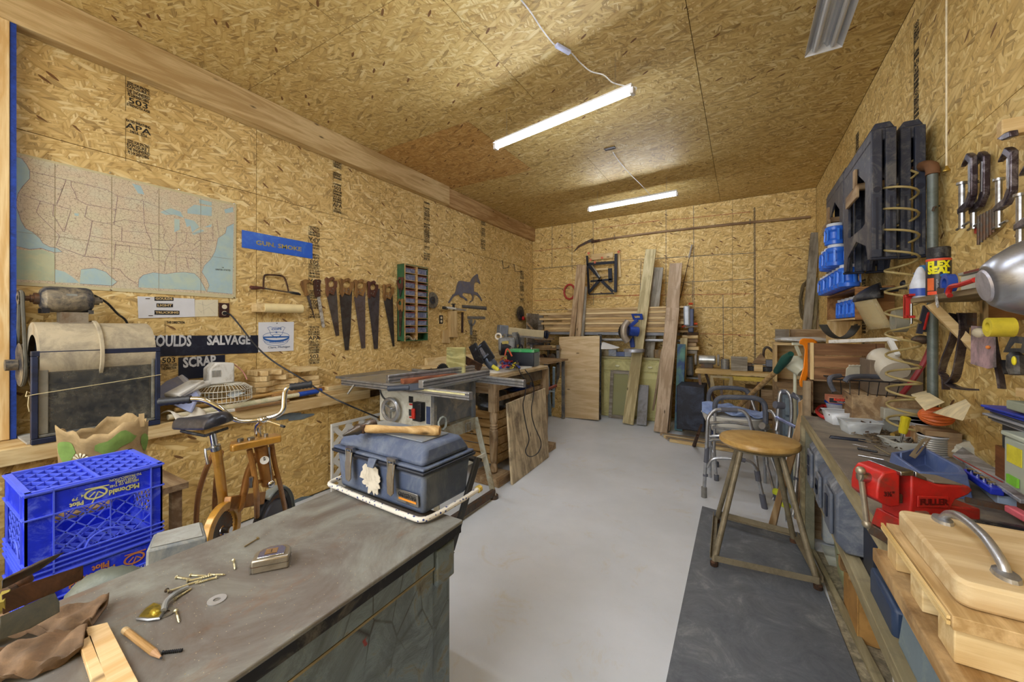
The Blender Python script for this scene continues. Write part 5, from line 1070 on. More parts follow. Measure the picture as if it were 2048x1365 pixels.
# ================================================================ TABLE SAW AND TABLE
def MBx(*a): return MB().bx(*a)
t = thing('table_saw','grey benchtop table saw with handwheel, rails and splayed steel stand','table saw',(1.07,2.4,0))
M_sawm = mt('8a8f93',.5,.3,.12,'a59f8e',.3,12); M_sawg = mt('6b7078',.5,.4,.15,'a09a8a',.3,12)
part('cabinet',MBx(.80,1.35,2.17,2.65,.63,.925),M_sawg,t,True,bevel=.006)
part('front_panel',MBx(.785,1.352,2.150,2.168,.625,.91),mt('cfcdc0',.5,0,.06,'a39b86',.2,16),t,True,bevel=.004)
part('corner_post',MBx(1.345,1.375,2.145,2.175,.62,.925),M_sawg,t,True); part('corner_post',MBx(1.345,1.375,2.63,2.66,.62,.925),M_sawg,t,True)
hc = V((.955,2.11,.735)); f = frame(hc,(1,0,0),(0,0,1)); part('handwheel',MB().tube([hc + V((.082 * math.cos(a),0,.082 * math.sin(a))) for a in [2 * math.pi * k / 32 for k in range(32)]],.016,10,closed=True),M_alu,t,True)
hw = t.children[-1]; 
for k in range(3): a = k * 2.094 + .5; part('spoke',MB().bar(hc,hc + V((.08 * math.cos(a),0,.08 * math.sin(a))),.016,.012),M_alu,t,True)
part('hub',MB().cyl(hc + V((0,.04,0)),hc + V((0,-.02,0)),.02),M_alu,t,True)
part('tilt_slot',MB().tube([V((.90 + .11 * math.cos(a),2.146,.90 + .11 * math.sin(a))) for a in [rad(185 + 8 * k) for k in range(9)]],.007,6),M_black,t,True)
part('switch_box',MBx(1.20,1.285,2.10,2.15,.68,.82),M_black,t,True,bevel=.004); part('switch',MBx(1.205,1.235,2.085,2.10,.70,.775),mt('c4342a',.4),t,True,bevel=.003)
for z in (.70,.80): part('warning_label',MBx(1.115,1.16,2.1475,2.1495,z,z + .05),M_black,t,True); part('warning_label',MBx(1.12,1.16,2.1475,2.1495,z - .018,z - .006),M_red,t,True)
part('rating_label',MBx(1.295,1.335,2.1475,2.1495,.66,.79),mt('3a4668',.6),t,True)
part('table_top',MBx(.50,1.40,2.05,2.72,.93,.955),mt('9b9f9f',.35,.6,.1,'b3ab97',.35,10),t,True,bevel=.004)
part('wing',MBx(.28,.49,2.1,2.75,.935,.955),mt('777b82',.4,.6,.1,'b3ab97',.35,10),t,True,bevel=.003)
def rail(n,a,b_,w_,h,m=M_alu): 
 r = part(n,MB().bar(a,b_,w_,h),m,t,True,bevel=.003); a,b_ = V(a),V(b_); u = (b_ - a).normalized(); s = V((u.y,-u.x,0)) * (w_ / 2)
 for z in (-.22,.2): part('groove',MB().bar(a + s + V((0,0,h * z)) - u * .001,b_ + s + V((0,0,h * z)) + u * .001,.003,.006),mt('55585e',.5,.5),t,True)
rail('front_rail',(.55,1.985,.94),(1.83,1.985,.94),.04,.05); rail('rear_rail',(.55,2.755,.945),(1.86,2.64,.94),.035,.06)
part('scale',MBx(1.35,1.8,1.9625,1.9645,.945,.956),mt('d8d2a0',.6),t,True)
rail('fence',(1.46,1.92,.995),(1.47,2.70,.995),.045,.055); rail('fence',(1.02,2.02,.99),(1.16,2.92,.995),.04,.06)
part('fence_lock',MB().cyl((1.35,1.93,.965),(1.21,1.86,.955),.02,12).bar((1.44,1.98,.975),(1.34,1.94,.965),.05,.045),mt('3b4250',.5),t,True,bevel=.004)
part('insert_plate',MBx(1.08,1.18,2.2,2.6,.956,.959),M_red,t,True)
bl = part('saw_blade',MB().ring(.10,.01,.003,frame((1.04,2.62,.965),(0,1,0),(0,0,1)),teeth=30,td=.012),mt('3a3c48',.4,.6),t,True)
part('rip_block',MB().bar((1.22,1.98,.99),(1.36,2.42,.995),.055,.035),wood('9c5f42','6f4230','y'),t,True,bevel=.003)
part('clamp_lever',MB().bar((.72,1.955,.93),(.68,1.93,.86),.02,.012),mt('9a958a',.5,.5),t,True,bevel=.003)
M_std = mt('a8a89a',.55,.3,.12,'8a7a5c',.35,14)
part('stand_apron',MBx(.80,1.37,2.14,2.15,.52,.618).bx(1.37,1.38,2.14,2.66,.52,.618).bx(.8,1.37,2.65,2.66,.52,.618),M_std,t,True)
for (x,y,xx,yy) in ((1.375,2.145,1.60,1.93),(1.375,2.655,1.60,2.60),(.80,2.145,.62,1.95),(.80,2.655,.62,2.80)):
 part('leg',MB().bar((x,y,.615),(xx,yy,.02),.05,.014,(0,1,0)),M_std,t,True,bevel=.003); part('foot',MB().cyl((xx,yy,0),(xx,yy,.03),.035,12),M_iron,t,True)
part('stand_rail',MB().bar((1.60,1.93,.05),(1.60,2.60,.05),.03,.05),M_iron,t,True); part('brace',MB().bar((1.50,2.05,.33),(1.50,2.62,.33),.012,.03),mt('c3bfae',.5),t,True)
part('cord_coil',MB().tube([V((1.39 + .006 * math.sin(k),2.22 + .045 * math.cos(k * .7),.66 + .05 * math.sin(k * .7))) for k in range(26)],.005,6),mt('9aa09a',.5),t,True)
part('latch_loop',MB().tube([V((1.395,2.5,.60)),V((1.395,2.5,.53)),V((1.395,2.56,.53)),V((1.395,2.56,.60))],.005,6,closed=True),M_steel,t,True)
solo('scrap_board',MB().slab([V((.93,2.80,.957)),V((1.19,2.74,.957)),V((1.18,2.76,1.20)),V((.92,2.82,1.19))],(.003,.015,0)),wood('c3bd87','96905c',stain='7f8a6a',sa=.3),'square of greenish plywood standing on edge behind the saw blade','board')
# lattice
t = thing('lattice_panel','white plastic garden lattice standing against the low wall','lattice',(.45,2.5,0)); M_lat = mt('e2e1dc',.5,0,.04)
part('edge',MBx(.447,.467,1.94,3.0,.57,.592).bx(.447,.467,1.94,1.955,0,.569),M_lat,t,True)
for s in (-1,1):
 for k in range(-5,9):
  y0_ = 1.95 + k * .13; a,b_ = (y0_,0.0),(y0_ + .57,.57)
  if s < 0: a,b_ = (y0_,.57),(y0_ + .57,0.0)
  ta = max(0,(1.955 - a[0]) / .57); tb_ = min(1,(2.998 - a[0]) / .57)
  if tb_ - ta > .02: part('slat',MB().bar((.453 if s > 0 else .461,a[0] + .57 * ta,a[1] + (b_[1] - a[1]) * ta),(.453 if s > 0 else .461,a[0] + .57 * tb_,a[1] + (b_[1] - a[1]) * tb_),.04,.006,(1,0,0)),M_lat,t,True)
# ---- wooden table with turned legs
t = thing('farm_table','old unpainted farm table with turned legs, holding the winch and battery','table',(1.0,3.45,0)); M_tw = wood('b49e80','8a7050',stain='5c4a38'); M_twz = wood('b49e80','8a7050','z',stain='5c4a38')
tx0,tx1,ty0,ty1 = .50,1.46,2.83,4.0
def rrect(x0,x1,y0,y1,r,n=6):
 out = []
 for cx,cy,a0 in ((x1 - r,y0 + r,-90),(x1 - r,y1 - r,0),(x0 + r,y1 - r,90),(x0 + r,y0 + r,180)): out += [(cx + r * math.cos(rad(a0 + 90 * k / n)),cy + r * math.sin(rad(a0 + 90 * k / n))) for k in range(n + 1)]
 return out
part('table_top',MB().prism(rrect(tx0,tx1,ty0,ty1,.12),.028,Matrix.Translation((0,0,.917))),wood('cdbb9a','a58e68','y',stain='7d6b52',sa=.3),t,True,bevel=.004)
part('apron',MBx(tx0 + .06,tx1 - .07,ty0 + .05,ty0 + .07,.78,.916).bx(tx1 - .08,tx1 - .06,ty0 + .09,ty1 - .07,.80,.916).bx(tx1 - .08,tx1 - .06,ty0 + .09,ty1 - .07,.70,.735),M_tw,t,True)
dr = part('drawer',MBx(tx1 - .059,tx1 - .045,3.15,3.85,.81,.905),mt('6f6251',.7,0,.2,'4f4438',.4),t,True,bevel=.003)
for (x,y) in ((1.40,2.90),(1.40,3.94),(.56,2.90),(.56,3.94)):
 part('leg',MBx(x - .036,x + .036,y - .036,y + .036,.62,.916),M_twz,t,True,bevel=.003)
 part('leg',MB().lathe([(.022,.075),(.034,.085),(.038,.11),(.028,.14),(.024,.16),(.034,.18),(.036,.30),(.040,.40),(.037,.455),(.030,.462),(.037,.475),(.030,.487),(.037,.50),(.028,.512),(.038,.54),(.036,.60),(.030,.62)],(x,y,0),n=20),M_twz,t,True)
solo('timber_block',MBx(1.22,1.53,2.78,3.02,.002,.072),M_old_y,'grey timber block lying under the front turned table leg','block',bevel=.004)
solo('timber_block',MBx(.45,.66,2.8,3.0,.002,.072),M_old_y,'timber block under the wall side front table leg','block',bevel=.004)
solo('timber_block',MBx(.45,1.5,3.85,4.03,.002,.072),M_old,'timber sleeper under the rear legs of the farm table','block',bevel=.004)
# board leaning on it
q = [PZ(1025,971,.002),PZ(1098,915,.002),V((1.475,3.83,.70)),V((1.475,3.0,.68))]
solo('plywood_sheet',MB().slab([q[0],q[1],PT(1091,777,4.22),PT(1015,808,3.5)],(-.02,0,0)),wood('d8c6a2','a8967a','z',stain='6f6252',sa=.42),'weathered plywood sheet leaning on the farm table by the aisle','board',bevel=.002)
# slatted crate and bag
t = thing('slatted_crate','slatted pine crate under the farm table beside the turned leg','crate',(1.2,3.2,.002)); M_sl = wood('dfbd86','b9935c')
for k in range(6): part('slat',MBx(.85,1.34,3.04,3.056,.10 + k * .082,.17 + k * .082),M_sl,t,True,bevel=.002); part('slat',MBx(1.324,1.34,3.06,3.5,.10 + k * .082,.17 + k * .082),M_sl,t,True,bevel=.002)
part('post',MBx(1.30,1.322,3.058,3.08,.002,.58).bx(.86,.89,3.058,3.08,.002,.58).bx(1.3,1.322,3.47,3.5,.002,.58),M_sl,t,True); part('back',MBx(.85,1.32,3.5,3.52,.002,.58),M_sl,t,True); part('floor_board',MBx(.85,1.32,3.06,3.5,.08,.095),M_sl,t,True)
def crumple(c,sx,sy,sz,seed,f=7):
 from mathutils import noise
 mb = MB(); mb.ball((0,0,0),1,(1,1,1),28)
 o_ = []
 for p in mb.v:
  n = p.normalized() if p.length > 0 else p; d = 1 + .22 * noise.noise(n * 2.2 + V((seed,0,0))) + .12 * abs(noise.noise(n * f + V((seed,5,0)))); o_.append(V(c) + V((n.x * sx,n.y * sy,n.z * sz)) * d)
 mb.v = o_; return mb
solo('silver_bag',crumple((1.16,3.2,.66),.19,.15,.11,3,5),mt('8f95a0',.3,.7,.3,'50545e',.4,14,.6,fine=18),'crumpled silvery plastic bag on the slatted crate','bag')
solo('blue_sheet',crumple((1.20,3.68,.72),.14,.2,.03,5),mt('1d3da0',.4),'folded blue plastic sheet beside the silver bag','sheet'); solo('under_shelf_box',MBx(.75,1.3,3.55,3.83,.075,.68),M_old,'dark wooden box standing under the rear half of the farm table','box',bevel=.005)
# winch
t = thing('electric_winch','black and silver electric winch leaning on a rusty channel on the farm table','winch',(1.03,3.3,.946))
a,b_ = PT(955,697,3.95),PT(992,738,3.90); d = (b_ - a); 
part('drum',MB().lathe([(.05,0),(.085,.004),(.085,.02),(.06,.022),(.06,.12),(.085,.122),(.085,.14),(.05,.142)],a,d,24),mt('3c3f49',.35,.4,.2),t,True)
part('rope_coil',MB().lathe([(.063 + .006 * (k % 2),.024 + k * .006) for k in range(16)],a,d,20,cap=False),mt('8e8d93',.4,.5,.2),t,True)
part('motor',MB().lathe([(.055,.143),(.055,.23),(.048,.25),(.035,.27),(0,.272)],a,d,20),mt('4f5868',.35,.4),t,True)
part('end_plate',MB().bar(PT(945,690,3.9),PT(962,730,3.85),.02,.1,(1,0,0)).bar(PT(963,686,3.9),PT(984,720,3.85),.015,.09,(1,0,0)),M_black,t,True,bevel=.003)
part('terminal',MB().cyl(PT(985,733,3.83),PT(998,741,3.8),.02,10),mt('c4b92f',.5),t,True)
solo('iron_channel',MB().bar(PT(918,714,3.75),PT(962,736,3.78),.08,.07),M_rust,'rusty square iron channel under the winch','channel',bevel=.004)
# battery
t = thing('car_battery','black battery with a bright green lid at the far end of the farm table','battery',(1.2,3.8,.946),rad(8))
part('case',MBx(-.16,.16,-.09,.09,.003,.155),mt('1e222b',.35,0,.2),t,bevel=.005); part('lid',MBx(-.163,.163,-.093,.093,.156,.19),mt('2f9a58',.5,0,.1,'8fb090',.2),t,bevel=.005)
part('terminal',MB().cyl((-.12,-.05,.19),(-.12,-.05,.21),.01),M_steel,t); part('terminal',MB().cyl((.12,-.05,.19),(.12,-.05,.21),.01),M_steel,t); part('wrap',MB().grid(lambda u,v_: (.166 * (1 if u > .5 else 1) ,-.1 + .2 * u,.15 * v_ + .004),6,4),clear('c9d4e4',.3),t)
rr = random.Random(11)
for nm,cl_,n,label in (('blue_cable','2f4fb8',3,'tangled blue cable by the winch'),('red_cable','c03a34',3,'tangled red cable by the battery'),('yellow_cable','d8c531',2,'yellow cable looped in front of the battery'),('black_cable','1f2026',3,'black leads tangled around the battery')):
 pts = []
 for k in range(7 * n): pts.append(PZ(1000 + rr.uniform(0,40) if nm != 'yellow_cable' else 1008 + rr.uniform(0,36),715 + rr.uniform(0,22),.96 + rr.uniform(0,.05)))
 solo(nm,MB().tube(smoothpts(pts,5),.006 if nm != 'black_cable' else .004,6),mt(cl_,.4),label,'cable')
t = thing('red_clamp','red battery clamp handle standing left of the green lid','clamp',PZ(1015,712,.96)); part('jaws',MB().tube(smoothpts([PT(1010,712,4.2),PT(1013,700,4.2),PT(1017,700,4.2),PT(1024,713,4.2)],4),.009,8),mt('c8553a',.45),t,True)
pts = [PT(a,b_,3.39 + (a - 1020) / 75 * .71 - (b_ - 790) / 900) for a,b_ in ((1040,745),(1051,765),(1050,790),(1046,812),(1052,850),(1058,880),(1051,903),(1060,914),(1076,906),(1082,885),(1068,850),(1063,820),(1068,780),(1062,757),(1050,740))]; pts = [PT(1034,722,3.9)] + pts
solo('power_cord',MB().tube(smoothpts(pts,6),.005,6),M_black,'long black cord looping down over the leaning weathered plywood sheet','cord')
solo('white_tray',MB().prism(rrect(.9,1.38,3.05,3.75,.1),.008,Matrix.Translation((0,0,.9455))),mt('cfccc4',.6,0,.08),'thin white board lying flat under winch and battery','board')
solo('timber_length',MB().bar((.30,3.2,.99),(.62,4.6,1.02),.06,.09),M_pine_y,'pale timber lying between the winch and the left wall','timber',bevel=.003)
solo('timber_length',MB().bar((.45,2.95,.965),(.85,3.5,.965),.25,.012),M_pine_y,'thin pale sheet behind the winch on the farm table','timber')
# radial arm saw on its stand near the corner
t = thing('radial_saw','grey radial arm saw on a cluttered stand beside the left wall','saw',(.9,5.0,0))
a,b_ = PT(1000,661,5.1),PT(1085,669,5.35); part('arm',MB().bar(a,b_,.09,.10),mt('c0b28f',.6,.2,.1),t,True,bevel=.006); part('arm_head',MB().bar(a - (b_ - a) * .04,a + (b_ - a) * .15,.12,.14),mt('7a7f88',.5,.3),t,True,bevel=.008)
part('arm_rail',MB().bar(a + V((0,-.03,-.055)),b_ + V((0,-.03,-.055)),.06,.025),M_alu,t,True); part('knob',MB().lathe([(.01,0),(.05,.01),(.05,.03),(.02,.05),(.06,.055),(.06,.07),(0,.075)],b_,b_ - a,10),mt('1f2334',.5),t,True)
part('yoke',MB().bar(PT(1030,665,5.0),PT(1033,690,5.0),.08,.05,(1,0,0)).bar(PT(1012,668,5.0),PT(1012,682,5.0),.05,.05,(1,0,0)),M_sawg,t,True,bevel=.004)
part('motor',MB().bar(PT(997,689,4.95),PT(1030,688,4.95),.2,.17),mt('8d9091',.5,.2,.1,'6d6f6c',.3),t,True,bevel=.03); part('motor_label',MB().bar(PT(1004,686,4.83),PT(1017,685,4.83),.004,.035),mt('b5a65a',.6),t,True)
part('blade_guard',MB().cyl(PT(1000,697,4.9),PT(1030,697,4.95),.09,16),M_black,t,True); part('handle',MB().ring(.045,.025,.02,frame(PT(997,673,4.9),(1,.5,0),(0,0,1))),mt('d8d0c0',.5),t,True)
part('column',MB().cyl((.55,4.92,.80),(.55,4.92,1.32),.04,14),M_sawg,t,True); part('table_board',MBx(.40,1.06,4.75,5.45,.88,.905),M_old,t,True)
for x,y in ((.46,4.8),(1.0,4.8),(.46,5.4),(1.0,5.4)): part('leg',MBx(x - .02,x + .02,y - .02,y + .02,0,.879),M_sawg,t,True)
part('hanging_leads',MB().tube(smoothpts([PT(1036,668,5.0),PT(1040,690,5.0),PT(1033,705,5.0),PT(1042,690,4.98),PT(1046,700,5.0)],4),.012,6),M_black,t,True)
# corner shelving with oddments
t = thing('corner_stand','dark stand of scrap boards and tools left of the tan plywood panel','stand',(1.0,5.8,0))
for k,z in enumerate((.35,.80,1.02)): part('shelf',MBx(.35,.86,5.55,6.25,z,z + .02),M_old,t,True)
for x,y in ((.37,5.57),(.84,5.57),(.37,6.22),(.84,6.22)): part('post',MBx(x - .02,x + .02,y - .02,y + .02,0,1.10),M_sawg,t,True)
rr = random.Random(21)
for k in range(11):
 z = [1.042,1.042,1.042,1.09,1.13,1.165,.822,.822,.372,.372,.372][k]; x = rr.uniform(.5,.62); y = 5.62 + .12 * (k % 3) + rr.uniform(0,.05); L = rr.uniform(.25,.5)
 m = [M_old,M_pine,M_grey,M_blackp,M_iron][k % 5]; lb = ['brown','pale','grey','black','rusty'][k % 5] + (' board end' if k % 5 < 3 else ' metal part') + [' low on',' middle of',' high on'][2 if z > 1 else (1 if z > .8 else 0)] + ' the corner stand' + (', topmost' if k == 5 else '')
 solo('scrap_piece',MB().box((x + L / 2 - .25,y,z + .018 + (k % 2) * .003),(L,rr.uniform(.07,.11),.034),(0,0,rr.uniform(-.1,.1))),m,lb,'scrap','scrap on the corner stand',bevel=.002)
for k,(x,y,r_) in enumerate(((.52,5.66,.06),(.72,5.64,.07),(.62,5.85,.05))):
 solo('round_motor',MB().lathe([(r_ * .6,0),(r_,.01),(r_,.12),(r_ * .7,.13),(0,.13)],(x,y - .06,.822 + r_),(0,1,0),18),M_iron,('left','right','rear')[k] + ' small dark motor on the corner stand shelf','motor')
solo('red_handled_tool',MB().cyl(PT(1095,779,5.0),PT(1112,772,5.1),.022,10),mt('7a3a2c',.5),'small stubby tool with red and black grip beside the tan panel','tool')
t = thing('folding_stand','pale blue steel folding stand leg left of the tan plywood panel','stand',PZ(1100,830,.002)); part('leg',MB().bar(PT(1094,735,5.0),PZ(1100,832,.0),.05,.02,(0,1,0)),mt('8fa6b8',.5,.2),t,True)
part('leg',MB().bar(PT(1108,735,5.2),PT(1107,815,5.6),.03,.02,(0,1,0)),mt('8fa6b8',.5,.2),t,True); part('spreader',MB().bar(PT(1097,783,5.0),PT(1107,783,5.3),.02,.02),mt('8fa6b8',.5,.2),t,True)
solo('board_offcut',MB().slab([PZ(1101,832,.002),PZ(1122,836,.002),PT(1124,740,5.95),PT(1112,775,5.9)],(0,.015,0)),O_B,'strand board offcut standing behind the pale blue leg','board')

# ================================================================ BACK OF THE ROOM
def lean(name,label,bot,top,w_,th,m,ytop=6.22,zb=.003,cat='board',group=None,ybot=None):
 b0 = PZ(*bot,zb) if ybot is None else V((PY(*bot,ybot).x,ybot,zb)); t0 = PY(*top,ytop); u = (t0 - b0); L = u.length; X_ = u.normalized()
 t = MB(); Yv = V((1,0,0)); Yv = (Yv - X_ * Yv.dot(X_)).normalized(); Zv = X_.cross(Yv)
 mtx = Matrix((X_,Yv,Zv)).transposed().to_4x4(); mtx.translation = b0 + Zv * 0 + V((0,0,th * .3))
 o = bpy.data.objects.new(name,mesh(name,MB().bx(0,L,-w_ / 2,w_ / 2,-th / 2,th / 2),0)); COL.objects.link(o); finish(o,m,.003); o.matrix_world = mtx
 o['label'] = label; o['category'] = cat
 if group: o['group'] = group
 return o
W1 = wood('c4ab88','9c8160',stain='86664a',sa=.3); W2 = wood('cbbd92','a3946a',stain='8a7a52',sa=.25); W3 = wood('aaa496','7f7768',stain='5d5548',sa=.35); W4 = wood('c6b096','9f886c',stain='8c745c',sa=.3)
lean('leaning_board','left board of the brown pair behind the tan plywood panel',(1128,826),(1159,531),.085,.035,W1,5.88,ybot=5.74); lean('leaning_board','right board of the brown pair behind the tan plywood panel',(1144,826),(1168,532),.085,.035,W1,5.88,ybot=5.74); lean('leaning_board','narrow grey board edge right of the brown pair',(1155,828),(1172,575),.04,.03,W3,5.9,ybot=5.78)
lean('leaning_board','tallest yellow-green leaning board, leftmost of the long boards by the blue saw',(1256,850),(1302,501),.15,.038,W2,6.02); lean('leaning_board','weathered grey knotty board right of the tallest leaning board',(1285,838),(1317,537),.14,.038,W3,6.05)
lean('leaning_board','short smooth grey board standing before the knotty grey board',(1283,852),(1288,772),.135,.03,mt('8f8f92',.8,0,.12,'6f6a62',.3,12),5.75); lean('leaning_board','wide pinkish board with pale edge, back one of two',(1326,862),(1352,529),.17,.038,W4,6.06); lean('leaning_board','wide pinkish board, front one, ending below the other',(1321,867),(1346,618),.165,.035,W4,5.7)
lean('leaning_board','narrow board with mottled blue-green paint',(1357,863),(1363,690),.10,.03,mt('5f8678',.8,0,.25,'3d4f78',.45,9),5.6); lean('leaning_board','short yellowish board behind the blue-green one',(1359,858),(1368,678),.09,.03,W2,5.75); lean('leaning_board','thin dark stick crossing behind the short grey board',(1303,842),(1325,700),.03,.02,W4,5.7)
lean('plywood_sheet','tan plywood panel with a dark stain leaning at the back left',(1155,827),(1158,674),.66,.02,wood('dcc7a0','c8ad82','y',stain='a08566',sa=.1),5.70,ybot=5.5)
lean('leaning_board','narrow grey post at the right edge of the tan plywood panel',(1198,826),(1200,670),.05,.03,M_blackp,5.75,ybot=5.6)
# lumber rack with boards
t = thing('lumber_rack','timber brackets carrying the horizontal lumber on the back wall','rack',(1.4,6.2,1.2))
for x in (.26,1.0,1.9,2.6): part('bracket',MBx(x,x + .04,5.92,YB - .001,1.235,1.258),M_old_y,t,True); part('upright',MBx(x,x + .04,YB - .03,YB - .001,.95,1.234),M_old_z,t,True)
WC = [wood('e6d0a0','c9a974'),wood('cdb082','a38458'),wood('dfc594','bd9c68'),wood('b89c74','8f7450')]
rr = random.Random(12); z = 1.26; k = 0
for row in range(11):
 h = [.045,.035,.045,.04,.04,.035,.04,.045,.04,.03,.03][row]
 for col in range(2):
  xl = (.30 + rr.uniform(0,.5)) if col == 0 else .35; xr = 2.72 - rr.uniform(0,.25)
  if row > 8: xl += .5; 
  yy_ = 5.99 + col * .155
  m = WC[(row + col) % 4] if row else mt('85878c',.6,.2,.15)
  solo('rack_board',MBx(xl,xr,yy_ - .07,yy_ + .07,z,z + h - .003),m,('lowest','second','third','fourth','fifth','sixth','seventh','eighth','ninth','tenth','topmost')[row] + ' board from the bottom of the back wall lumber pile, ' + ('front row' if col == 0 else 'against the wall'),'board','lumber lying on the back wall rack',bevel=.002)
 z += h
t = thing('wood_box','grey open wooden box end at the left of the lumber pile','box',(.3,6.0,1.1)); part('side',MBx(.12,.14,5.85,6.28,1.05,1.62),M_grey,t,True); part('back',MBx(.142,.24,6.26,6.28,1.05,1.62),M_grey,t,True); part('brace',MB().bar((.14,5.84,1.45),(.5,5.84,1.10),.015,.03),M_old,t,True); part('foot',MBx(.12,.30,5.85,6.28,1.02,1.045),M_grey,t,True)
# folding work stand hung on the wall
t = thing('folding_workbench','black folding work stand hung on the back wall','workbench',PY(1205,590,6.2)); yw = 6.21
def bq(p,y=yw): return PY(p[0],p[1],y)
def wb_(n,a,b_,w_,m,y=yw,th=.03): return part(n,MB().bar(bq(a,y),bq(b_,y),w_,th,(0,1,0)).xf(Matrix()),m,t,True,bevel=.003)
M_wm = mt('23262f',.45,.3,.2)
for n,a,b_,w_ in (('upright',(1174,512),(1178,588),.03),('upright',(1232,508),(1231,585),.045),('cross_rail',(1174,529),(1228,525),.045),('foot_rail',(1178,589),(1228,587),.02),('diagonal',(1176,530),(1200,557),.045),('diagonal',(1200,560),(1179,584),.045),('diagonal',(1201,560),(1226,584),.045),('mid_rail',(1181,563),(1225,559),.03),('side_plate',(1220,537),(1221,565),.06)): wb_(n,a,b_,w_,M_wm)
wb_('jaw_board',(1185,540),(1216,538),.03,M_pine,6.24); wb_('jaw_board',(1184,553),(1217,550),.03,M_pine,6.24); wb_('jaw_board',(1183,515),(1226,511),.1,M_pine,6.285); wb_('strut',(1185,532),(1200,555),.02,M_steel,6.19); wb_('hanger_plate',(1238,508),(1240,555),.04,M_pine_z,6.28)
for p in ((1177,507),(1237,504),(1204,516),(1190,525),(1181,520)): part('dog',MB().cyl(bq(p,6.19),bq(p,6.22),.02,10),mt('c05a35',.5),t,True)
t = thing('pole_saw','long wooden pole with a curved saw hook along the top of the back wall','saw',PY(1400,455,6.27))
pp = [PY(a,b_,6.285) for a,b_ in ((1185,484),(1230,476),(1330,463),(1480,447),(1560,440),(1621,434))]; part('pole',MB().tube(smoothpts(pp,4),.017,10),wood('a58a68','7c6248'),t,True)
hk = [(1190,481),(1175,487),(1160,494),(1146,505),(1156,492),(1168,485),(1178,480),(1184,477)]; part('hook_blade',MB().slab([PY(a,b_,6.29) for a,b_ in hk],(0,.004,0)),M_iron,t,True); part('ferrule',MB().cyl(PY(1183,484,6.285),PY(1200,481,6.285),.022,10),M_rust,t,True)
for p in ((1229,476),(1500,445)): part('hook',MB().tube([PY(p[0],p[1] - 6,6.3),PY(p[0],p[1] + 4,6.26)],.006,6),M_steel,t,True)
solo('red_ring',MB().tube([PY(1139,584,6.28) + V((.10 * math.cos(a),.0,.125 * math.sin(a))) for a in [2 * math.pi * k / 32 for k in range(32)]],.017,8,closed=True),mt('b8433c',.5,0,.15),'red rubber ring hanging on the back wall left of the leaning pair','ring')
t = thing('fishing_rod','thin rod with a reel seat leaning high on the back wall','rod',PY(1356,618,6.1)); part('rod',MB().tube([PY(1355,620,6.1),PY(1384,492,6.27)],[.008,.003],8),M_rust,t,True); part('grip',MB().cyl(PY(1378,516,6.24),PY(1384,490,6.27),.012,8),mt('a59e94',.5),t,True)
# yellow cabinet
t = thing('yellow_cabinet','old pale yellow kitchen cabinet behind the leaning boards','cabinet',(1.9,6.08,0)); M_yc = mt('cfc98c',.6,0,.08,'a49b66',.25,8); cx0,cx1,cy = 1.42,2.40,5.90
part('carcass',MBx(cx0,cx1,cy + .02,6.28,.003,.90),M_yc,t,True,bevel=.004); part('worktop',MBx(cx0 - .02,cx1 + .02,cy - .015,6.28,.902,.93),mt('b3aa80',.6,0,.1),t,True,bevel=.004)
for i in range(2):
 xa = cx0 + .04 + i * .48; d = part('drawer',MBx(xa,xa + .44,cy,cy + .019,.72,.87),M_yc,t,True,bevel=.005); k_ = part('knob',MB().ball((xa + .22,cy - .012,.79),.022,(1.6,.8,.8)),mt('e3dfb8',.4),d)
 k_.data.transform(wmat(t).inverted()); d = part('door',MBx(xa,xa + .44,cy,cy + .019,.05,.69),M_yc,t,True,bevel=.005); k_ = part('panel',MBx(xa + .07,xa + .37,cy - .004,cy - .0005,.12,.62),mt('c3bd80',.6,0,.08),d); k_.data.transform(wmat(t).inverted())
lean_w = []
t = thing('window_sash','weathered wooden window sash leaning on the yellow cabinet','window',PZ(1240,838,.002))
c1,c2,c3_,c4 = PZ(1218,835,.003),PZ(1262,840,.003),PT(1263,743,5.74),PT(1222,741,5.88)
def sb(n,a,b_,w_=.045): part(n,MB().bar(a,b_,.03,w_,(c4 - c1).cross(c2 - c1)),M_grey,t,True,bevel=.002)
up_ = (c4 - c1); rt = (c2 - c1)
for n,p,q in (('stile',c1 + rt * .06,c4 + rt * .06),('stile',c2 - rt * .06,c3_ - rt * .06),('rail',c1 + rt * .1 + up_ * .03,c2 - rt * .1 + up_ * .03),('rail',c4 + rt * .1 - up_ * .03,c3_ - rt * .1 - up_ * .03)): part(n,MB().bar(p,q,.05,.03,up_.cross(rt) * -1),M_grey,t,True,bevel=.002)
part('pane',MB().slab([c1 + rt * .08 + up_ * .05,c2 - rt * .08 + up_ * .05,c3_ - rt * .08 - up_ * .05,c4 + rt * .08 - up_ * .05],(0,.004,0)),clear('b9b98a',.45,.1),t,True)
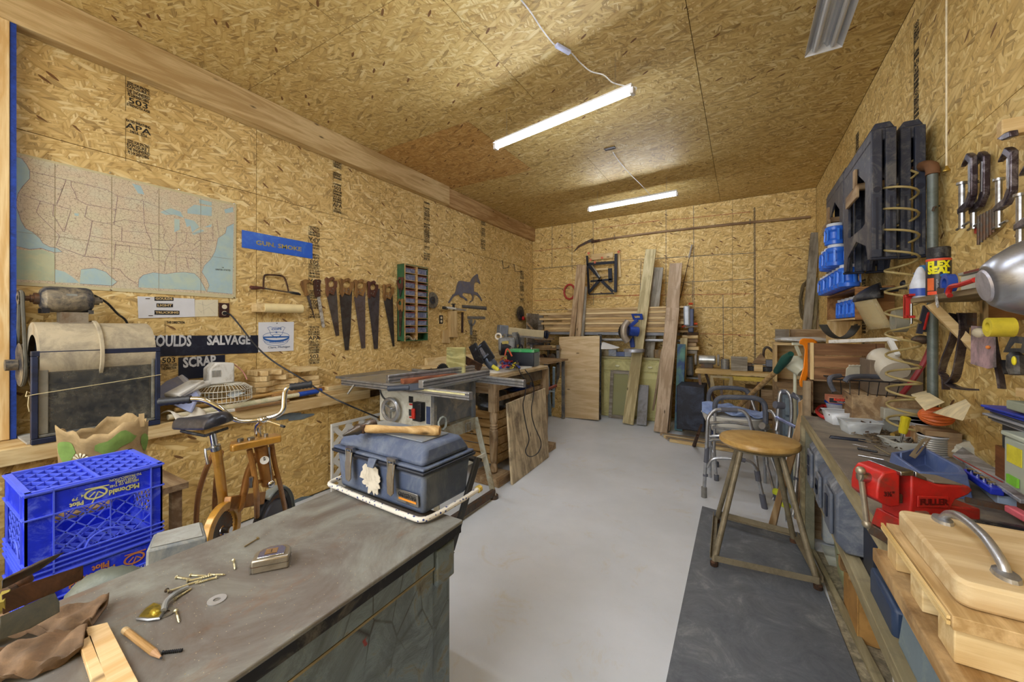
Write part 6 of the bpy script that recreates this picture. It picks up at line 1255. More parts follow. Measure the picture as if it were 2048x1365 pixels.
# mitre saw on the cabinet
t = thing('mitre_saw','blue and silver mitre saw on the yellow cabinet','saw',PT(1270,700,5.75)); M_mb = mt('24408f',.4,0,.15); tt = 5.5
part('handle',MB().ringpoly([PT(a,b_,tt) for a,b_ in ((1262,628),(1284,628),(1286,640),(1266,640))],[PT(a,b_,tt) for a,b_ in ((1267,632),(1279,632),(1280,636),(1269,636))],(0,.04,0)),M_mb,t,True,bevel=.004)
part('arm',MB().bar(PT(1275,640,tt),PT(1258,655,tt),.05,.05),M_mb,t,True,bevel=.01); part('motor',MB().cyl(PT(1258,662,tt),PT(1276,664,tt),.07,18),M_mb,t,True); part('blade_guard',MB().tube(smoothpts([PT(a,b_,tt - .1) for a,b_ in ((1256,643),(1248,655),(1248,672),(1255,684))],5),.045,12),mt('a59a8c',.4,.4,.15),t,True)
part('blade',MB().ring(.13,.01,.004,frame(PT(1252,664,tt),(.7,.7,0),(0,0,1)),teeth=24,td=.01),M_steel,t,True); part('turntable',MB().cyl(PT(1268,700,tt) + V((0,0,-.03)),PT(1268,700,tt) + V((0,0,.01)),.14,24),mt('b4b8c2',.4,.5),t,True); part('pivot',MB().bar(PT(1262,668,tt + .1),PT(1266,695,tt + .1),.07,.06,(1,0,0)),M_mb,t,True,bevel=.008)
solo('paper_stack',MB().slab([PT(1203,686,5.9),PT(1236,697,5.75),PT(1224,699,5.7),PT(1202,699,5.8)],(0,.1,.01)),M_paper,'white papers piled at the left end of the yellow cabinet','paper')
for k,(a,b_,w_,h,c_,l) in enumerate(((1212,709,.16,.09,'b6a88a','small beige box on the left of the yellow cabinet'),(1226,709,.12,.1,'aeb4bf','pale blue and grey box on the yellow cabinet'),(1242,712,.14,.07,'5d6a90','dark blue power tool lump on the yellow cabinet'),(1256,711,.1,.08,'a8adb8','grey clamp heap left of the mitre saw base'),(1320,700,.16,.12,'a37f4e','wood scraps stack on the right of the yellow cabinet'))):
 c = V((PY(a,b_,5.98).x,5.98,.932)); solo('small_box',MB().box(c + V((0,0,h / 2)),(w_,.1,h),(0,0,.1 * k)),mt(c_,.6,0,.2,'6a6558',.2),l,'box',bevel=.006)
solo('pipe_rail',MB().cyl((1.2,5.88,1.19),(2.66,5.88,1.19),.022,10),M_alu,'long grey metal rail below the lumber pile','rail')
# band saw, tool chest
t = thing('drill_press','grey upright bench saw with red knobs right of the pinkish boards','saw',PT(1378,690,5.3)); tt = 5.4
part('column',MB().bar(PT(1373,612,tt),PT(1374,652,tt),.06,.08,(1,0,0)),mt('b3bac2',.4,.3),t,True,bevel=.02); part('body',MB().bar(PT(1382,618,tt),PT(1382,665,tt),.05,.07,(1,0,0)),mt('3b4668',.4),t,True,bevel=.01); part('foot',MB().bar(PT(1370,668,tt),PT(1392,668,tt),.15,.04),M_iron,t,True,bevel=.004)
for p in ((1381,608),(1367,654),(1390,648)): part('knob',MB().cyl(PT(p[0] - 3,p[1],tt),PT(p[0] + 4,p[1],tt),.016,10),mt('c8502f',.4),t,True)
part('table',MB().bar(PT(1366,655,tt),PT(1392,653,tt),.12,.02),M_alu,t,True)
for k in range(5): solo('block_stack',MB().box(PT(1381,674 + k * 7.5,5.42) + V((.01 * (k % 2),.0,0)),(.2 - .02 * (k % 3),.14,.045)),[M_pine,M_old,WC[3],WC[0],M_grey][k],('topmost','second','third','fourth','lowest')[k] + ' wooden block of the stack under the upright bench saw','block','blocks under the upright saw',bevel=.002)
t = thing('pedestal','grey iron pedestal of the upright saw above the dark chest','pedestal',PT(1378,760,5.45)); part('post',MB().bar(PT(1379,712,5.5),PT(1380,752,5.5),.12,.1,(1,0,0)),M_sawg,t,True,bevel=.02); part('flange',MB().box(PT(1380,755,5.5),(.26,.2,.02)),M_sawg,t,True)
solo('dark_chest',MBx(2.62,2.93,5.15,5.6,.12,.66),mt('22252f',.5,.2,.3,'3d4458',.3,10),'black painted chest under the grey pedestal','chest',bevel=.01)
for k in range(6): solo('floor_board',MB().bar((2.42 + .03 * k,5.22 - .05 * k,.018 + .0 * k),(3.15 + .02 * k,5.16 - .05 * k,.018),.045,.03),[M_old,M_grey,M_pine][k % 3],('backmost','second','third','fourth','fifth','frontmost')[k] + ' board of the row lying on the floor before the dark chest','board','boards lying on the floor at the back',bevel=.002)
# rear workbench
t = thing('rear_workbench','narrow plank workbench with folding legs in front of the back wall','workbench',(3.3,5.6,0)); xA,xB = PY(1390,745,5.35).x,3.95
part('plank',MBx(xA,xB,5.36,5.52,.80,.845),wood('d9c08c','b3945c',stain='8c7650',sa=.2),t,True,bevel=.003); part('plank',MBx(xA,xB,5.56,5.9,.80,.845),wood('cdb17c','a3834f'),t,True,bevel=.003)
part('yellow_rail',MBx(xA + .3,xA + .75,5.38,5.42,.74,.79),mt('c9ad4a',.6),t,True); part('jaw_block',MB().ringpoly([V((a,5.35,b_)) for a,b_ in ((2.98,.785),(3.22,.785),(3.22,.62),(2.98,.62))],[V((a,5.35,b_)) for a,b_ in ((3.01,.76),(3.19,.76),(3.17,.65),(3.03,.65))],(0,.04,0)),mt('9a8a68',.6,.3),t,True)
for a,b_ in (((2.85,5.4,.79),(2.95,5.3,.02)),((2.92,5.5,.79),(3.12,5.75,.02)),((3.1,5.37,.62),(3.14,5.3,.02)),((3.5,5.4,.79),(3.3,5.3,.02)),((3.48,5.5,.79),(3.75,5.8,.02))): part('leg',MB().bar(a,b_,.03,.02,(0,1,0)),M_iron,t,True)
for i in range(4): part('stringer',MBx(3.35 + i * .16,3.48 + i * .16,5.45,5.9,.30,.64),[M_old_z,M_old,wood('7d5c42','5c4230','z'),M_blackp][i],t,True)
part('lower_shelf',MBx(3.3,3.98,5.4,5.9,.26,.29),M_old,t,True)
solo('square_board',MB().bx(PY(1462,740,5.5).x,PY(1495,740,5.5).x,5.5,5.515,.847,1.02),W3,'upright square grey board standing on the rear workbench','board')
t = thing('bench_grinder','silver bench grinder on the left end of the rear workbench','grinder',(2.9,5.7,.847)); part('motor',MB().lathe([(.05,-.1),(.06,-.09),(.06,.09),(.05,.1)],(2.92,5.7,.95),(1,0,0),18),mt('b2b4b2',.3,.6),t,True)
for s in (-1,1): part('wheel',MB().cyl((2.92 + s * .12,5.7,.95),(2.92 + s * .145,5.7,.95),.075,20),mt('8f8a82',.8),t,True)
part('foot',MBx(2.85,2.99,5.64,5.76,.848,.90),M_iron,t,True)
solo('triangle_block',MB().prism([(0,0),(.17,0),(.095,.13)],.03,frame((3.42,5.6,.94),(1,0,0),(0,0,1))),M_old,'triangular wood offcut on the rear workbench vise','offcut')
t = thing('rear_vise','long black iron vise clutter on the right of the rear workbench','vise',(3.5,5.6,.847)); part('bed',MBx(3.3,3.75,5.55,5.65,.848,.90),M_black,t,True,bevel=.004); part('jaw',MBx(3.35,3.42,5.53,5.67,.902,.94),M_iron,t,True,bevel=.004); part('screw',MB().cyl((3.28,5.6,.92),(3.75,5.6,.925),.012),M_steel,t,True); part('jaw',MBx(3.56,3.7,5.54,5.66,.902,.99),mt('6e737d',.5,.5,.2),t,True,bevel=.01)
cb = [PY(a,b_,5.62) for a,b_ in ((1527,722),(1527,706),(1529,698),(1535,695),(1541,699),(1548,707))]; solo('crowbar',MB().tube(smoothpts(cb,4),[.014] * 19 + [.009,.003],8),M_iron,'dark hooked crowbar standing up from the rear workbench','crowbar')
solo('small_block',MBx(3.44,3.53,5.5,5.54,.848,.93),M_pine,'small pale wooden block beside the square grey board','block',bevel=.003); solo('grey_can',MB().lathe([(.05,0),(.05,.12),(.045,.125)],(3.13,5.66,.847),n=18),M_sawg,'small grey tin left of the square board','tin')
# rope hank, leaning posts at the right back corner
t = thing('rope_hank','hank of brown rope hung on the back wall near the right corner','rope',PY(1614,640,6.27)); rr = random.Random(3)
for k in range(9):
 c = PY(1614,604,6.255 - .006 * (k % 4)); a_,b_ = .055 + .012 * rr.random() * 2,.26 + .03 * rr.uniform(-1,1)
 part('strand',MB().tube([c + V((a_ * math.cos(q) + .01 * math.sin(3 * q + k),.008 * math.sin(5 * q),b_ * math.sin(q))) for q in [2 * math.pi * j / 26 for j in range(26)]],.008,6,closed=True),mt('6e5f42',.9,0,.25),t,True)
solo('paper_tag',MB().slab([PY(a,b_,6.2) for a,b_ in ((1618,583),(1624,584),(1626,610),(1622,648))],(0,.003,0)),M_paper,'long narrow white tag hanging on the rope hank','tag')
for bot,top,w_,m,l in (((1596,790),(1630,470),.09,W3,'grey green weathered post leaning in the right back corner'),((1606,800),(1630,560),.09,wood('a89a74','7d7050',stain='5d5548'),'brown post leaning beside the grey green one in the corner'),((1618,800),(1637,620),.04,W1,'thin board leaning in the corner under the lower shelf')):
 lean('leaning_post',l,bot,top,w_,.07,m,6.2,cat='post',ybot=5.95)
# ================================================================ RIGHT SIDE: MAT, STOOL, WALKERS
mmat,nt,b = newmat('rubber_mat'); vec = coords(nt,False); n1 = nd(nt,'ShaderNodeTexNoise',i_Scale=6,i_Detail=12,i_Roughness=.8,i_Distortion=.8); nt.links.new(vec,n1.inputs['Vector'])
nt.links.new(ramp(nt,[(.35,'4f5359'),(.55,'666a6f'),(.68,'8b8d8c')],n1.outputs[0]).outputs[0],b.inputs['Base Color']); b.inputs['Roughness'].default_value = .55; bump(nt,b,n1.outputs[0],.2,.003)
solo('floor_mat',MB().slab([V((3.075,.2,.001)),V((3.80,.2,.001)),V((3.655,3.19,.001)),V((3.055,3.29,.001))],(0,0,.010)),mmat,'dark grey rubber mat lying on the floor along the right bench','mat',bevel=.003)
# stool
t = thing('work_stool','round wooden seat stool with four tube legs and angle iron foot frame','stool',(3.40,2.79,.012)); sc0 = V((3.405,2.78,.692))
part('seat',MB().lathe([(.17,-.034),(.20,-.026),(.212,-.012),(.212,.002),(.205,.012),(.19,.016),(0,.018)],sc0,n=40),mt('ab8648',.38,0,.18,'c39f63',.35,14,coat=.2),t,True)
M_stl = mt('8d826a',.5,.3,.12,'6f6450',.3,20); part('seat_plate',MB().lathe([(.17,-.046),(.175,-.036),(.17,-.0345)],sc0,n=32),M_stl,t,True)
ft = [(3.18,2.50),(3.66,2.555),(3.60,3.03),(3.165,3.07)]
for k,(x,y) in enumerate(ft):
 d = V((x,y,0)) - V((3.405,2.78,0)); top = sc0 + V((d.x * .42,d.y * .42,-.047)); part('leg',MB().tube([top,V((x,y,.03))],.0155,12),M_stl,t,True)
 part('foot',MB().lathe([(.02,.0),(.021,.02),(.012,.03)],(x,y,.012),n=12),M_rust,t,True)
 x2,y2 = ft[(k + 1) % 4]; u = V((x2 - x,y2 - y,0)).normalized(); o_ = V((u.y,-u.x,0)) * .02
 part('foot_rail',MB().bar(V((x,y,.065)) + o_,V((x2,y2,.065)) + o_,.004,.032).bar(V((x,y,.05)) + o_ * .4,V((x2,y2,.05)) + o_ * .4,.028,.004),M_stl,t,True)
# commode chair and walkers, traced as bent tubes in depth
def TT(pts): return [PT(*p) for p in pts]
def tb2(t,n,pts,r,m,k=5,seg=10,**kw): return part(n,MB().tube(smoothpts(TT(pts),k) if k > 1 else TT(pts),r,seg),m,t,True,**kw)
M_pad = mt('4f535f',.6,0,.12,'6b6d74',.2); M_grip = mt('5d5f6a',.6,0,.15)
t = thing('commode_chair','grey padded commode chair with a white bucket seat behind the stool','chair',PZ(1470,960,.001))
tb2(t,'armrest',[(1418,815,3.95),(1418,790,3.95),(1426,778,3.93),(1450,776,3.9),(1480,778,3.85),(1495,784,3.83),(1502,800,3.8)],.022,M_pad); tb2(t,'armrest',[(1430,825,3.5),(1431,806,3.5),(1442,796,3.48),(1475,795,3.42),(1510,797,3.36),(1526,805,3.34),(1531,822,3.32),(1531,855,3.3)],.022,M_pad)
tb2(t,'frame_tube',[(1430,826,3.5),(1430,845,3.5),(1428,900,3.5)],.012,M_alu,1); tb2(t,'frame_tube',[(1418,815,3.95),(1417,880,3.95)],.012,M_alu,1); tb2(t,'frame_tube',[(1531,855,3.3),(1534,930,3.3)],.012,M_alu,1); tb2(t,'frame_tube',[(1425,855,3.45),(1470,860,3.4),(1530,865,3.3)],.012,M_alu,3)
part('clamp',MB().cyl(PT(1524,852,3.28),PT(1533,855,3.3),.03,12),M_alu,t,True)
bc_ = PT(1466,838,3.62); part('bucket',MB().lathe([(.17,-.13),(.22,-.06),(.25,.0),(.262,.04),(.268,.045),(.262,.05)],bc_,n=28,sx=1.0),mt('e3e0d6',.3,0,.03),t,True); part('seat_pad',MB().lathe([(.2,-.16),(.22,-.155),(.22,-.135),(.2,-.131)],bc_,n=28),mt('1e2c55',.5),t,True)
for a,b_ in (((1428,900,3.5),(1411,888,3.9)),): tb2(t,'side_rail',[a,b_],.012,M_alu,1)
for (a,b_,z0_) in ((PT(1428,895,3.5),(3.12,3.93),0),(PT(1417,870,3.95),(3.10,4.32),0),(PT(1534,930,3.3),(3.55,3.72),0),(PT(1503,800,3.8),(3.60,4.25),0)): part('leg',MB().tube([a,V((b_[0],b_[1],.02))],.012,10),M_alu,t,True); part('tip',MB().cyl(V((b_[0],b_[1],0)),V((b_[0],b_[1],.05)),.02,12),M_pad,t,True)
solo('rust_stand_leg',MB().tube([PT(1403,850,4.2),PT(1395,872,4.0),PZ(1388,892,.008)],[.012,.016,.02],8),M_rust,'splayed rusty iron leg left of the commode chair','leg bracket'.replace(' bracket',''))
# cloth
def clf(u,v_):
 p = PT(1404 + 126 * u,832 - 8 * math.sin(u * 7) + 6 * v_,3.86 - .3 * v_ - .25 * u); p.z = bc_.z + .085 + .035 * math.sin(u * 6 + v_ * 4) * math.cos(v_ * 5) + .018 * math.sin(u * 17 + v_ * 9); return p
solo('blue_cloth',MB().grid(clf,34,16),mt('93a7d2',.85,0,.12,'6f86ba',.3,14),'crumpled light blue cloth draped over the commode bucket','cloth',solid=.006)
t = thing('walking_frame','aluminium walking frame with grey grips standing just behind the stool','walker',PZ(1470,1010,.001)); u0 = 3.05
tb2(t,'side_tube',[(1408,985,3.137),(1413,900,3.1),(1415,850,3.08),(1417,835,3.08),(1428,823,3.08),(1440,820,3.07),(1478,821,3.03),(1492,828,3.01),(1500,845,3.0),(1508,890,3.0),(1518,960,2.97),(1530,1010,2.95)],.0135,M_alu,5,12)
tb2(t,'grip',[(1442,820,3.065),(1474,821,3.035)],.019,M_grip,1,12)
for a,b_ in (((1419,847,3.08),(1498,851,3.01)),((1419,873,3.2),(1500,871,3.05)),((1417,882,3.1),(1440,880,3.08))): tb2(t,'cross_tube',[a,((a[0] + b_[0]) / 2,a[1] - 2,(a[2] + b_[2]) / 2),b_],.0115,M_alu,3)
tb2(t,'lower_bow',[(1415,935,3.1),(1424,920,3.08),(1445,917,3.05),(1480,920,3.0),(1500,924,2.98),(1511,936,2.97),(1516,950,2.97)],.0125,M_alu,4,12); tb2(t,'bow_sleeve',[(1480,919,3.0),(1490,922,2.99)],.017,M_grip,1)
tb2(t,'leg_sleeve',[(1414,895,3.1),(1412,925,3.11)],.018,M_grip,1); tb2(t,'leg_sleeve',[(1514,942,2.975),(1517,962,2.97)],.021,M_grip,1); tb2(t,'collar',[(1411,949,3.12),(1411,953,3.12)],.019,M_grip,1)
tb2(t,'foot',[(1408,975,3.13),(1408,1001,3.137)],.021,mt('7d7c78',.7),1,12); tb2(t,'foot',[(1524,990,2.95),(1531,1026,2.94)],.021,M_grip,1,12)
tb2(t,'rear_leg',[(1500,851,3.01),(1527,905,3.3),(1530,985,3.45)],.0125,M_alu,3,10); tb2(t,'rear_leg',[(1419,850,3.1),(1420,920,3.5),(1420,965,3.55)],.0125,M_alu,3,10)
t = thing('walking_frame','folded aluminium walker with tennis ball feet between stool and bench','walker',PZ(1560,1010,.001))
tb2(t,'side_tube',[(1556,890,3.1),(1555,850,3.1),(1558,800,3.1),(1562,785,3.1),(1572,783,3.08),(1581,795,3.05),(1583,830,3.05),(1579,870,3.05),(1573,930,3.0),(1569,1000,2.95)],.014,M_alu,5,12)
tb2(t,'side_tube',[(1584,790,2.98),(1594,793,2.96),(1601,806,2.95),(1602,850,2.95),(1598,905,2.9),(1592,970,2.86),(1586,1030,2.82)],.014,M_alu,5,12)
tb2(t,'grip',[(1562,784,3.1),(1574,784,3.08)],.02,M_grip,1,12); tb2(t,'grip',[(1583,789,2.98),(1597,797,2.96)],.02,M_grip,1,12); tb2(t,'joint',[(1550,810,3.1),(1566,812,3.1)],.03,M_grip,1,12); tb2(t,'cross_tube',[(1553,835,3.1),(1592,855,2.92)],.013,mt('8a94bc',.35,.6),1)
tb2(t,'loop_tube',[(1538,822,3.2),(1546,826,3.15),(1554,845,3.1),(1552,862,3.08)],.012,M_alu,4); tb2(t,'collar',[(1594,955,2.87),(1593,962,2.87)],.02,M_grip,1)
for k,(p,r_) in enumerate((((1554,985,3.08),.033),((1572,1013,2.97),.033))): part('tennis_ball',MB().ball(PT(*p),r_,(1,1,1),16),mt('ccd63a',.85,0,.1),t,True)
part('leg',MB().cyl(PT(1554,985,3.08),PZ(1545,1000,.002),.012).cyl(PT(1572,1013,2.97),PZ(1575,1045,.002),.012).cyl(PT(1556,890,3.1),PT(1554,985,3.08),.012),M_alu,t,True)
# carved wooden stick and sledge-like bar
q = [(1605,799),(1612,806),(1618,818),(1614,842),(1604,862),(1594,900),(1580,950),(1566,990),(1550,1058),(1534,1058),(1556,980),(1570,930),(1580,888),(1590,858),(1597,826),(1596,806)]
solo('shaped_plank',MB().slab([PT(a,b_,2.72 + (b_ - 799) / 260 * -.05) for a,b_ in q],(.01,.035,0)),wood('d3b78d','ac8a60','z'),'curved pale wooden plank leaning on the walker beside the bench','plank',bevel=.003)
t = thing('taped_bar','brown stick with a black taped grip leaning at the bench corner','stick',PZ(1592,1000,.001)); part('shaft',MB().tube(TT([(1607,905,2.85),(1596,1000,2.85),(1590,1060,2.75)]),.012,8),M_old_z,t,True); part('grip',MB().tube(TT([(1618,845,2.85),(1614,870,2.85),(1606,905,2.85)]),.022,10),M_black,t,True)
t = thing('shovel','wooden shovel handle with a dark green grip leaning before the rear workbench','shovel',PZ(1440,860,.001)); a,b_ = PT(1578,715,2.95),PT(1502,790,3.75); d = b_ - a
part('shaft',MB().tube([PT(1553,742,3.2),b_,b_ + d * .5,V(((b_ + d * .9).x,(b_ + d * .9).y,.04))],.022,12),wood('c7a674','9c7a4b'),t,True); part('grip',MB().tube([PT(1582,708,2.92),PT(1572,718,3.0),PT(1553,743,3.2)],[.02,.036,.025],12),mt('1f4f44',.5,0,.15),t,True)
# ================================================================ RIGHT BENCH
ZB = .82; bf = 3.655; M_bt = mt('6c645c',.75,0,.18,'8f8776',.35,6); M_edge2 = wood('a99d7c','857a5c','y',stain='6b6350',sa=.3); M_bl = mt('82806c',.7,0,.15,'6a6a5a',.3,14)
t = thing('work_bench','long low wooden bench with a worn grey top along the right wall','bench',(3.9,1.8,0))
part('bench_top',MBx(bf,XR - .002,-.5,3.05,ZB - .018,ZB),M_bt,t,True,bevel=.002); part('front_edge',MBx(bf - .015,bf - .001,-.5,3.05,ZB - .045,ZB - .001),M_edge2,t,True); part('end_edge',MBx(bf,XR - .002,3.051,3.065,ZB - .045,ZB - .001),M_edge2,t,True)
for y in (3.02,1.05,-.3): part('leg',MBx(bf + .0,bf + .045,y - .04,y + .03,.001,ZB - .019),M_bl,t,True,bevel=.002); part('leg',MBx(XR - .06,XR - .01,y - .04,y + .03,.001,ZB - .019),M_bl,t,True)
part('angle_post',MBx(bf - .02,bf - .001,2.985,3.05,.001,ZB - .046),M_edge2,t,True)
part('lower_shelf',MBx(bf + .05,XR - .07,-.4,2.90,.485,.50),M_bt,t,True); part('shelf_rail',MBx(bf,bf + .045,-.4,2.97,.468,.515),M_edge2,t,True,bevel=.002)
part('brace',MB().bar((bf + .06,2.98,.78),(bf + .13,2.96,.56),.02,.02),M_black,t,True)
solo('floor_strip',MB().slab([V((3.68,2.95,.012)),V((3.70,2.95,.012)),V((3.86,1.2,.012)),V((3.81,1.2,.012))],(0,0,.02)),M_edge2,'long wooden strip on the floor along the bench foot','strip',bevel=.002)
solo('floor_dust',MB().bx(3.70,XR - .02,.9,3.0,.0015,.004),mt('a89c80',.95,0,.3,'6d6552',.45,30),'wood shavings and dust covering the floor under the bench','dust',kind='stuff')
# power tool cases hanging below the top
M_case = mt('565c69',.55,0,.15,'8b8d90',.25,14); M_cased = mt('1c2232',.5,0,.2)
def case_(y,label,w_=.09,h=.285,z=.518,m=M_case,x0=3.628,dx_=.28):
 t = thing('tool_case',label,'case',(x0 + dx_ / 2,y,z),group='tool cases on the bench shelf')
 def side(s,o): return [(x0 + .03,z + .003),(x0 + dx_ - .03,z + .003),(x0 + dx_,z + .04),(x0 + dx_,z + h - .05),(x0 + dx_ - .04,z + h),(x0 + .04,z + h),(x0,z + h - .05),(x0,z + .04)]
 for s,k in ((-1,0),(1,1)):
  ya = y - w_ / 2 if s < 0 else y + .002; part('shell',MB().slab([V((a,ya,b_)) for a,b_ in side(s,0)],(0,w_ / 2 - .002,0)),m,t,True,bevel=.008)
 part('front_rib',MBx(x0 - .014,x0 - .0005,y - w_ * .3,y + w_ * .3,z + .05,z + h - .06),m,t,True,bevel=.006)
 for zz in (z + .10,z + h - .13): part('catch',MBx(x0 - .02,x0 - .0145,y - .018,y + .018,zz,zz + .045),M_cased,t,True,bevel=.002)
 part('handle',MB().tube([(x0 + .07,y,z + h),(x0 + .075,y,z + h + .022),(x0 + dx_ - .075,y,z + h + .022),(x0 + dx_ - .07,y,z + h)],.009,8),M_cased,t,True); return t
case_(2.50,'farthest dusty slate tool case on the shelf under the bench',.20); case_(2.24,'middle dusty slate tool case with steep ribs under the bench',.16,.25); case_(2.0,'nearest tall slate tool case beside the yellow label under the bench',.2,.27)
t = thing('dark_case','navy case with a yellow label on the bench shelf','case',(3.85,1.95,.40)); part('body',MBx(3.70,4.03,1.74,1.88,.502,.77),M_cased,t,True,bevel=.01); part('label',MBx(3.71,3.86,1.735,1.7395,.60,.69),mt('cdbf2a',.5),t,True); part('emblem',MB().prism([(0,0),(.05,0),(.05,.018),(.03,.03),(0,.06)],.002,frame((3.72,1.7345,.615),(1,0,0),(0,0,1))),M_black,t,True)
solo('navy_lid_box',MB().bar((3.77,1.47,.55),(3.77,1.70,.55),.18,.09),mt('2c3c58',.4,0,.12),'flat navy box lying nearest the grey green tub on the shelf','box',bevel=.012)
solo('grey_tub',MB().add([V(p) for p in ((3.68,1.16,.518),(3.95,1.16,.518),(3.95,1.44,.518),(3.68,1.44,.518),(3.70,1.18,.75),(3.93,1.18,.75),(3.93,1.42,.75),(3.70,1.42,.75))],[(3,2,1,0),(4,5,6,7),(0,1,5,4),(1,2,6,5),(2,3,7,6),(3,0,4,7)]),mt('6f7f88',.5,0,.1,'8b9890',.2),'grey blue plastic tub upturned on the shelf below the wooden board','tub',bevel=.012)
t = thing('cardboard_box','torn brown cardboard box marked 50 on the floor under the bench','box',(3.78,1.95,.003)); M_cb = mt('b08448',.85,0,.12,'8f6836',.2)
q0 = (3.75,3.98,2.22,2.48); part('front',MBx(q0[0],q0[0] + .005,q0[2],q0[3],.006,.25),M_cb,t,True); part('back',MBx(q0[1] - .005,q0[1],q0[2],q0[3],.006,.25),M_cb,t,True); part('end',MBx(q0[0] + .006,q0[1] - .006,q0[3] - .005,q0[3],.006,.25),M_cb,t,True); part('end',MBx(q0[0] + .006,q0[1] - .006,q0[2],q0[2] + .005,.006,.25),M_cb,t,True)
part('flap',MB().grid(lambda u,v_: (3.75 - .03 * v_ + .01 * math.sin(u * 9),2.22 + .26 * u,.25 + .02 * v_ + .02 * math.sin(u * 11) * v_),12,4),mt('8a6a42',.9,0,.3),t,True,solid=.004); part('print',text_mb('50',.085,frame((3.87,2.2185,.06),(1,0,0),(0,0,1)),.0004,bold=.002),M_ink,t,True)
part('contents',MBx(q0[0] + .01,q0[1] - .01,q0[2] + .01,q0[3] - .01,.01,.20),M_blackp,t,True)
t = thing('white_bucket','white plastic bucket with a lid under the near end of the bench','bucket',(3.89,1.78,.003)); part('body',MB().lathe([(.12,0),(.14,.31),(.15,.31),(.15,.33)],(3.89,1.78,.005),n=32),M_white,t,True); part('lid',MB().lathe([(.153,.33),(.155,.345),(.14,.35),(0,.35)],(3.89,1.78,.0055),n=32),M_white,t,True)
solo('clear_tray',MB().add([V(p) for p in ((3.75,2.86,.005),(3.85,2.86,.005),(3.85,2.97,.005),(3.75,2.97,.005),(3.73,2.85,.06),(3.87,2.85,.06),(3.87,2.98,.06),(3.73,2.98,.06))],[(0,1,2,3),(0,1,5,4),(1,2,6,5),(2,3,7,6),(3,0,4,7)]),clear('d5d8c8',.5,.3),'clear plastic tray on the floor under the bench','tray',solid=.003)
solo('green_bin',MB().add([V(p) for p in ((3.78,2.56,.005),(3.92,2.56,.005),(3.92,2.80,.005),(3.78,2.80,.005),(3.76,2.54,.24),(3.94,2.54,.24),(3.94,2.82,.24),(3.76,2.82,.24))],[(0,1,2,3),(0,1,5,4),(1,2,6,5),(2,3,7,6),(3,0,4,7)]),clear('b9bf94',.75,.3),'cloudy green plastic bin behind the torn cardboard box','bin',solid=.004)
solo('jug_behind_bench',MB().bx(3.76,3.88,3.12,3.3,.003,.70),mt('cfd2cf',.5,0,.06,'4a86c8',.2,6),'white and blue plastic container standing behind the bench end','container',bevel=.02)
for k,(x,w_) in enumerate(((3.80,.05),(3.87,.06))): solo('upright_plank',MBx(x,x + w_,2.82,2.85,.502,.795),mt('6a6f7c',.7,0,.15),('left','right')[k] + ' upright grey plank at the far end of the bench shelf','plank',bevel=.002)
# ---- near end: boards and plywood block with a pull handle
solo('particle_board',MB().slab([V(p) for p in ((3.585,.2,ZB + .001),(XR - .01,.2,ZB + .001),(XR - .01,1.17,ZB + .001),(3.588,1.24,ZB + .001))],(0,0,.032)),wood('b99b6e','8f6c3e','y',stain='5f4326',sa=.45),'thick rough edged board overhanging the near end of the bench','board',bevel=.003)
zz = ZB + .034
t = thing('board_sled','plywood sled of stacked pine blocks under the board with the metal handle','jig',(3.85,.95,zz))
for k,y in enumerate((.905,1.03,1.17)): part('block',MBx(3.605,4.02,y - .03,y + .03,zz,zz + .055),M_pine,t,True,bevel=.002)
part('base',MB().slab([V(p) for p in ((3.60,.865,zz + .056),(4.1,.865,zz + .056),(4.1,1.21,zz + .056),(3.603,1.20,zz + .056))],(0,0,.022)),wood('d3b686','a98a5a','y',stain='7a6040',sa=.2),t,True,bevel=.001)
part('edge_strip',MBx(3.595,3.5995,.87,1.205,zz + .060,zz + .066).bx(3.595,3.5995,.87,1.205,zz + .069,zz + .074),wood('e6cc96','c9a868','y'),t,True)
zt2 = zz + .079; t = thing('handled_board','thick pale wooden board with a curved chrome pull handle on top','board',(3.85,.9,zt2)); 
part('board',MB().prism(rrect(3.616,4.08,.895,1.185,.02,4),.042,Matrix.Translation((0,0,zt2))),wood('d9c59c','c0a57a','x',stain='b08e5c',sa=.2),t,True,bevel=.006)
ha,hb = PZ(1885,1040,zt2 + .045),PZ(2012,1150,zt2 + .045); hm = (ha + hb) / 2
part('handle',MB().tube(smoothpts([ha,ha.lerp(hb,.12) + V((0,0,.022)),ha.lerp(hb,.35) + V((0,0,.036)),ha.lerp(hb,.7) + V((0,0,.034)),ha.lerp(hb,.93) + V((0,0,.016)),hb],6),.0075,12),M_alu,t,True)
for p in (ha,hb): part('handle_foot',MB().lathe([(0,-.003),(.026,-.003),(.024,.003),(.008,.006)],p,n=14,sx=.6),M_alu,t,True)
# ---- red bench vise
vo_ = PT(1834,1078,.985); vo_.z = ZB + .030; vx = (PT(1960,1040,.985) - PT(1750,1040,.985)); vx.z = 0; vx.normalize(); vy = V((-vx.y,vx.x,0)); fv = frame(vo_,vx,(0,0,1)); S = .985 / FP
t = thing('bench_vise','red cast iron bench vise with jaws, anvil and lettering FULLER','vise',vo_); M_vr = mt('b0231e',.4,.1,.2,'6e3a30',.22,22)
def vp(pts,o=0): return [fv @ V(((a - 1850) * S,(1082 - b_) * S,o)) for a,b_ in pts]
def vis(n,pts,y0,y1,m=M_vr,bv=.004): return part(n,MB().slab(vp(pts,-y0),fv.to_3x3() @ V((0,0,-(y1 - y0)))),m,t,True,bevel=bv)
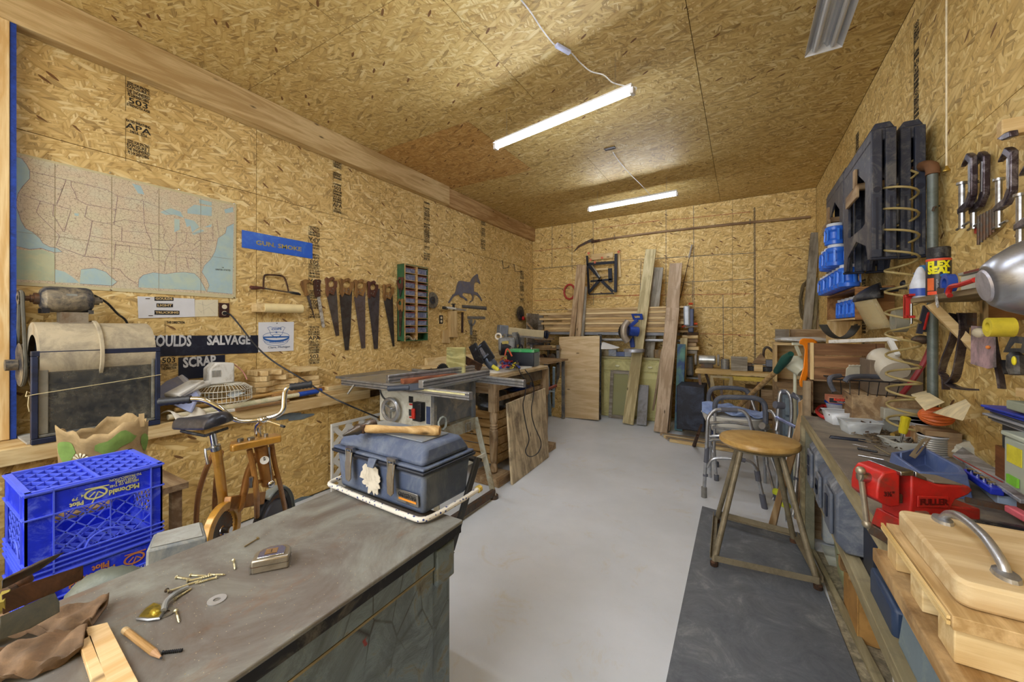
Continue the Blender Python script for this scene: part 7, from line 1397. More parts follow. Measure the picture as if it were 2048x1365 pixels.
# local z of fv points to the camera: offsets run from front to back
vis('front_jaw',[(1748,985),(1752,962),(1762,948),(1785,944),(1793,950),(1793,1014),(1775,1016),(1760,1010),(1748,1000)],-.03,.045); vis('rear_body',[(1815,952),(1840,960),(1850,966),(1868,972),(1928,975),(1935,983),(1925,992),(1900,1002),(1890,1022),(1895,1040),(1893,1048),(1812,1048),(1812,1030),(1815,1000)],-.03,.045)
vis('base',[(1812,1048),(1893,1048),(1905,1082),(1800,1082)],-.05,.06); vis('mount',[(1798,1083),(1907,1083),(1910,1104),(1795,1104)],-.052,.062,M_iron); vis('slide',[(1794,996),(1811,996),(1811,1014),(1794,1014)],-.014,.03,M_iron,.002); vis('guide_bar',[(1896,1016),(1959,1022),(1959,1046),(1897,1038)],-.02,.035)
vis('jaw_plate',[(1786,944),(1812,942),(1812,952),(1787,952)],-.04,.05,M_steel,.002); vis('jaw_plate',[(1815,943),(1836,955),(1838,962),(1815,954)],-.04,.05,M_steel,.002); vis('anvil_top',[(1862,966),(1918,972),(1918,975),(1862,970)],-.025,.035,mt('8d8578',.5,.5,.15),.001)
vis('name_panel',[(1824,992),(1884,994),(1884,1016),(1824,1014)],-.034,-.0305)
part('lettering',text_mb('FULLER',16 * S,fv @ Matrix.Translation(((1854 - 1850) * S,(1082 - 1004) * S,.0345)),.0012,bold=.0006,sx=1.05),mt('5f1210',.4),t,True); part('lettering',text_mb('3½"',12 * S,fv @ Matrix.Translation(((1771 - 1850) * S,(1082 - 990) * S,.0305)),.0008,bold=.0006),mt('4f1512',.5),t,True)  # FULLER in darker red: shading of the raised red letters put into the colour
a,b_ = vp([(1738,965)])[0],vp([(1762,968)])[0]; part('screw',MB().cyl(a - (b_ - a) * .1,b_,.012,14),M_steel,t,True); part('handle',MB().cyl(vp([(1737,955)])[0] ,vp([(1750,1058)])[0],.0065,12),mt('a09684',.4,.7),t,True)
for p in ((1737,953),(1750,1060)): part('handle_end',MB().ball(vp([p])[0],.011),mt('a09684',.4,.7),t,True)
part('swivel_nut',MB().cyl(vp([(1858,1062)],.0)[0] + (CAM - vo_).normalized() * .05,vp([(1858,1036)],0)[0] + (CAM - vo_).normalized() * .05,.014,12),mt('9a917c',.4,.7),t,True); part('swivel_bar',MB().cyl(vp([(1858,1042)])[0] + (CAM - vo_).normalized() * .05,vp([(1905,1056)])[0] + (CAM - vo_).normalized() * .08,.005,8),mt('a09684',.4,.7),t,True)
# ---- things on the bench top
def B(a,b_,z=ZB): return PZ(a,b_,z)
def bxat(name,px,py,w_,d_,h,m,label,cat,rz=0,z=ZB,bevel=.004,**k):
 c = PZ(px,py,z); return solo(name,MB().box(c + V((0,0,h / 2 + .001)),(w_,d_,h),(0,0,rz)),m,label,cat,bevel=bevel,**k)
def tub(name,c,w_,d_,h,m,label,fill=None,rz=0,taper=.8,lid=None):
 t = thing(name,label,'container',c,rz); a,b_ = w_ / 2,d_ / 2; k = taper; v = [V(p) for p in ((-a * k,-b_ * k,.001),(a * k,-b_ * k,.001),(a * k,b_ * k,.001),(-a * k,b_ * k,.001),(-a,-b_,h),(a,-b_,h),(a,b_,h),(-a,b_,h))]
 part('body',MB().add(v,[(0,3,2,1),(0,1,5,4),(1,2,6,5),(2,3,7,6),(3,0,4,7)]),m,t,solid=.002)
 part('rim',MB().ringpoly([V((x * 1.05,y * 1.05,h)) for x,y in ((-a,-b_),(a,-b_),(a,b_),(-a,b_))],[V((x * .97,y * .97,h)) for x,y in ((-a,-b_),(a,-b_),(a,b_),(-a,b_))],(0,0,.004)),m,t)
 if fill:
  mb = MB(); rr = random.Random(int(c.x * 999))
  for j in range(26): p = V((rr.uniform(-a,a) * .7,rr.uniform(-b_,b_) * .7,h * rr.uniform(.2,.75))); mb.bar(p,p + V((rr.uniform(-.03,.03),rr.uniform(-.03,.03),.01)),.006,.006)
  part('contents',mb,fill,t,stuff=True)
 if lid: part('lid',MB().bx(-a * 1.05,a * 1.05,-b_ * 1.05,b_ * 1.05,h + .0045,h + .016),lid,t,bevel=.004)
 return t
M_ct = clear('dfe6ea',.45,.2)
tub('plastic_tub',B(1686,850) + V((0,.03,0)),.15,.13,.07,clear('e3e8ee',.8,.3),'white margarine tub with hardware at the far end of the bench',M_iron,.2); tub('plastic_tub',B(1700,862) + V((.03,-.04,0)),.15,.11,.065,M_ct,'clear tub with a scoop in front of the white margarine tub',M_rust,.2); tub('plastic_tub',B(1752,860) + V((.03,.02,0)),.17,.10,.055,clear('cdd3dc',.5,.2),'smaller cloudy tub right of the two nested tubs',M_iron,.3)
tub('plastic_tub',B(1800,895) + V((.04,0,0)),.19,.12,.035,clear('dfe2dc',.4,.2),'shallow clear tray behind the blue organiser',M_iron,.3)
c = B(1665,832) + V((.06,.15,0)); t = thing('blue_lid_tub','round white tub with a bright blue lid under the flat orange box','container',c); part('body',MB().lathe([(.06,.001),(.075,.06)],n=28),mt('d5dbe6',.4),t); part('lid',MB().lathe([(.08,.061),(.08,.07),(.07,.074),(0,.074)],n=28),mt('1f57c4',.4),t)
t = thing('flat_box','flat orange and black cardboard box with red lettering on the bench','box',B(1690,800,.93)); fb = frame(PZ(1690,806,.925),(PZ(1745,812,.925) - PZ(1668,806,.925)),V((0,0,1)).cross(PZ(1745,812,.925) - PZ(1668,806,.925)))
part('base',MB().xf(Matrix()).add([fb @ V(p) for p in ((-.085,-.06,0),(.115,-.06,0),(.115,.08,0),(-.085,.08,0),(-.085,-.06,.035),(.115,-.06,.035),(.115,.08,.035),(-.085,.08,.035))],[(3,2,1,0),(4,5,6,7),(0,1,5,4),(1,2,6,5),(2,3,7,6),(3,0,4,7)]),mt('c98c72',.6,0,.1,'a9583c',.35),t,True,bevel=.001)
part('front_print',MB().add([fb @ V(p) for p in ((-.083,-.0605,.004),(.07,-.0605,.004),(.07,-.0605,.031),(-.083,-.0605,.031),(-.083,-.0612,.004),(.07,-.0612,.004),(.07,-.0612,.031),(-.083,-.0612,.031))],[(0,1,2,3),(4,5,6,7),(0,1,5,4),(2,3,7,6)]),M_black,t,True)
part('lettering',text_mb('REMINGTON',.018,frame(fb @ V((-.005,-.0618,.022)),fb.to_3x3() @ V((1,0,0)),(0,0,1)),.0003,sx=1.1,bold=.0006),mt('d8402a',.5),t,True); part('lettering',text_mb('HARD HEAD SAWS',.009,frame(fb @ V((-.005,-.0618,.010)),fb.to_3x3() @ V((1,0,0)),(0,0,1)),.0003,sx=1.1),M_let,t,True); part('orange_panel',MB().add([fb @ V(p) for p in ((.072,-.0605,.004),(.114,-.0605,.004),(.114,-.0605,.031),(.072,-.0605,.031))],[(0,1,2,3)]),mt('d8482a',.5),t,True)
t = thing('red_clamp','red handled shears lying at the far end corner of the bench','shears',B(1645,825)); part('handle',MB().tube(smoothpts([B(1664,815,.85),B(1645,812,.85),B(1634,822,.84),B(1642,832,.835),B(1655,838,.83)],4),.011,8),M_red,t,True)
M_spool = mt('c6c8cd',.45,.2,.06); 
for k,(px,py,h,r_,l) in enumerate(((1850,880,.105,.052,'tall pale wire spool in front of the orange ball'),(1828,868,.10,.045,'pale spool behind the other spools'),(1880,893,.085,.052,'ribbed grey spool of wire nearest the camera'))):
 c = V((4.065 - .01 * k,PX(px,860,4.065).y,ZB)); t = thing('wire_spool',l,'spool',c,group='wire spools on the bench'); part('core',MB().lathe([(r_ * .9 + .003 * (j % 2),.006 + j * (h - .012) / 16) for j in range(17)] if k == 2 else [(r_ * .93,.004),(r_ * .93,h - .006)],n=28),M_spool if k < 2 else mt('a3a3a0',.4,.5,.1),t); part('flange',MB().lathe([(0,h - .004),(.0,h - .0055),(r_,h - .0055),(r_,h)],n=28).lathe([(0,h),(r_,h)],n=28),M_spool,t); part('flange',MB().lathe([(r_,.001),(r_,.005)],n=28),M_spool,t)
c = PX(1872,838,4.06); t = thing('orange_cord_ball','orange cord bundle behind the pale spools','cord',c); 
for k in range(7): part('strand',MB().tube([c + V(((.05) * math.cos(a),(.05) * math.sin(a) * math.cos(k * .45),.035 * math.sin(a) * math.sin(k * .45) + .01)) for a in [2 * math.pi * j / 20 for j in range(20)]],.008,6,closed=True),mt('c9642c',.5),t,True)
c0b = PX(1872,838,4.06); solo('cord_box',MBx(c0b.x - .05,c0b.x + .06,c0b.y - .06,c0b.y + .06,ZB + .001,c0b.z - .045),M_old,'small wooden box under the orange cord bundle','box')
c = PX(1800,830,3.96); c.z = ZB; t = thing('screwdriver','yellow clear handled screwdriver standing among the bench clutter','screwdriver',c + V((0,0,.0))); part('handle',MB().lathe([(.014,.06),(.018,.075),(.017,.12),(.02,.135),(.012,.142)],c,(.15,0,1),10),mt('c3b424',.3,0,.1),t,True); part('shaft',MB().cyl(c + V((0,0,.001)),c + V((.01,0,.06)),.004),M_steel,t,True)
t = thing('file_handle','short screwdriver with ochre wooden handle lying before the spools','screwdriver',B(1810,868)); part('handle',MB().tube(TT([]) or [B(1785,870,.835),B(1800,866,.835),B(1824,867,.835)],[.01,.014,.012],10),wood('b89a4e','8c6f30'),t,True)
# blue organiser with scoop
t = thing('tool_caddy','slate blue moulded plastic caddy with open compartments on the bench','caddy',B(1880,960)); M_cad = mt('56699a',.45,0,.1,'7886a6',.2,10)
tz = ZB + .075; tp = [B(a,b_,tz) for a,b_ in ((1783,905),(1850,895),(1925,935),(1935,950),(1840,946),(1790,912))]; ctr = sum(tp,V()) / 6; lo = [V((ctr.x + (p.x - ctr.x) * 1.12,ctr.y + (p.y - ctr.y) * 1.12,ZB + .001)) for p in tp]; inn = [ctr + (p - ctr) * .86 for p in tp]; dn = [V((ctr.x + (p.x - ctr.x) * .72,ctr.y + (p.y - ctr.y) * .72,ZB + .02)) for p in tp]; N = 6
part('shell',MB().add(tp + lo + inn + dn,[(k,(k + 1) % N,N + (k + 1) % N,N + k) for k in range(N)] + [(k,2 * N + k,2 * N + (k + 1) % N,(k + 1) % N) for k in range(N)] + [(2 * N + k,3 * N + k,3 * N + (k + 1) % N,2 * N + (k + 1) % N) for k in range(N)] + [tuple(range(3 * N,4 * N))]),M_cad,t,True,bevel=.003)
part('divider',MB().bar(tp[1].lerp(ctr,.2),tp[5].lerp(ctr,.2) ,.006,.03),M_cad,t,True)
t = thing('bottle_opener','pale metal pull handle standing in the blue caddy','handle'.replace('handle','hardware'),PT(1830,900,1.25)); part('loop',MB().ringpoly([PT(a,b_,1.27) for a,b_ in ((1818,912),(1845,878),(1862,877),(1838,910),(1830,918))],[PT(a,b_,1.27) for a,b_ in ((1831,908),(1848,884),(1854,884),(1836,905),(1833,909))],(.002,.003,0)),mt('c9bba0',.35,.5),t,True)
# loose hardware heap: many small screws, bits, nobody counts them
mb = MB(); rr = random.Random(9)
for k in range(150):
 px = rr.gauss(1765,26); py = 872 + (px - 1765) * .12 + rr.gauss(0,9); p = B(px,py,ZB + rr.uniform(.003,.016)); a = rr.uniform(0,6.28); L = rr.uniform(.012,.045); mb.bar(p,p + V((L * math.cos(a),L * math.sin(a),rr.uniform(-.004,.006))),.004,.004)
solo('hardware_heap',mb,mt('8b7a60',.45,.6,.35,'4c4036',.4,60),'heap of loose screws, bits and fittings on the bench','hardware',kind='stuff')
for k,(a,b_,m,r_) in enumerate((((1715,897),(1755,905),M_black,.006),((1716,911),(1768,920),M_steel,.003),((1705,889),(1735,895),M_steel,.002),((1748,892),(1780,910),M_zinc,.003),((1741,906),(1780,913),M_iron,.004))): solo('drill_bit',MB().tube([B(*a,ZB + r_ + .001).lerp(B(*b_,ZB + r_ + .001),j / 14) for j in range(15)],[r_ * (1 if j % 2 else .75) for j in range(15)],8),m,['black thick drill bit','long bright drill bit nearest the bench edge','thin bright bit highest of the row','golden bit','dark short bit'][k] + ' lying loose in the middle of the bench','bit')
# packages to the right
def flatpkg(name,pts,z,h,m,label,cat='package',**k): return solo(name,MB().slab([B(a,b_,z) for a,b_ in pts],(0,0,h)),m,label,cat,bevel=.002,**k)
flatpkg('blister_pack',[(1905,915),(1925,900),(2060,990),(2060,1010),(2040,1008)],ZB + .05,.012,mt('a9adb4',.25,0,.1,'5a5c60',.35,12),'long clear packaged tool with a red stripe on the bench')
solo('red_stripe',MB().bar(B(1907,912,ZB + .0635),B(2005,965,ZB + .0635),.004,.001),M_red,'thin red line printed strip along the long clear package','strip')
flatpkg('blue_package',[(1985,905),(2005,900),(2070,940),(2070,960)],ZB + .045,.02,mt('2a42a8',.4),'blue package partly under the clear packaged tool'); t = flatpkg('light_blue_tray',[(1930,945),(1945,930),(2060,985),(2060,1020),(1995,1010),(1945,965)],ZB + .001,.03,mt('9fb3cf',.5,0,.08),'pale blue tray with a bright blue socket strip behind the anvil','tray')
t = thing('socket_strip','bright blue socket holder strip lying on the pale blue tray','holder',B(1965,960,.86)); a,b_ = B(1934,945,ZB + .045),B(1995,985,ZB + .045); part('bar',MB().bar(a,b_,.03,.022),mt('2536b8',.4),t,True,bevel=.003)
for k in range(4): p = a.lerp(b_,.15 + k * .22) + V((0,0,.012)); part('socket',MB().cyl(p,p + V((0,0,.008)),.010,12),M_chrome,t,True)
solo('white_rag',crumple(B(1940,905,ZB + .04) + V((.05,.03,.0)),.09,.06,.045,8,6),mt('c6c4b6',.85,0,.1),'crumpled off white cloth behind the clear packages','cloth')
t = thing('ratchet','steel bar with a pink handle lying behind the vise','tool',B(1990,1030,.84)); part('bar',MB().bar(B(1930,1000,.845),B(2020,1018,.845),.018,.014),M_iron,t,True); part('handle',MB().bar(B(2020,1018,.85),B(2060,1040,.85),.026,.02),mt('c9606c',.5),t,True,bevel=.004)
t = thing('wrench','dark wrench lying under the pink handled bar','wrench',B(1990,1048)); part('bar',MB().bar(B(1950,1040,.83),B(2060,1062,.83),.022,.012),M_blackp,t,True)
# parts boxes and books to the far right
solo('wood_tray',MBx(4.05,XR - .008,1.25,1.95,ZB + .001,.985),wood('8a5a34','6b4226','y'),'dark brown wooden box under the black case by the right wall','box',bevel=.002)
t = thing('black_case','black plastic case with faint red print stacked under blue folders','case',(4.05,1.6,.986)); part('body',MBx(4.045,XR - .01,1.40,1.90,.987,1.07),mt('23252b',.3,0,.25),t,True,bevel=.006); part('lettering',text_mb('Drill',.025,frame((4.043,1.62,1.045),(0,-1,0),(0,0,1)),.0004),M_red,t,True); part('label_panel',MBx(4.042,4.0445,1.54,1.68,1.005,1.03),mt('4a4c52',.4),t,True)
for k in range(6): solo('folder',MB().box((4.075 - .002 * k,1.66 + .01 * (k % 2),1.078 + k * .009),(.11 + .005 * (k % 3),.46 - .03 * (k % 2),.007),(0,0,.03 * (k % 3))),[mt('8f9096',.5),mt('55585f',.5),mt('8f9096',.5),mt('55585f',.5),mt('2238a8',.4),mt('2238a8',.4)][k],('lowest grey','second, dark grey,','third, pale grey,','fourth, dark grey,','lower blue','topmost blue')[k] + ' plastic folder of the stack on the black case','folder','folders on the black case',bevel=.002)
solo('green_slab',MB().box((4.07,1.62,1.146),(.11,.32,.028),(0,0,.05)),mt('8f9684',.7,0,.1),'grey green slab on top of the folder stack','slab',bevel=.004)
def sheet(pts,label): return solo('paper_sheet',MB().slab([PX(a,b_,x) for a,b_,x in pts],(.002,0,.003)),mt('d9cba4',.8),label,'paper')
sheet([(1865,826,4.02),(1930,800,4.08),(1940,812,3.98),(1925,842,3.93)],'large cream paper sheet sticking out before the folder stack'); sheet([(1822,790,4.02),(1850,783,4.08),(1888,806,4.05),(1850,822,3.98)],'smaller crumpled cream paper beside the orange cord')
t = thing('clear_bin','clear lidded bin with a yellow label at the right picture edge','container',(4.01,1.67,ZB + .09)); part('body',MBx(3.985,4.04,1.62,1.73,ZB + .095,1.06),clear('c9d2c4',.6,.3),t,True,bevel=.006); part('lid',MBx(3.98,4.044,1.615,1.735,1.061,1.075),clear('c9d2c4',.7,.3),t,True,bevel=.004); part('label',MBx(3.983,3.9845,1.64,1.71,.99,1.04),mt('d3c93a',.5),t,True); part('clip',MBx(3.978,3.9835,1.65,1.70,.93,.955),mt('7fc63a',.5),t,True)
for k,(px,py,w_,d_,h,m,l,z) in enumerate(((1790,835,.14,.12,.07,mt('8f8f88',.6,0,.12),'dusty grey box in the middle of the bench',ZB),(1795,812,.15,.12,.06,mt('a9a698',.6,0,.12),'taped pale grey carton on the dusty grey box',ZB + .072),(1835,800,.04,.04,.09,mt('a9855a',.6),'short upright wooden plug behind the cream papers',ZB),(1826,800,.04,.05,.075,mt('9b5a3c',.7),'reddish square bottle below the standing pipe',ZB))):
 q_ = PX(px,py,4.03); solo('bench_box',MB().box((4.03,q_.y,z + h / 2 + .001),(w_,d_,h),(0,0,.1)),m,l,'box',bevel=.004)
# ================================================================ RIGHT WALL
M_sh = mt('2b3040',.5,0,.15,'6c6a66',.22,14); M_shd = mt('1a1e2e',.55,0,.2)
def sawhorse(y0,label,x,first=None):
 t = thing('folding_sawhorse',label,'sawhorse',(x,y0,1.73),group='folded sawhorses on the right wall'); L,H = .58,.65
 part('beam',MBx(-.046,.046,-.01,L + .01,H - .06,H),M_sh,t,bevel=.008); part('beam_cap',MB().prism([(-.044,0),(.044,0),(.028,.03),(-.028,.03)],L,frame((0,0,H + .001),(1,0,0),(0,0,1)) @ Matrix.Scale(-1,4,(0,0,1))),M_sh,t,bevel=.004)
 for s in (-1,1):
  o = [(.0,0),(0,H - .062),(L,H - .062),(L,0),(L - .05,0),(L - .09,.08),(L / 2,.14),(.09,.08),(.05,0)]
  inn = [(.10,.20),(.10,.42),(L / 2 - .02,H - .13),(L - .10,.42),(L - .10,.20),(L - .14,.19),(L / 2,.19),(.16,.19),(.14,.195)]
  part('side_plate',MB().ringpoly([(s * .034,a,b_) for a,b_ in o],[(s * .034,a,b_) for a,b_ in inn],(s * .012,0,0)),M_sh,t)
 for y in (-.012,L + .012):
  for s in (-1,1):
   part('leg',MBx(s * .026 - .02,s * .026 + .02,y - .012,y + .012,.0,H - .01),M_sh,t,bevel=.004); part('groove',MBx(s * .026 - .005,s * .026 + .005,y - .0135 if y < 0 else y + .0122,y - .0122 if y < 0 else y + .0135,.04,.30),M_shd,t)
   part('bolt',MB().cyl((s * .026,y - .014,.34),(s * .026,y + .014,.34),.015,12),M_shd,t)
  part('foot',MBx(-.05,.05,y - .015,y + .015,-.012,.0),M_shd,t,bevel=.003)
 return t
h1 = sawhorse(2.62,'nearest black folded sawhorse hung on the right wall, outer of its pair',3.925)
dup(h1,(4.045,2.68,1.735),label='nearer black folded sawhorse lying flat to the right wall behind its twin')
dup(h1,(3.96,3.46,1.80),label='farther black folded sawhorse above the blue jars, outer of its pair'); dup(h1,(4.07,3.50,1.805),label='farther black folded sawhorse against the wall behind its twin')
for y,l in ((2.92,'near'),(3.72,'far')):
 t = thing('hanger_bracket','rough timber bracket holding the ' + l + ' pair of sawhorses','bracket',(3.95,y,2.2)); part('block',MBx(3.862,3.876,y - .10,y + .16,2.10,2.17),M_old_y,t,True,bevel=.003); part('arm',MBx(3.877,XR - .002,y + .02,y + .05,2.175,2.21),M_old,t,True); part('peg',MBx(3.862,3.876,y - .06,y - .02,2.17,2.27),M_old_z,t,True,bevel=.002)
# jar shelf and blue jars
t = thing('jar_shelf','brown plywood box shelf on the right wall holding blue jars','shelf',(4.03,3.78,1.43)); M_bp = wood('a87a48','7c542c','y'); sx0,sy0,sy1 = 3.95,3.30,4.26
part('side',MBx(sx0,XR - .002,sy0,sy0 + .014,1.43,1.63),wood('a87a48','7c542c','x'),t,True); part('side',MBx(sx0,XR - .002,sy1,sy1 + .014,1.43,1.63),M_bp,t,True); part('shelf',MBx(sx0,XR - .002,sy0 + .015,sy1 - .001,1.43,1.444),M_bp,t,True); part('top',MBx(sx0 - .003,XR - .002,sy0 - .002,sy1 + .016,1.631,1.643),M_bp,t,True); part('edging',MBx(sx0 - .006,sx0 - .001,sy0,sy1 + .014,1.43,1.442),M_pine_y,t,True)
mjar,nt,b = newmat('blue_plastic'); b.inputs['Base Color'].default_value = srgb('2f6fe0'); b.inputs['Roughness'].default_value = .25; b.inputs['Alpha'].default_value = .88
t = thing('blue_jar','blue jar','jar',(4.03,3.40,1.446),group='blue jars on and above the shelf'); part('body',MB().lathe([(.04,.001),(.058,.006),(.060,.03),(.048,.045),(.046,.09),(.058,.105),(.058,.125),(.044,.135)],n=20),mjar,t); part('lid',MB().lathe([(.047,.132),(.048,.150),(.044,.153),(0,.153)],n=20),mt('c9d0da',.5,0,.06),t)
mb = MB()
for k in range(6): a = k * math.pi / 3; mb.bar((.058 * math.cos(a),.058 * math.sin(a),.03),(.056 * math.cos(a),.056 * math.sin(a),.11),.012,.010,(math.cos(a),math.sin(a),0))
part('grips',mb,mt('3f7fe8',.3),t,stuff=True)
spots = [(4.03,3.40 + .13 * k,1.446,('nearest','second','third','fourth','fifth','sixth')[k] + ' blue jar inside the plywood shelf box') for k in range(6)] + [(3.93,3.37 + .13 * k,1.645,('nearest','second','third','fourth','fifth','sixth','seventh')[k] + ' blue jar standing on top of the shelf box') for k in range(7)] + [(3.88,3.46 + .13 * k,1.80,('near','middle','far')[k] + ' blue jar in the second layer above the shelf box') for k in range(3)] + [(3.88,3.50,1.955,'topmost blue jar of the stack above the shelf box')]
for k,(x,y,z,l) in enumerate(spots):
 if k == 0: t['label'] = l
 else: dup(t,(x,y,z),(0,0,k * .5),label=l)
# face shield
t = thing('face_shield','black face shield with a clear yellowed visor hung by the jar shelf','face shield',PT(1765,600,2.35)); fc_ = PT(1765,590,2.35)
def shf(u,v_): a = math.pi * (u * 1.1 + .35); r = .115 * math.sin(math.pi * (.12 + .42 * v_)); return fc_ + V((r * math.cos(a) - .02,r * math.sin(a) * 1.1 ,.07 - .09 * v_ + .02 * math.cos(a)))
part('crown',MB().grid(shf,20,8),M_black,t,True,solid=.004); part('visor',MB().grid(lambda u,v_: (lambda a: fc_ + V((.112 * math.cos(a) - .02 + .07 * v_,.123 * math.sin(a) + .0 * v_,-.022 - .17 * v_ + .02 * math.cos(a))))(math.pi * (u * .9 + .5)),20,4),clear('d8c79a',.38,.15),t,True,solid=.002)
part('headband',MB().tube([fc_ + V((.05 + .07 * math.cos(a),.09 * math.sin(a),.03)) for a in [2 * math.pi * k / 24 for k in range(24)]],.009,6,closed=True),M_blackp,t,True); part('knob',MB().ball(fc_ + V((.09,-.03,.06)),.022),M_blackp,t,True)
# air hose coil, pipe
t = thing('air_hose','tan coiled air hose hanging down the right wall','hose',V((4.0,2.6,.9))); pts = []
for k in range(0,13 * 14):
 f_ = k / 14; z = 2.13 - .105 * f_ + (0 if f_ < 9 else .03 * (f_ - 9)); a = 2 * math.pi * f_; x_ = 3.99 + .0 * f_; pts.append(V((x_ + .06 * math.cos(a),2.62 + .07 * math.sin(a) - .004 * f_,z)))
part('hose',MB().tube(pts,.0055,7),mt('a08f5e',.5,0,.1),t,True); part('top_run',MB().tube(smoothpts([pts[0],V((4.03,2.70,2.19)),V((4.06,2.70,2.22)),V((4.08,2.66,2.2))],4),.0055,7),mt('a08f5e',.5,0,.1),t,True)
t = thing('steel_pipe','grey upright steel pipe with a tape wrapped elbow on the right wall','pipe',V((4.09,2.58,.823))); part('pipe',MB().cyl((4.09,2.58,.824),(4.09,2.58,2.10),.019,14),mt('6c7472',.5,.4,.15,'55605a',.3),t,True); part('elbow',MB().tube(smoothpts([V((4.09,2.58,2.10)),V((4.09,2.59,2.14)),V((4.08,2.66,2.17)),V((4.07,2.71,2.17))],5),[.024 + .002 * (k % 2) for k in range(16)],12),mt('6b4a30',.8,0,.2),t,True)
solo('red_air_line',MB().tube(smoothpts([PT(1866,652,1.9),PT(1862,690,1.9),PT(1848,725,1.92),PT(1825,762,1.95),PT(1803,790,2.0)],5),.012,8),mt('8a2f33',.5,0,.12),'dark red air hose curving down from the black grease gun','hose')
t = thing('grease_gun','black and grey air gun tool clamped beside the steel pipe','tool',PT(1855,650,1.85)); part('body',MB().cyl(PT(1864,618,1.85),PT(1855,665,1.86),.022,12),M_blackp,t,True); part('lever',MB().bar(PT(1852,612,1.83),PT(1838,668,1.84),.015,.02),mt('3d4152',.4,.4),t,True); part('strip',MB().bar(PT(1857,625,1.82),PT(1848,660,1.82),.006,.006),M_red,t,True); part('nozzle',MB().ball(PT(1842,680,1.86),.028,(1.3,1,.8)),M_iron,t,True)
t = thing('tape_roll','large grey tape roll hung behind the coiled hose','tape',PX(1812,645,4.08)); part('roll',MB().ring(.06,.028,.05,frame(PX(1812,642,4.06),(0,-1,0),(0,0,1))),mt('8b8878',.7,0,.1),t,True)
# clamps
M_cl = mt('3a3038',.3,.5,.25,'8f8a92',.25,30)
def cclamp(a,s,label,x=4.10,mir=1,ss=1.0):
 c = PX(*a,x); t = thing('c_clamp',label,'clamp',c,group='C clamps on the right wall'); q = [(0,0),(-.02,.012),(-.075,-.03),(-.03,-.014),(-.005,-.035),(-.005,-.15),(-.03,-.185),(-.10,-.20),(-.10,-.225),(-.02,-.215),(.018,-.175),(.022,-.02)]
 f = frame((c.x - .012,c.y,c.z),(0,-1,0),(0,0,1)); part('frame',MB().prism([(u * s,v_ * s) for u,v_ in q],.02,f @ Matrix.Translation((0,0,-.01))),M_cl,t,True,bevel=.004)
 part('web',MB().prism([(u * s,v_ * s) for u,v_ in ((.002,-.04),(.012,-.04),(.010,-.16),(.002,-.15))],.024,f @ Matrix.Translation((0,0,-.012))),M_steel,t,True)
 sc_ = lambda u,v_: f @ V((u * s,v_ * s,0)); part('screw',MB().cyl(sc_(-.085,-.29),sc_(-.085,-.10),.007 * s * 1.4,10),M_steel,t,True); part('pad',MB().cyl(sc_(-.085,-.10),sc_(-.085,-.09),.013 * s * 1.3,12),M_steel,t,True); part('tommy_bar',MB().cyl(sc_(-.13,-.285),sc_(-.03,-.275),.0035 * s * 1.4,8),M_steel,t,True)
 return t
cclamp((1953,306),.95,'black C clamp hanging left in the group of clamps'); cclamp((1978,303),.95,'C clamp just behind the leftmost one',4.125); cclamp((2034,294),.85,'C clamp with bright speckled frame right of the first two',4.09); cclamp((2082,320),.85,'C clamp cut off by the right picture edge',4.08)
solo('clamp_peg',MB().box(PX(2032,254,4.10),(.075,.035,.055)),M_pine,'pale timber block with screw above the clamps','block',bevel=.003); solo('metal_jaw',MB().slab([PX(a,b_,4.05) for a,b_ in ((1992,278),(2008,266),(2018,262),(2020,274),(2002,282))],(.02,0,0)),M_cl,'curved steel jaw sticking out left of the timber block','clamp',bevel=.003)
solo('wall_hook',MB().tube([PX(1878,412,4.13),PX(1868,415,4.08),PX(1866,422,4.08)],.005,6),M_iron,'small nail hook on the right wall beside the pipe','hook')
# shelf with spray can
z_ = 1.505; t = thing('wall_shelf','narrow wooden shelf with diagonal struts on the right wall','shelf',(4.05,1.8,z_)); part('board',MBx(3.95,XR - .002,1.0,2.34,z_ - .02,z_),wood('9b8a68','6f6046','y'),t,True,bevel=.002)
for y in (2.2,1.62): part('strut',MB().bar((3.97,y,z_ - .03),(XR - .01,y,z_ - .26),.03,.02,(0,1,0)),M_pine,t,True); part('cleat',MBx(XR - .03,XR - .002,y - .015,y + .015,z_ - .27,z_ - .021),M_pine_z,t,True)
part('wall_rail',MBx(XR - .02,XR - .002,1.0,2.18,z_ - .10,z_ - .021),M_bp,t,True)
c = PX(1877,588,3.995); c.z = z_ + .001; t = thing('spray_can','black spray can with yellow FLEX SEAL lettering on the wall shelf','spray can',c); part('body',MB().lathe([(.034,0),(.036,.004),(.036,.145),(.03,.155)],c,n=32),mt('2a2c36',.35,0,.1),t,True); part('cap',MB().lathe([(.034,.152),(.034,.19),(.03,.194),(0,.194)],c,n=32),M_black,t,True)
def wrap(mb,c,r,a0,zc):
 mb.v = [V((c.x + (r + p.z) * math.cos(a0 + p.x / r),c.y + (r + p.z) * math.sin(a0 + p.x / r),c.z + zc + p.y)) for p in mb.v]; return mb
ac = math.atan2(CAM.y - c.y,CAM.x - c.x)
def band(u0,u1,v0,v1,m,n=10): part('label_band',wrap(MB().grid(lambda u,v_: (u0 + (u1 - u0) * u,v0 + (v1 - v0) * v_,.0006),n,1),c,.036,ac,0),m,t,True)
band(-.05,.05,.138,.147,mt('d8502f',.5),16); band(-.035,-.012,.02,.07,mt('c9602f',.5),4); band(-.035,.012,.003,.017,mt('d8502f',.5),6)
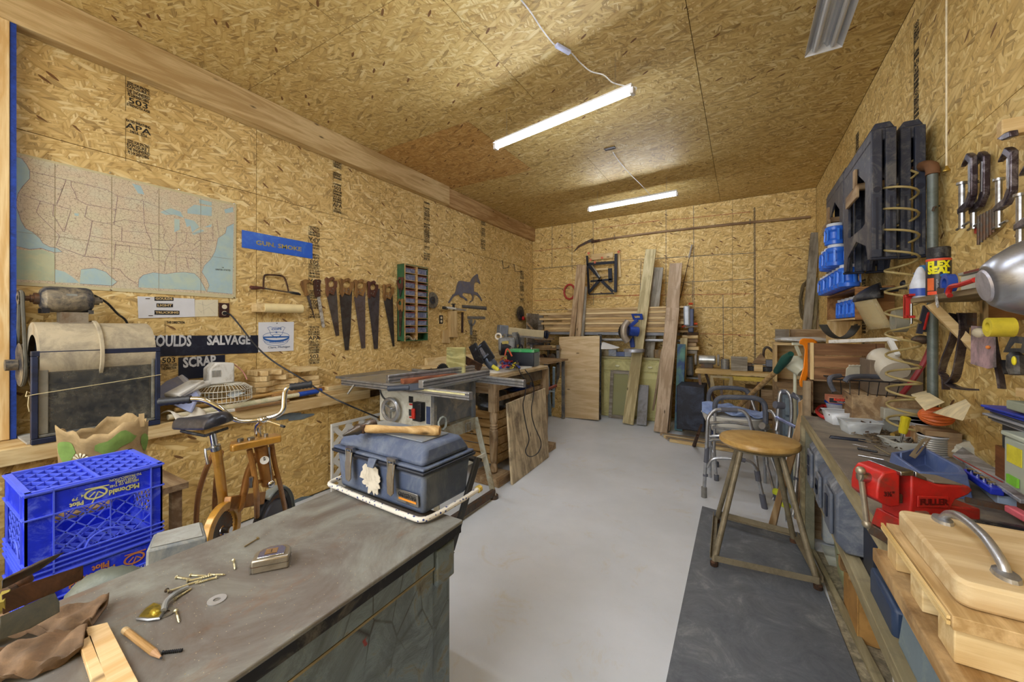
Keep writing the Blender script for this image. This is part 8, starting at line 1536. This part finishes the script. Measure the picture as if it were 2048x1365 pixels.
part('lettering',wrap(text_mb('FLEX',.034,Matrix(),.0003,bold=.0022,sx=.9),c,.0368,ac,.122),mt('e3dc1c',.4),t,True); part('lettering',wrap(text_mb('SEAL',.034,Matrix(),.0003,bold=.0022,sx=.9),c,.0368,ac,.098),mt('e3dc1c',.4),t,True)
part('blob',wrap(MB().prism([(.017 + .013 * math.cos(a),.078 + .008 * math.sin(a)) for a in [k * .5236 for k in range(12)]],.001),c,.0366,ac,0),mt('2f6fc0',.3),t,True)
for k in range(9): part('text_line',wrap(MB().bx(-.006,.024 - .004 * (k % 3),.062 - k * .0052,.0638 - k * .0052,0,.0004),c,.0368,ac,0),M_let,t,True)
c = PX(1847,588,4.075); c.z = z_; t = thing('blue_bottle','blue plastic bottle behind the spray can','bottle',c); part('body',MB().lathe([(.03,.001),(.036,.01),(.036,.09),(.033,.092),(.036,.095),(.034,.14),(.018,.16),(.014,.175),(0,.176)],c,n=20),mt('3a7ab8',.45,0,.12),t,True)
c = PX(1840,590,3.99); c.z = z_; t = thing('white_bottle','white squeeze bottle with a blue round label left of the spray can','bottle',c); part('body',MB().lathe([(.028,.001),(.033,.01),(.033,.06),(.012,.13),(.006,.14),(0,.14)],c,n=20),mt('c9cfdb',.4),t,True); part('label',MB().lathe([(.0338,.012),(.0338,.045)],c,n=20,cap=False),mt('3656b0',.4),t,True)
c = V((4.04,1.90,z_)); t = thing('organizer_box','clear plastic organiser box right of the spray can','container',c); part('body',MBx(3.98,4.10,1.78,1.98,z_ + .001,z_ + .055),clear('cfd8d4',.5,.2),t,True,bevel=.004); part('lid',MBx(3.975,4.105,1.775,1.985,z_ + .056,z_ + .066),mt('9c9a8e',.5),t,True,bevel=.002); part('label',MBx(3.974,3.9755,1.82,1.94,z_ + .058,z_ + .065),mt('6e2f2a',.5),t,True)
solo('blue_tape',MB().ring(.035,.02,.025,frame((3.99,2.06,z_ + .037),(0,-1,0),(0,0,1))),mt('28459a',.4),'blue and yellow roll between spray can and organiser','tape'); solo('grey_nut',MB().lathe([(.013,0),(.013,.02)],(3.962,2.07,z_ + .001),n=6),M_iron,'grey hex nut at the foot of the spray can','nut')
t = thing('red_c_clamp','small red C clamp gripping the left end of the wall shelf','clamp',PX(1820,605,3.94)); part('frame',MB().ringpoly([V((3.94,2.36 + u,z_ + v_)) for u,v_ in ((.03,.02),(-.04,.02),(-.04,.012),(.0,.008),(.0,-.07),(-.04,-.075),(-.04,-.085),(.03,-.085))],[V((3.94,2.36 + u,z_ + v_)) for u,v_ in ((.028,.018),(-.038,.018),(-.038,.014),(.012,.008),(.012,-.07),(-.038,-.077),(-.038,-.083),(.028,-.083))],(.02,0,0)),M_red,t,True); part('spine',MBx(3.94,3.96,2.362,2.39,z_ - .083,z_ + .018),M_red,t,True,bevel=.003); part('screw',MB().cyl((3.95,2.33,z_ - .11),(3.95,2.33,z_ - .022),.005),M_steel,t,True)
t = thing('red_snips','red handled tool hanging over the shelf edge with a wire ring','tool',PX(1905,580,3.94)); part('grip',MB().tube(smoothpts([PX(1950,560,3.935),PX(1920,570,3.935),PX(1902,574,3.935),PX(1897,586,3.935),PX(1900,592,3.935)],4),.008,8),M_red,t,True)
solo('wire_tangle',MB().tube([PX(1874,592,3.94) + V((0,.012 * math.cos(a * 1.0) + .004 * math.sin(3.3 * a),-.02 + .024 * math.sin(a * 1.13))) for a in [k * .35 for k in range(60)]],.001,4),M_steel,'small tangle of bright wire dangling from the shelf edge','wire')
for k,(a,b_,w_,d_,h,z,m,l,txt) in enumerate(((2010,470,.05,.20,.04,1.60,mt('d2cfc6',.6,0,.06,'c97a58',.2,8),'pale box with orange patches, lower of the tilted cartons','SKIL'),(2012,440,.05,.20,.035,1.645,M_white,'topmost pale carton with black print on the wall','SKIL'),(2030,500,.05,.14,.05,1.545,mt('cfcdc4',.6),'grey white carton below the tilted pale boxes','Skil'))):
 t = thing('carton',l,'box',(4.05,1.35 - .03 * k,z)); part('box',MBx(-w_ / 2,w_ / 2,-d_ / 2,d_ / 2,.001,h),m,t,bevel=.001); part('print_bar',MBx(-w_ / 2 - .001,-w_ / 2,-d_ * .3,d_ * .4,h * .55,h * .85),M_ink,t); part('lettering',text_mb(txt,h * .6,frame((-w_ / 2 - .0012,-d_ * .38,h * .5),(0,-1,0),(0,0,1)),.0003,bold=.001),M_ink,t)
solo('black_block',MBx(4.0,4.10,1.2,1.42,z_ + .001,z_ + .038),M_blackp,'black block on the shelf carrying the pale cartons','block',bevel=.002)
t = thing('bit_rack','red strip on the wall holding a row of dark drill bits','rack',PX(1970,455,4.12)); part('strip',MB().slab([PX(a,b_,4.12) for a,b_ in ((1948,456),(1985,444),(1985,456),(1948,468))],(.012,0,0)),mt('b0402f',.5),t,True)
for k in range(6): part('bit',MB().cyl(PX(1957 + k * 6,432 - k * 3,4.11),PX(1957 + k * 6,490 - k * 5,4.11),.005,8),M_iron,t,True)
# big reflector lamp in front
t = thing('reflector_lamp','large brushed metal reflector lamp at the right picture edge','lamp',PT(2030,570,.74)); a = PT(1972,572,.72); ax = V((math.cos(YAW),math.sin(YAW),0)) * .80 + V((-math.sin(YAW),math.cos(YAW),0)) * -.52 + V((0,0,.16))
part('shade',MB().lathe([(.030,0),(.040,.005),(.052,.02),(.066,.045),(.078,.08),(.084,.12),(.086,.15),(.083,.15)],a,ax,40,cap=False),mt('a3a6ae',.33,.85,.1,'5a5a60',.25,12),t,True,solid=.002)
part('socket_cap',MB().lathe([(0,-.006),(.028,-.004),(.033,.002),(.030,.008)],a,ax,32),mt('b9b8c3',.35,.6,.1,'8c8c99',.3,30),t,True); part('rim',MB().lathe([(.085,.148),(.09,.148),(.09,.156),(.085,.156)],a,ax,40,cap=False),M_blackp,t,True); part('arm',MB().tube([a + ax.normalized() * .1 + V((0,0,.08)),V((3.95,.72,1.62)),V((XR - .002,.75,1.66))],.008,8),M_blackp,t,True)
# tools below the shelf
M_spr = mt('4a4248',.4,.6,.2,'8a8078',.2,20)
for pl,w_,l in ((((1905,628),(1910,650),(1905,680),(1888,725),(1884,745),(1890,755),(1892,780)),.03,'left curved flat steel bar hanging from the wall bracket'),(((1925,628),(1928,660),(1922,700),(1913,748),(1905,762),(1900,768),(1915,776),(1945,780)),.035,'right wide flat steel bar with a hooked foot')):
 P_ = smoothpts([PX(a,b_,4.06) for a,b_ in pl],4); t = thing('steel_bar',l,'bar',P_[0])
 mb = MB()
 for p,q in zip(P_,P_[1:]): mb.bar(p,q,.006,w_,(1,.6,0))
 part('bar',mb,M_spr,t,True)
solo('bracket_plate',MB().slab([PX(a,b_,4.07) for a,b_ in ((1912,626),(1946,626),(1946,655),(1935,655),(1915,660))],(.01,0,0)),M_iron,'grey steel plate from which the flat bars hang','plate')
P_ = smoothpts([PX(a,b_,4.05) for a,b_ in ((2012,665),(2005,655),(1993,652),(1986,665),(1990,700),(1998,740),(2004,778))],4); mb = MB()
for p,q in zip(P_,P_[1:]): mb.bar(p,q,.008,.02,(1,.6,0))
solo('steel_bar',mb,M_spr,'hook shaped black flat bar right of the blister card','bar')
t = thing('blister_card','pink and grey blister card with clear bubble hung under the shelf','package',PX(1965,700,4.0)); part('card',MB().slab([PX(a,b_,4.02) for a,b_ in ((1942,652),(1988,655),(1990,735),(1975,738),(1941,728))],(.003,0,0)),mt('b89aa2',.4,0,.15,'5f5a5c',.4,14),t,True); part('bubble',MB().ball(PX(1957,666,4.0),.028,(.5,1,.6),14),clear('d9d0b4',.6,.1),t,True); part('orange_dot',MB().ball(PX(1976,695,4.015),.006),mt('d8803a',.5),t,True)
t = thing('tape_roll','yellow tape roll at the right edge below the reflector lamp','tape',PX(2030,655,4.0)); part('roll',MB().ring(.028,.014,.05,frame(PX(2026,655,3.99),(0,-1,0),(0,0,1))),mt('d3c13a',.5),t,True)
t = thing('slotted_saw','grey saw blade with oblong slot hanging at the right edge','saw',PX(2025,690,4.08)); part('blade',MB().ringpoly([PX(a,b_,4.08) for a,b_ in ((2006,705),(2022,672),(2055,676),(2058,708))],[PX(a,b_,4.08) for a,b_ in ((2018,697),(2027,686),(2044,688),(2042,697))],(.003,0,0)),M_sawg,t,True)
t = thing('utility_knife','black knife grip with a yellow oval at the right edge','knife',PX(2030,730,4.05)); part('grip',MB().tube([PX(2030,705,4.04),PX(2031,712,4.04),PX(2032,735,4.04),PX(2034,750,4.04)],[.010,.018,.02,.016],10),M_black,t,True); part('oval',MB().ball(PX(2028,722,4.022),.012,(.4,.7,1.2)),mt('d8cc2a',.4),t,True); part('clip',MB().bar(PX(2010,722,4.05),PX(2018,748,4.05),.02,.012),M_black,t,True)
t = thing('small_ledge','short pale wooden ledge at the right edge under the knife','ledge',PX(2035,760,4.08)); part('board',MBx(4.02,XR - .002,1.35,1.76,1.175,1.20),M_pine_y,t,True)
# ================================================================ FAR END OF THE BENCH AND CORNER SHELVING
t = thing('corner_crates','stack of old open wooden crates at the bench end near the corner','crate',(3.9,3.4,0)); M_cr = wood('a98a66','7c5f42',stain='6a5238',sa=.3)
for (z0,z1) in ((.42,.80),(.82,1.03)):
 part('back',MBx(3.72,4.10,3.52,3.54,z0,z1),M_cr,t,True); part('side',MBx(3.70,3.718,3.18,3.54,z0,z1),M_old_y,t,True,bevel=.002); part('side',MBx(4.10,4.12,3.18,3.54,z0,z1),M_old_y,t,True); part('floor_board',MBx(3.72,4.10,3.18,3.518,z0,z0 + .015),M_cr,t,True)
part('leg',MBx(3.66,3.70,3.12,3.17,.001,1.03),wood('a8977c','7f6c52','z',stain='6a5a48'),t,True,bevel=.002); part('base',MBx(3.72,4.12,3.18,3.54,.001,.41),M_old,t,True)
t = thing('plank_box','brown slatted wooden box on the corner crates, holding the orange handle','box',(3.87,3.25,1.04)); y_ = 3.16
for k in range(3): part('slat',MBx(3.72,4.02,y_,y_ + .015,1.045 + k * .078,1.12 + k * .078),wood('9c7550','6d4c30'),t,True,bevel=.002)
part('end_post',MBx(3.70,3.718,y_ - .004,y_ + .02,1.04,1.28),M_pine_z,t,True); part('post',MBx(4.022,4.06,y_,y_ + .02,1.04,1.28),wood('9c7550','6d4c30','z'),t,True); part('side',MBx(3.70,3.718,y_ + .022,3.5,1.045,1.275),M_cr,t,True); part('side',MBx(4.04,4.06,y_ + .022,3.5,1.045,1.275),M_cr,t,True); part('floor_board',MBx(3.719,4.039,y_ + .016,3.5,1.031,1.044),M_cr,t,True)
t = thing('orange_tool','bright orange plastic handle tool hanging on the box corner','tool',PT(1615,700,2.62)); hp = [(1598,682),(1604,677),(1625,678),(1634,684),(1634,690),(1622,692),(1621,720),(1618,745),(1610,768),(1606,776),(1599,774),(1598,762),(1606,735),(1609,700),(1606,690),(1598,690)]
part('grip',MB().slab([PT(a,b_,2.62) for a,b_ in hp],(.01,.035,0)),mt('f08a1c',.35,0,.04),t,True,bevel=.008)
M_iv = mt('d6d6bf',.35,0,.05)
t = thing('desk_lamp','ivory globe desk lamp leaning beside the orange handle','lamp',PT(1592,728,3.1)); part('shade',MB().lathe([(0,-.06),(.035,-.052),(.062,-.02),(.066,.01),(.06,.05),(.055,.09)],PT(1588,727,3.1),(PT(1604,740,3.05) - PT(1588,727,3.1)),28),M_iv,t,True); part('arm',MB().bar(PT(1600,712,3.1),PT(1592,692,3.1),.02,.016).bar(PT(1585,688,3.1),PT(1608,688,3.1),.02,.02),M_iv,t,True); part('post',MB().cyl(PT(1590,735,3.12),V((PT(1590,735,3.12).x,PT(1590,735,3.12).y,.002)),.012),M_iv,t,True)
t = thing('wall_lamp','long white spring arm lamp with a cream capsule shade over the bench','lamp',PT(1780,700,2.0)); a,b_ = PT(1660,684,2.5),PT(1800,678,2.05); part('arm',MB().bar(a,b_,.022,.022),M_white,t,True,bevel=.003); part('arm_end',MB().bar(PT(1796,678,2.06),PT(1808,676,2.04),.03,.02),M_pine,t,True); part('hinge',MB().bar(PT(1780,682,2.1),PT(1795,712,2.05),.022,.03,(0,1,0)),M_white,t,True)
sa_,sb_ = PT(1762,717,2.15),PT(1802,758,2.0); part('shade',MB().lathe([(0,-.055),(.035,-.045),(.058,-.018),(.064,.015),(.066,.13),(.06,.13)],sa_,sb_ - sa_,30),mt('c9c3b4',.3,0,.05),t,True)
t = thing('rubber_strap','curved black rubber belt slung in front of the wall studs','belt',PT(1680,670,2.9)); P_ = smoothpts([PT(a,b_,2.9) for a,b_ in ((1646,650),(1655,664),(1668,674),(1682,677),(1698,671),(1710,656),(1712,649))],4); mb = MB()
for p,q in zip(P_,P_[1:]): mb.bar(p,q,.07,.008,(0,0,1))
part('belt',mb,mt('4a4842',.7,0,.15),t,True)
t = thing('wire_basket','black wire basket with grey foam handles on the bench clutter','basket',PT(1720,770,2.1)); cb_ = PT(1722,776,2.15)
for k in range(8): part('wire',MB().tube([cb_ + V((-.13 + k * .037,-.05,-.035)),cb_ + V((-.14 + k * .04,-.07,.045))],.002,4).tube([cb_ + V((-.13 + k * .037,-.05,-.035)),cb_ + V((-.13 + k * .037,.08,-.035))],.002,4),M_black,t,True)
part('rim',MB().tube([cb_ + V(p) for p in ((-.15,-.07,.047),(.15,-.07,.047),(.15,.09,.047),(-.15,.09,.047))],.004,6,closed=True),M_black,t,True); part('foam_grip',MB().tube(smoothpts(TT([(1668,782,2.1),(1660,766,2.1),(1662,755,2.1),(1680,752,2.12)]),4),.012,8).tube(smoothpts(TT([(1690,764,2.08),(1700,755,2.08),(1735,753,2.1),(1773,756,2.1)]),4),.013,8),M_pad,t,True)
t = thing('ribbed_block','cream ribbed plastic pan standing on edge behind the wire basket','pan',PT(1725,745,2.25)); part('pan',MB().slab([PT(a,b_,2.3) for a,b_ in ((1690,757),(1692,738),(1698,732),(1745,733),(1765,752),(1764,760))],(.02,.06,0)),mt('c9c5b2',.6,0,.08),t,True,bevel=.004); part('ribs',MB().tube([PT(1698 + k * 4,731 + (k % 2),2.29) for k in range(12)],.004,5),mt('c9c5b2',.6),t,True)
solo('bench_crate',MBx(3.84,XR - .01,2.80,3.04,ZB + .001,ZB + .19),M_old_y,'old brown crate on the bench under the wire basket','crate',bevel=.004); solo('dark_box',MBx(3.92,XR - .01,2.82,3.04,ZB + .192,1.20),mt('6a5c4c',.7,0,.2),'dark open carton between the plank box and cream lamp shade','box',bevel=.004)
t = thing('corner_cabinet','grey blue painted cabinet behind the walkers in the right corner','cabinet',(3.8,4.3,0)); part('carcass',MBx(3.62,4.10,4.10,4.60,.002,.80),mt('6d7a86',.6,0,.12,'5a6268',.3),t,True,bevel=.004); part('top',MBx(3.60,4.12,4.08,4.62,.801,.83),M_old,t,True)
for k in range(2): part('drawer',MBx(3.64,3.86,4.082,4.099,.45 + k * .17,.60 + k * .17) if k == 0 else MBx(3.64,3.86,4.082,4.099,.62,.77),mt('7c8c98',.6,0,.1),t,True,bevel=.002)
t = thing('open_shelf_box','pale open wooden shelf box with white plastic sheets on top near the corner','shelf',(3.75,4.8,.83)); part('side',MBx(3.60,3.62,4.7,5.05,.832,1.20),M_pine_z,t,True); part('side',MBx(4.06,4.08,4.7,5.05,.832,1.20),M_pine_z,t,True); part('top',MBx(3.59,4.09,4.69,5.06,1.201,1.225),M_pine,t,True); part('back',MBx(3.62,4.06,5.03,5.05,.832,1.20),M_pine,t,True); part('base',MBx(3.6,4.08,4.7,5.05,.002,.83),M_old,t,True)
solo('plastic_sheet',crumple((3.84,4.86,1.255),.22,.14,.028,14,6),mt('d0d2d3',.4,0,.08),'crumpled white plastic on top of the open shelf box','sheet'); solo('drilled_block',MBx(3.62,3.74,4.95,4.99,1.228,1.36),M_grey,'grey wooden block with holes standing on the open shelf box','block',bevel=.002); solo('grey_plank',MBx(3.75,4.10,5.0,5.03,1.228,1.36),M_old,'dark plank lying on edge behind the white plastic','plank',bevel=.002)
solo('short_board',MB().bar((4.05,4.45,.85),(4.09,4.5,1.55),.2,.02,(0,1,0)),M_pine_z,'pale board leaning below the jar shelf in the corner','board')
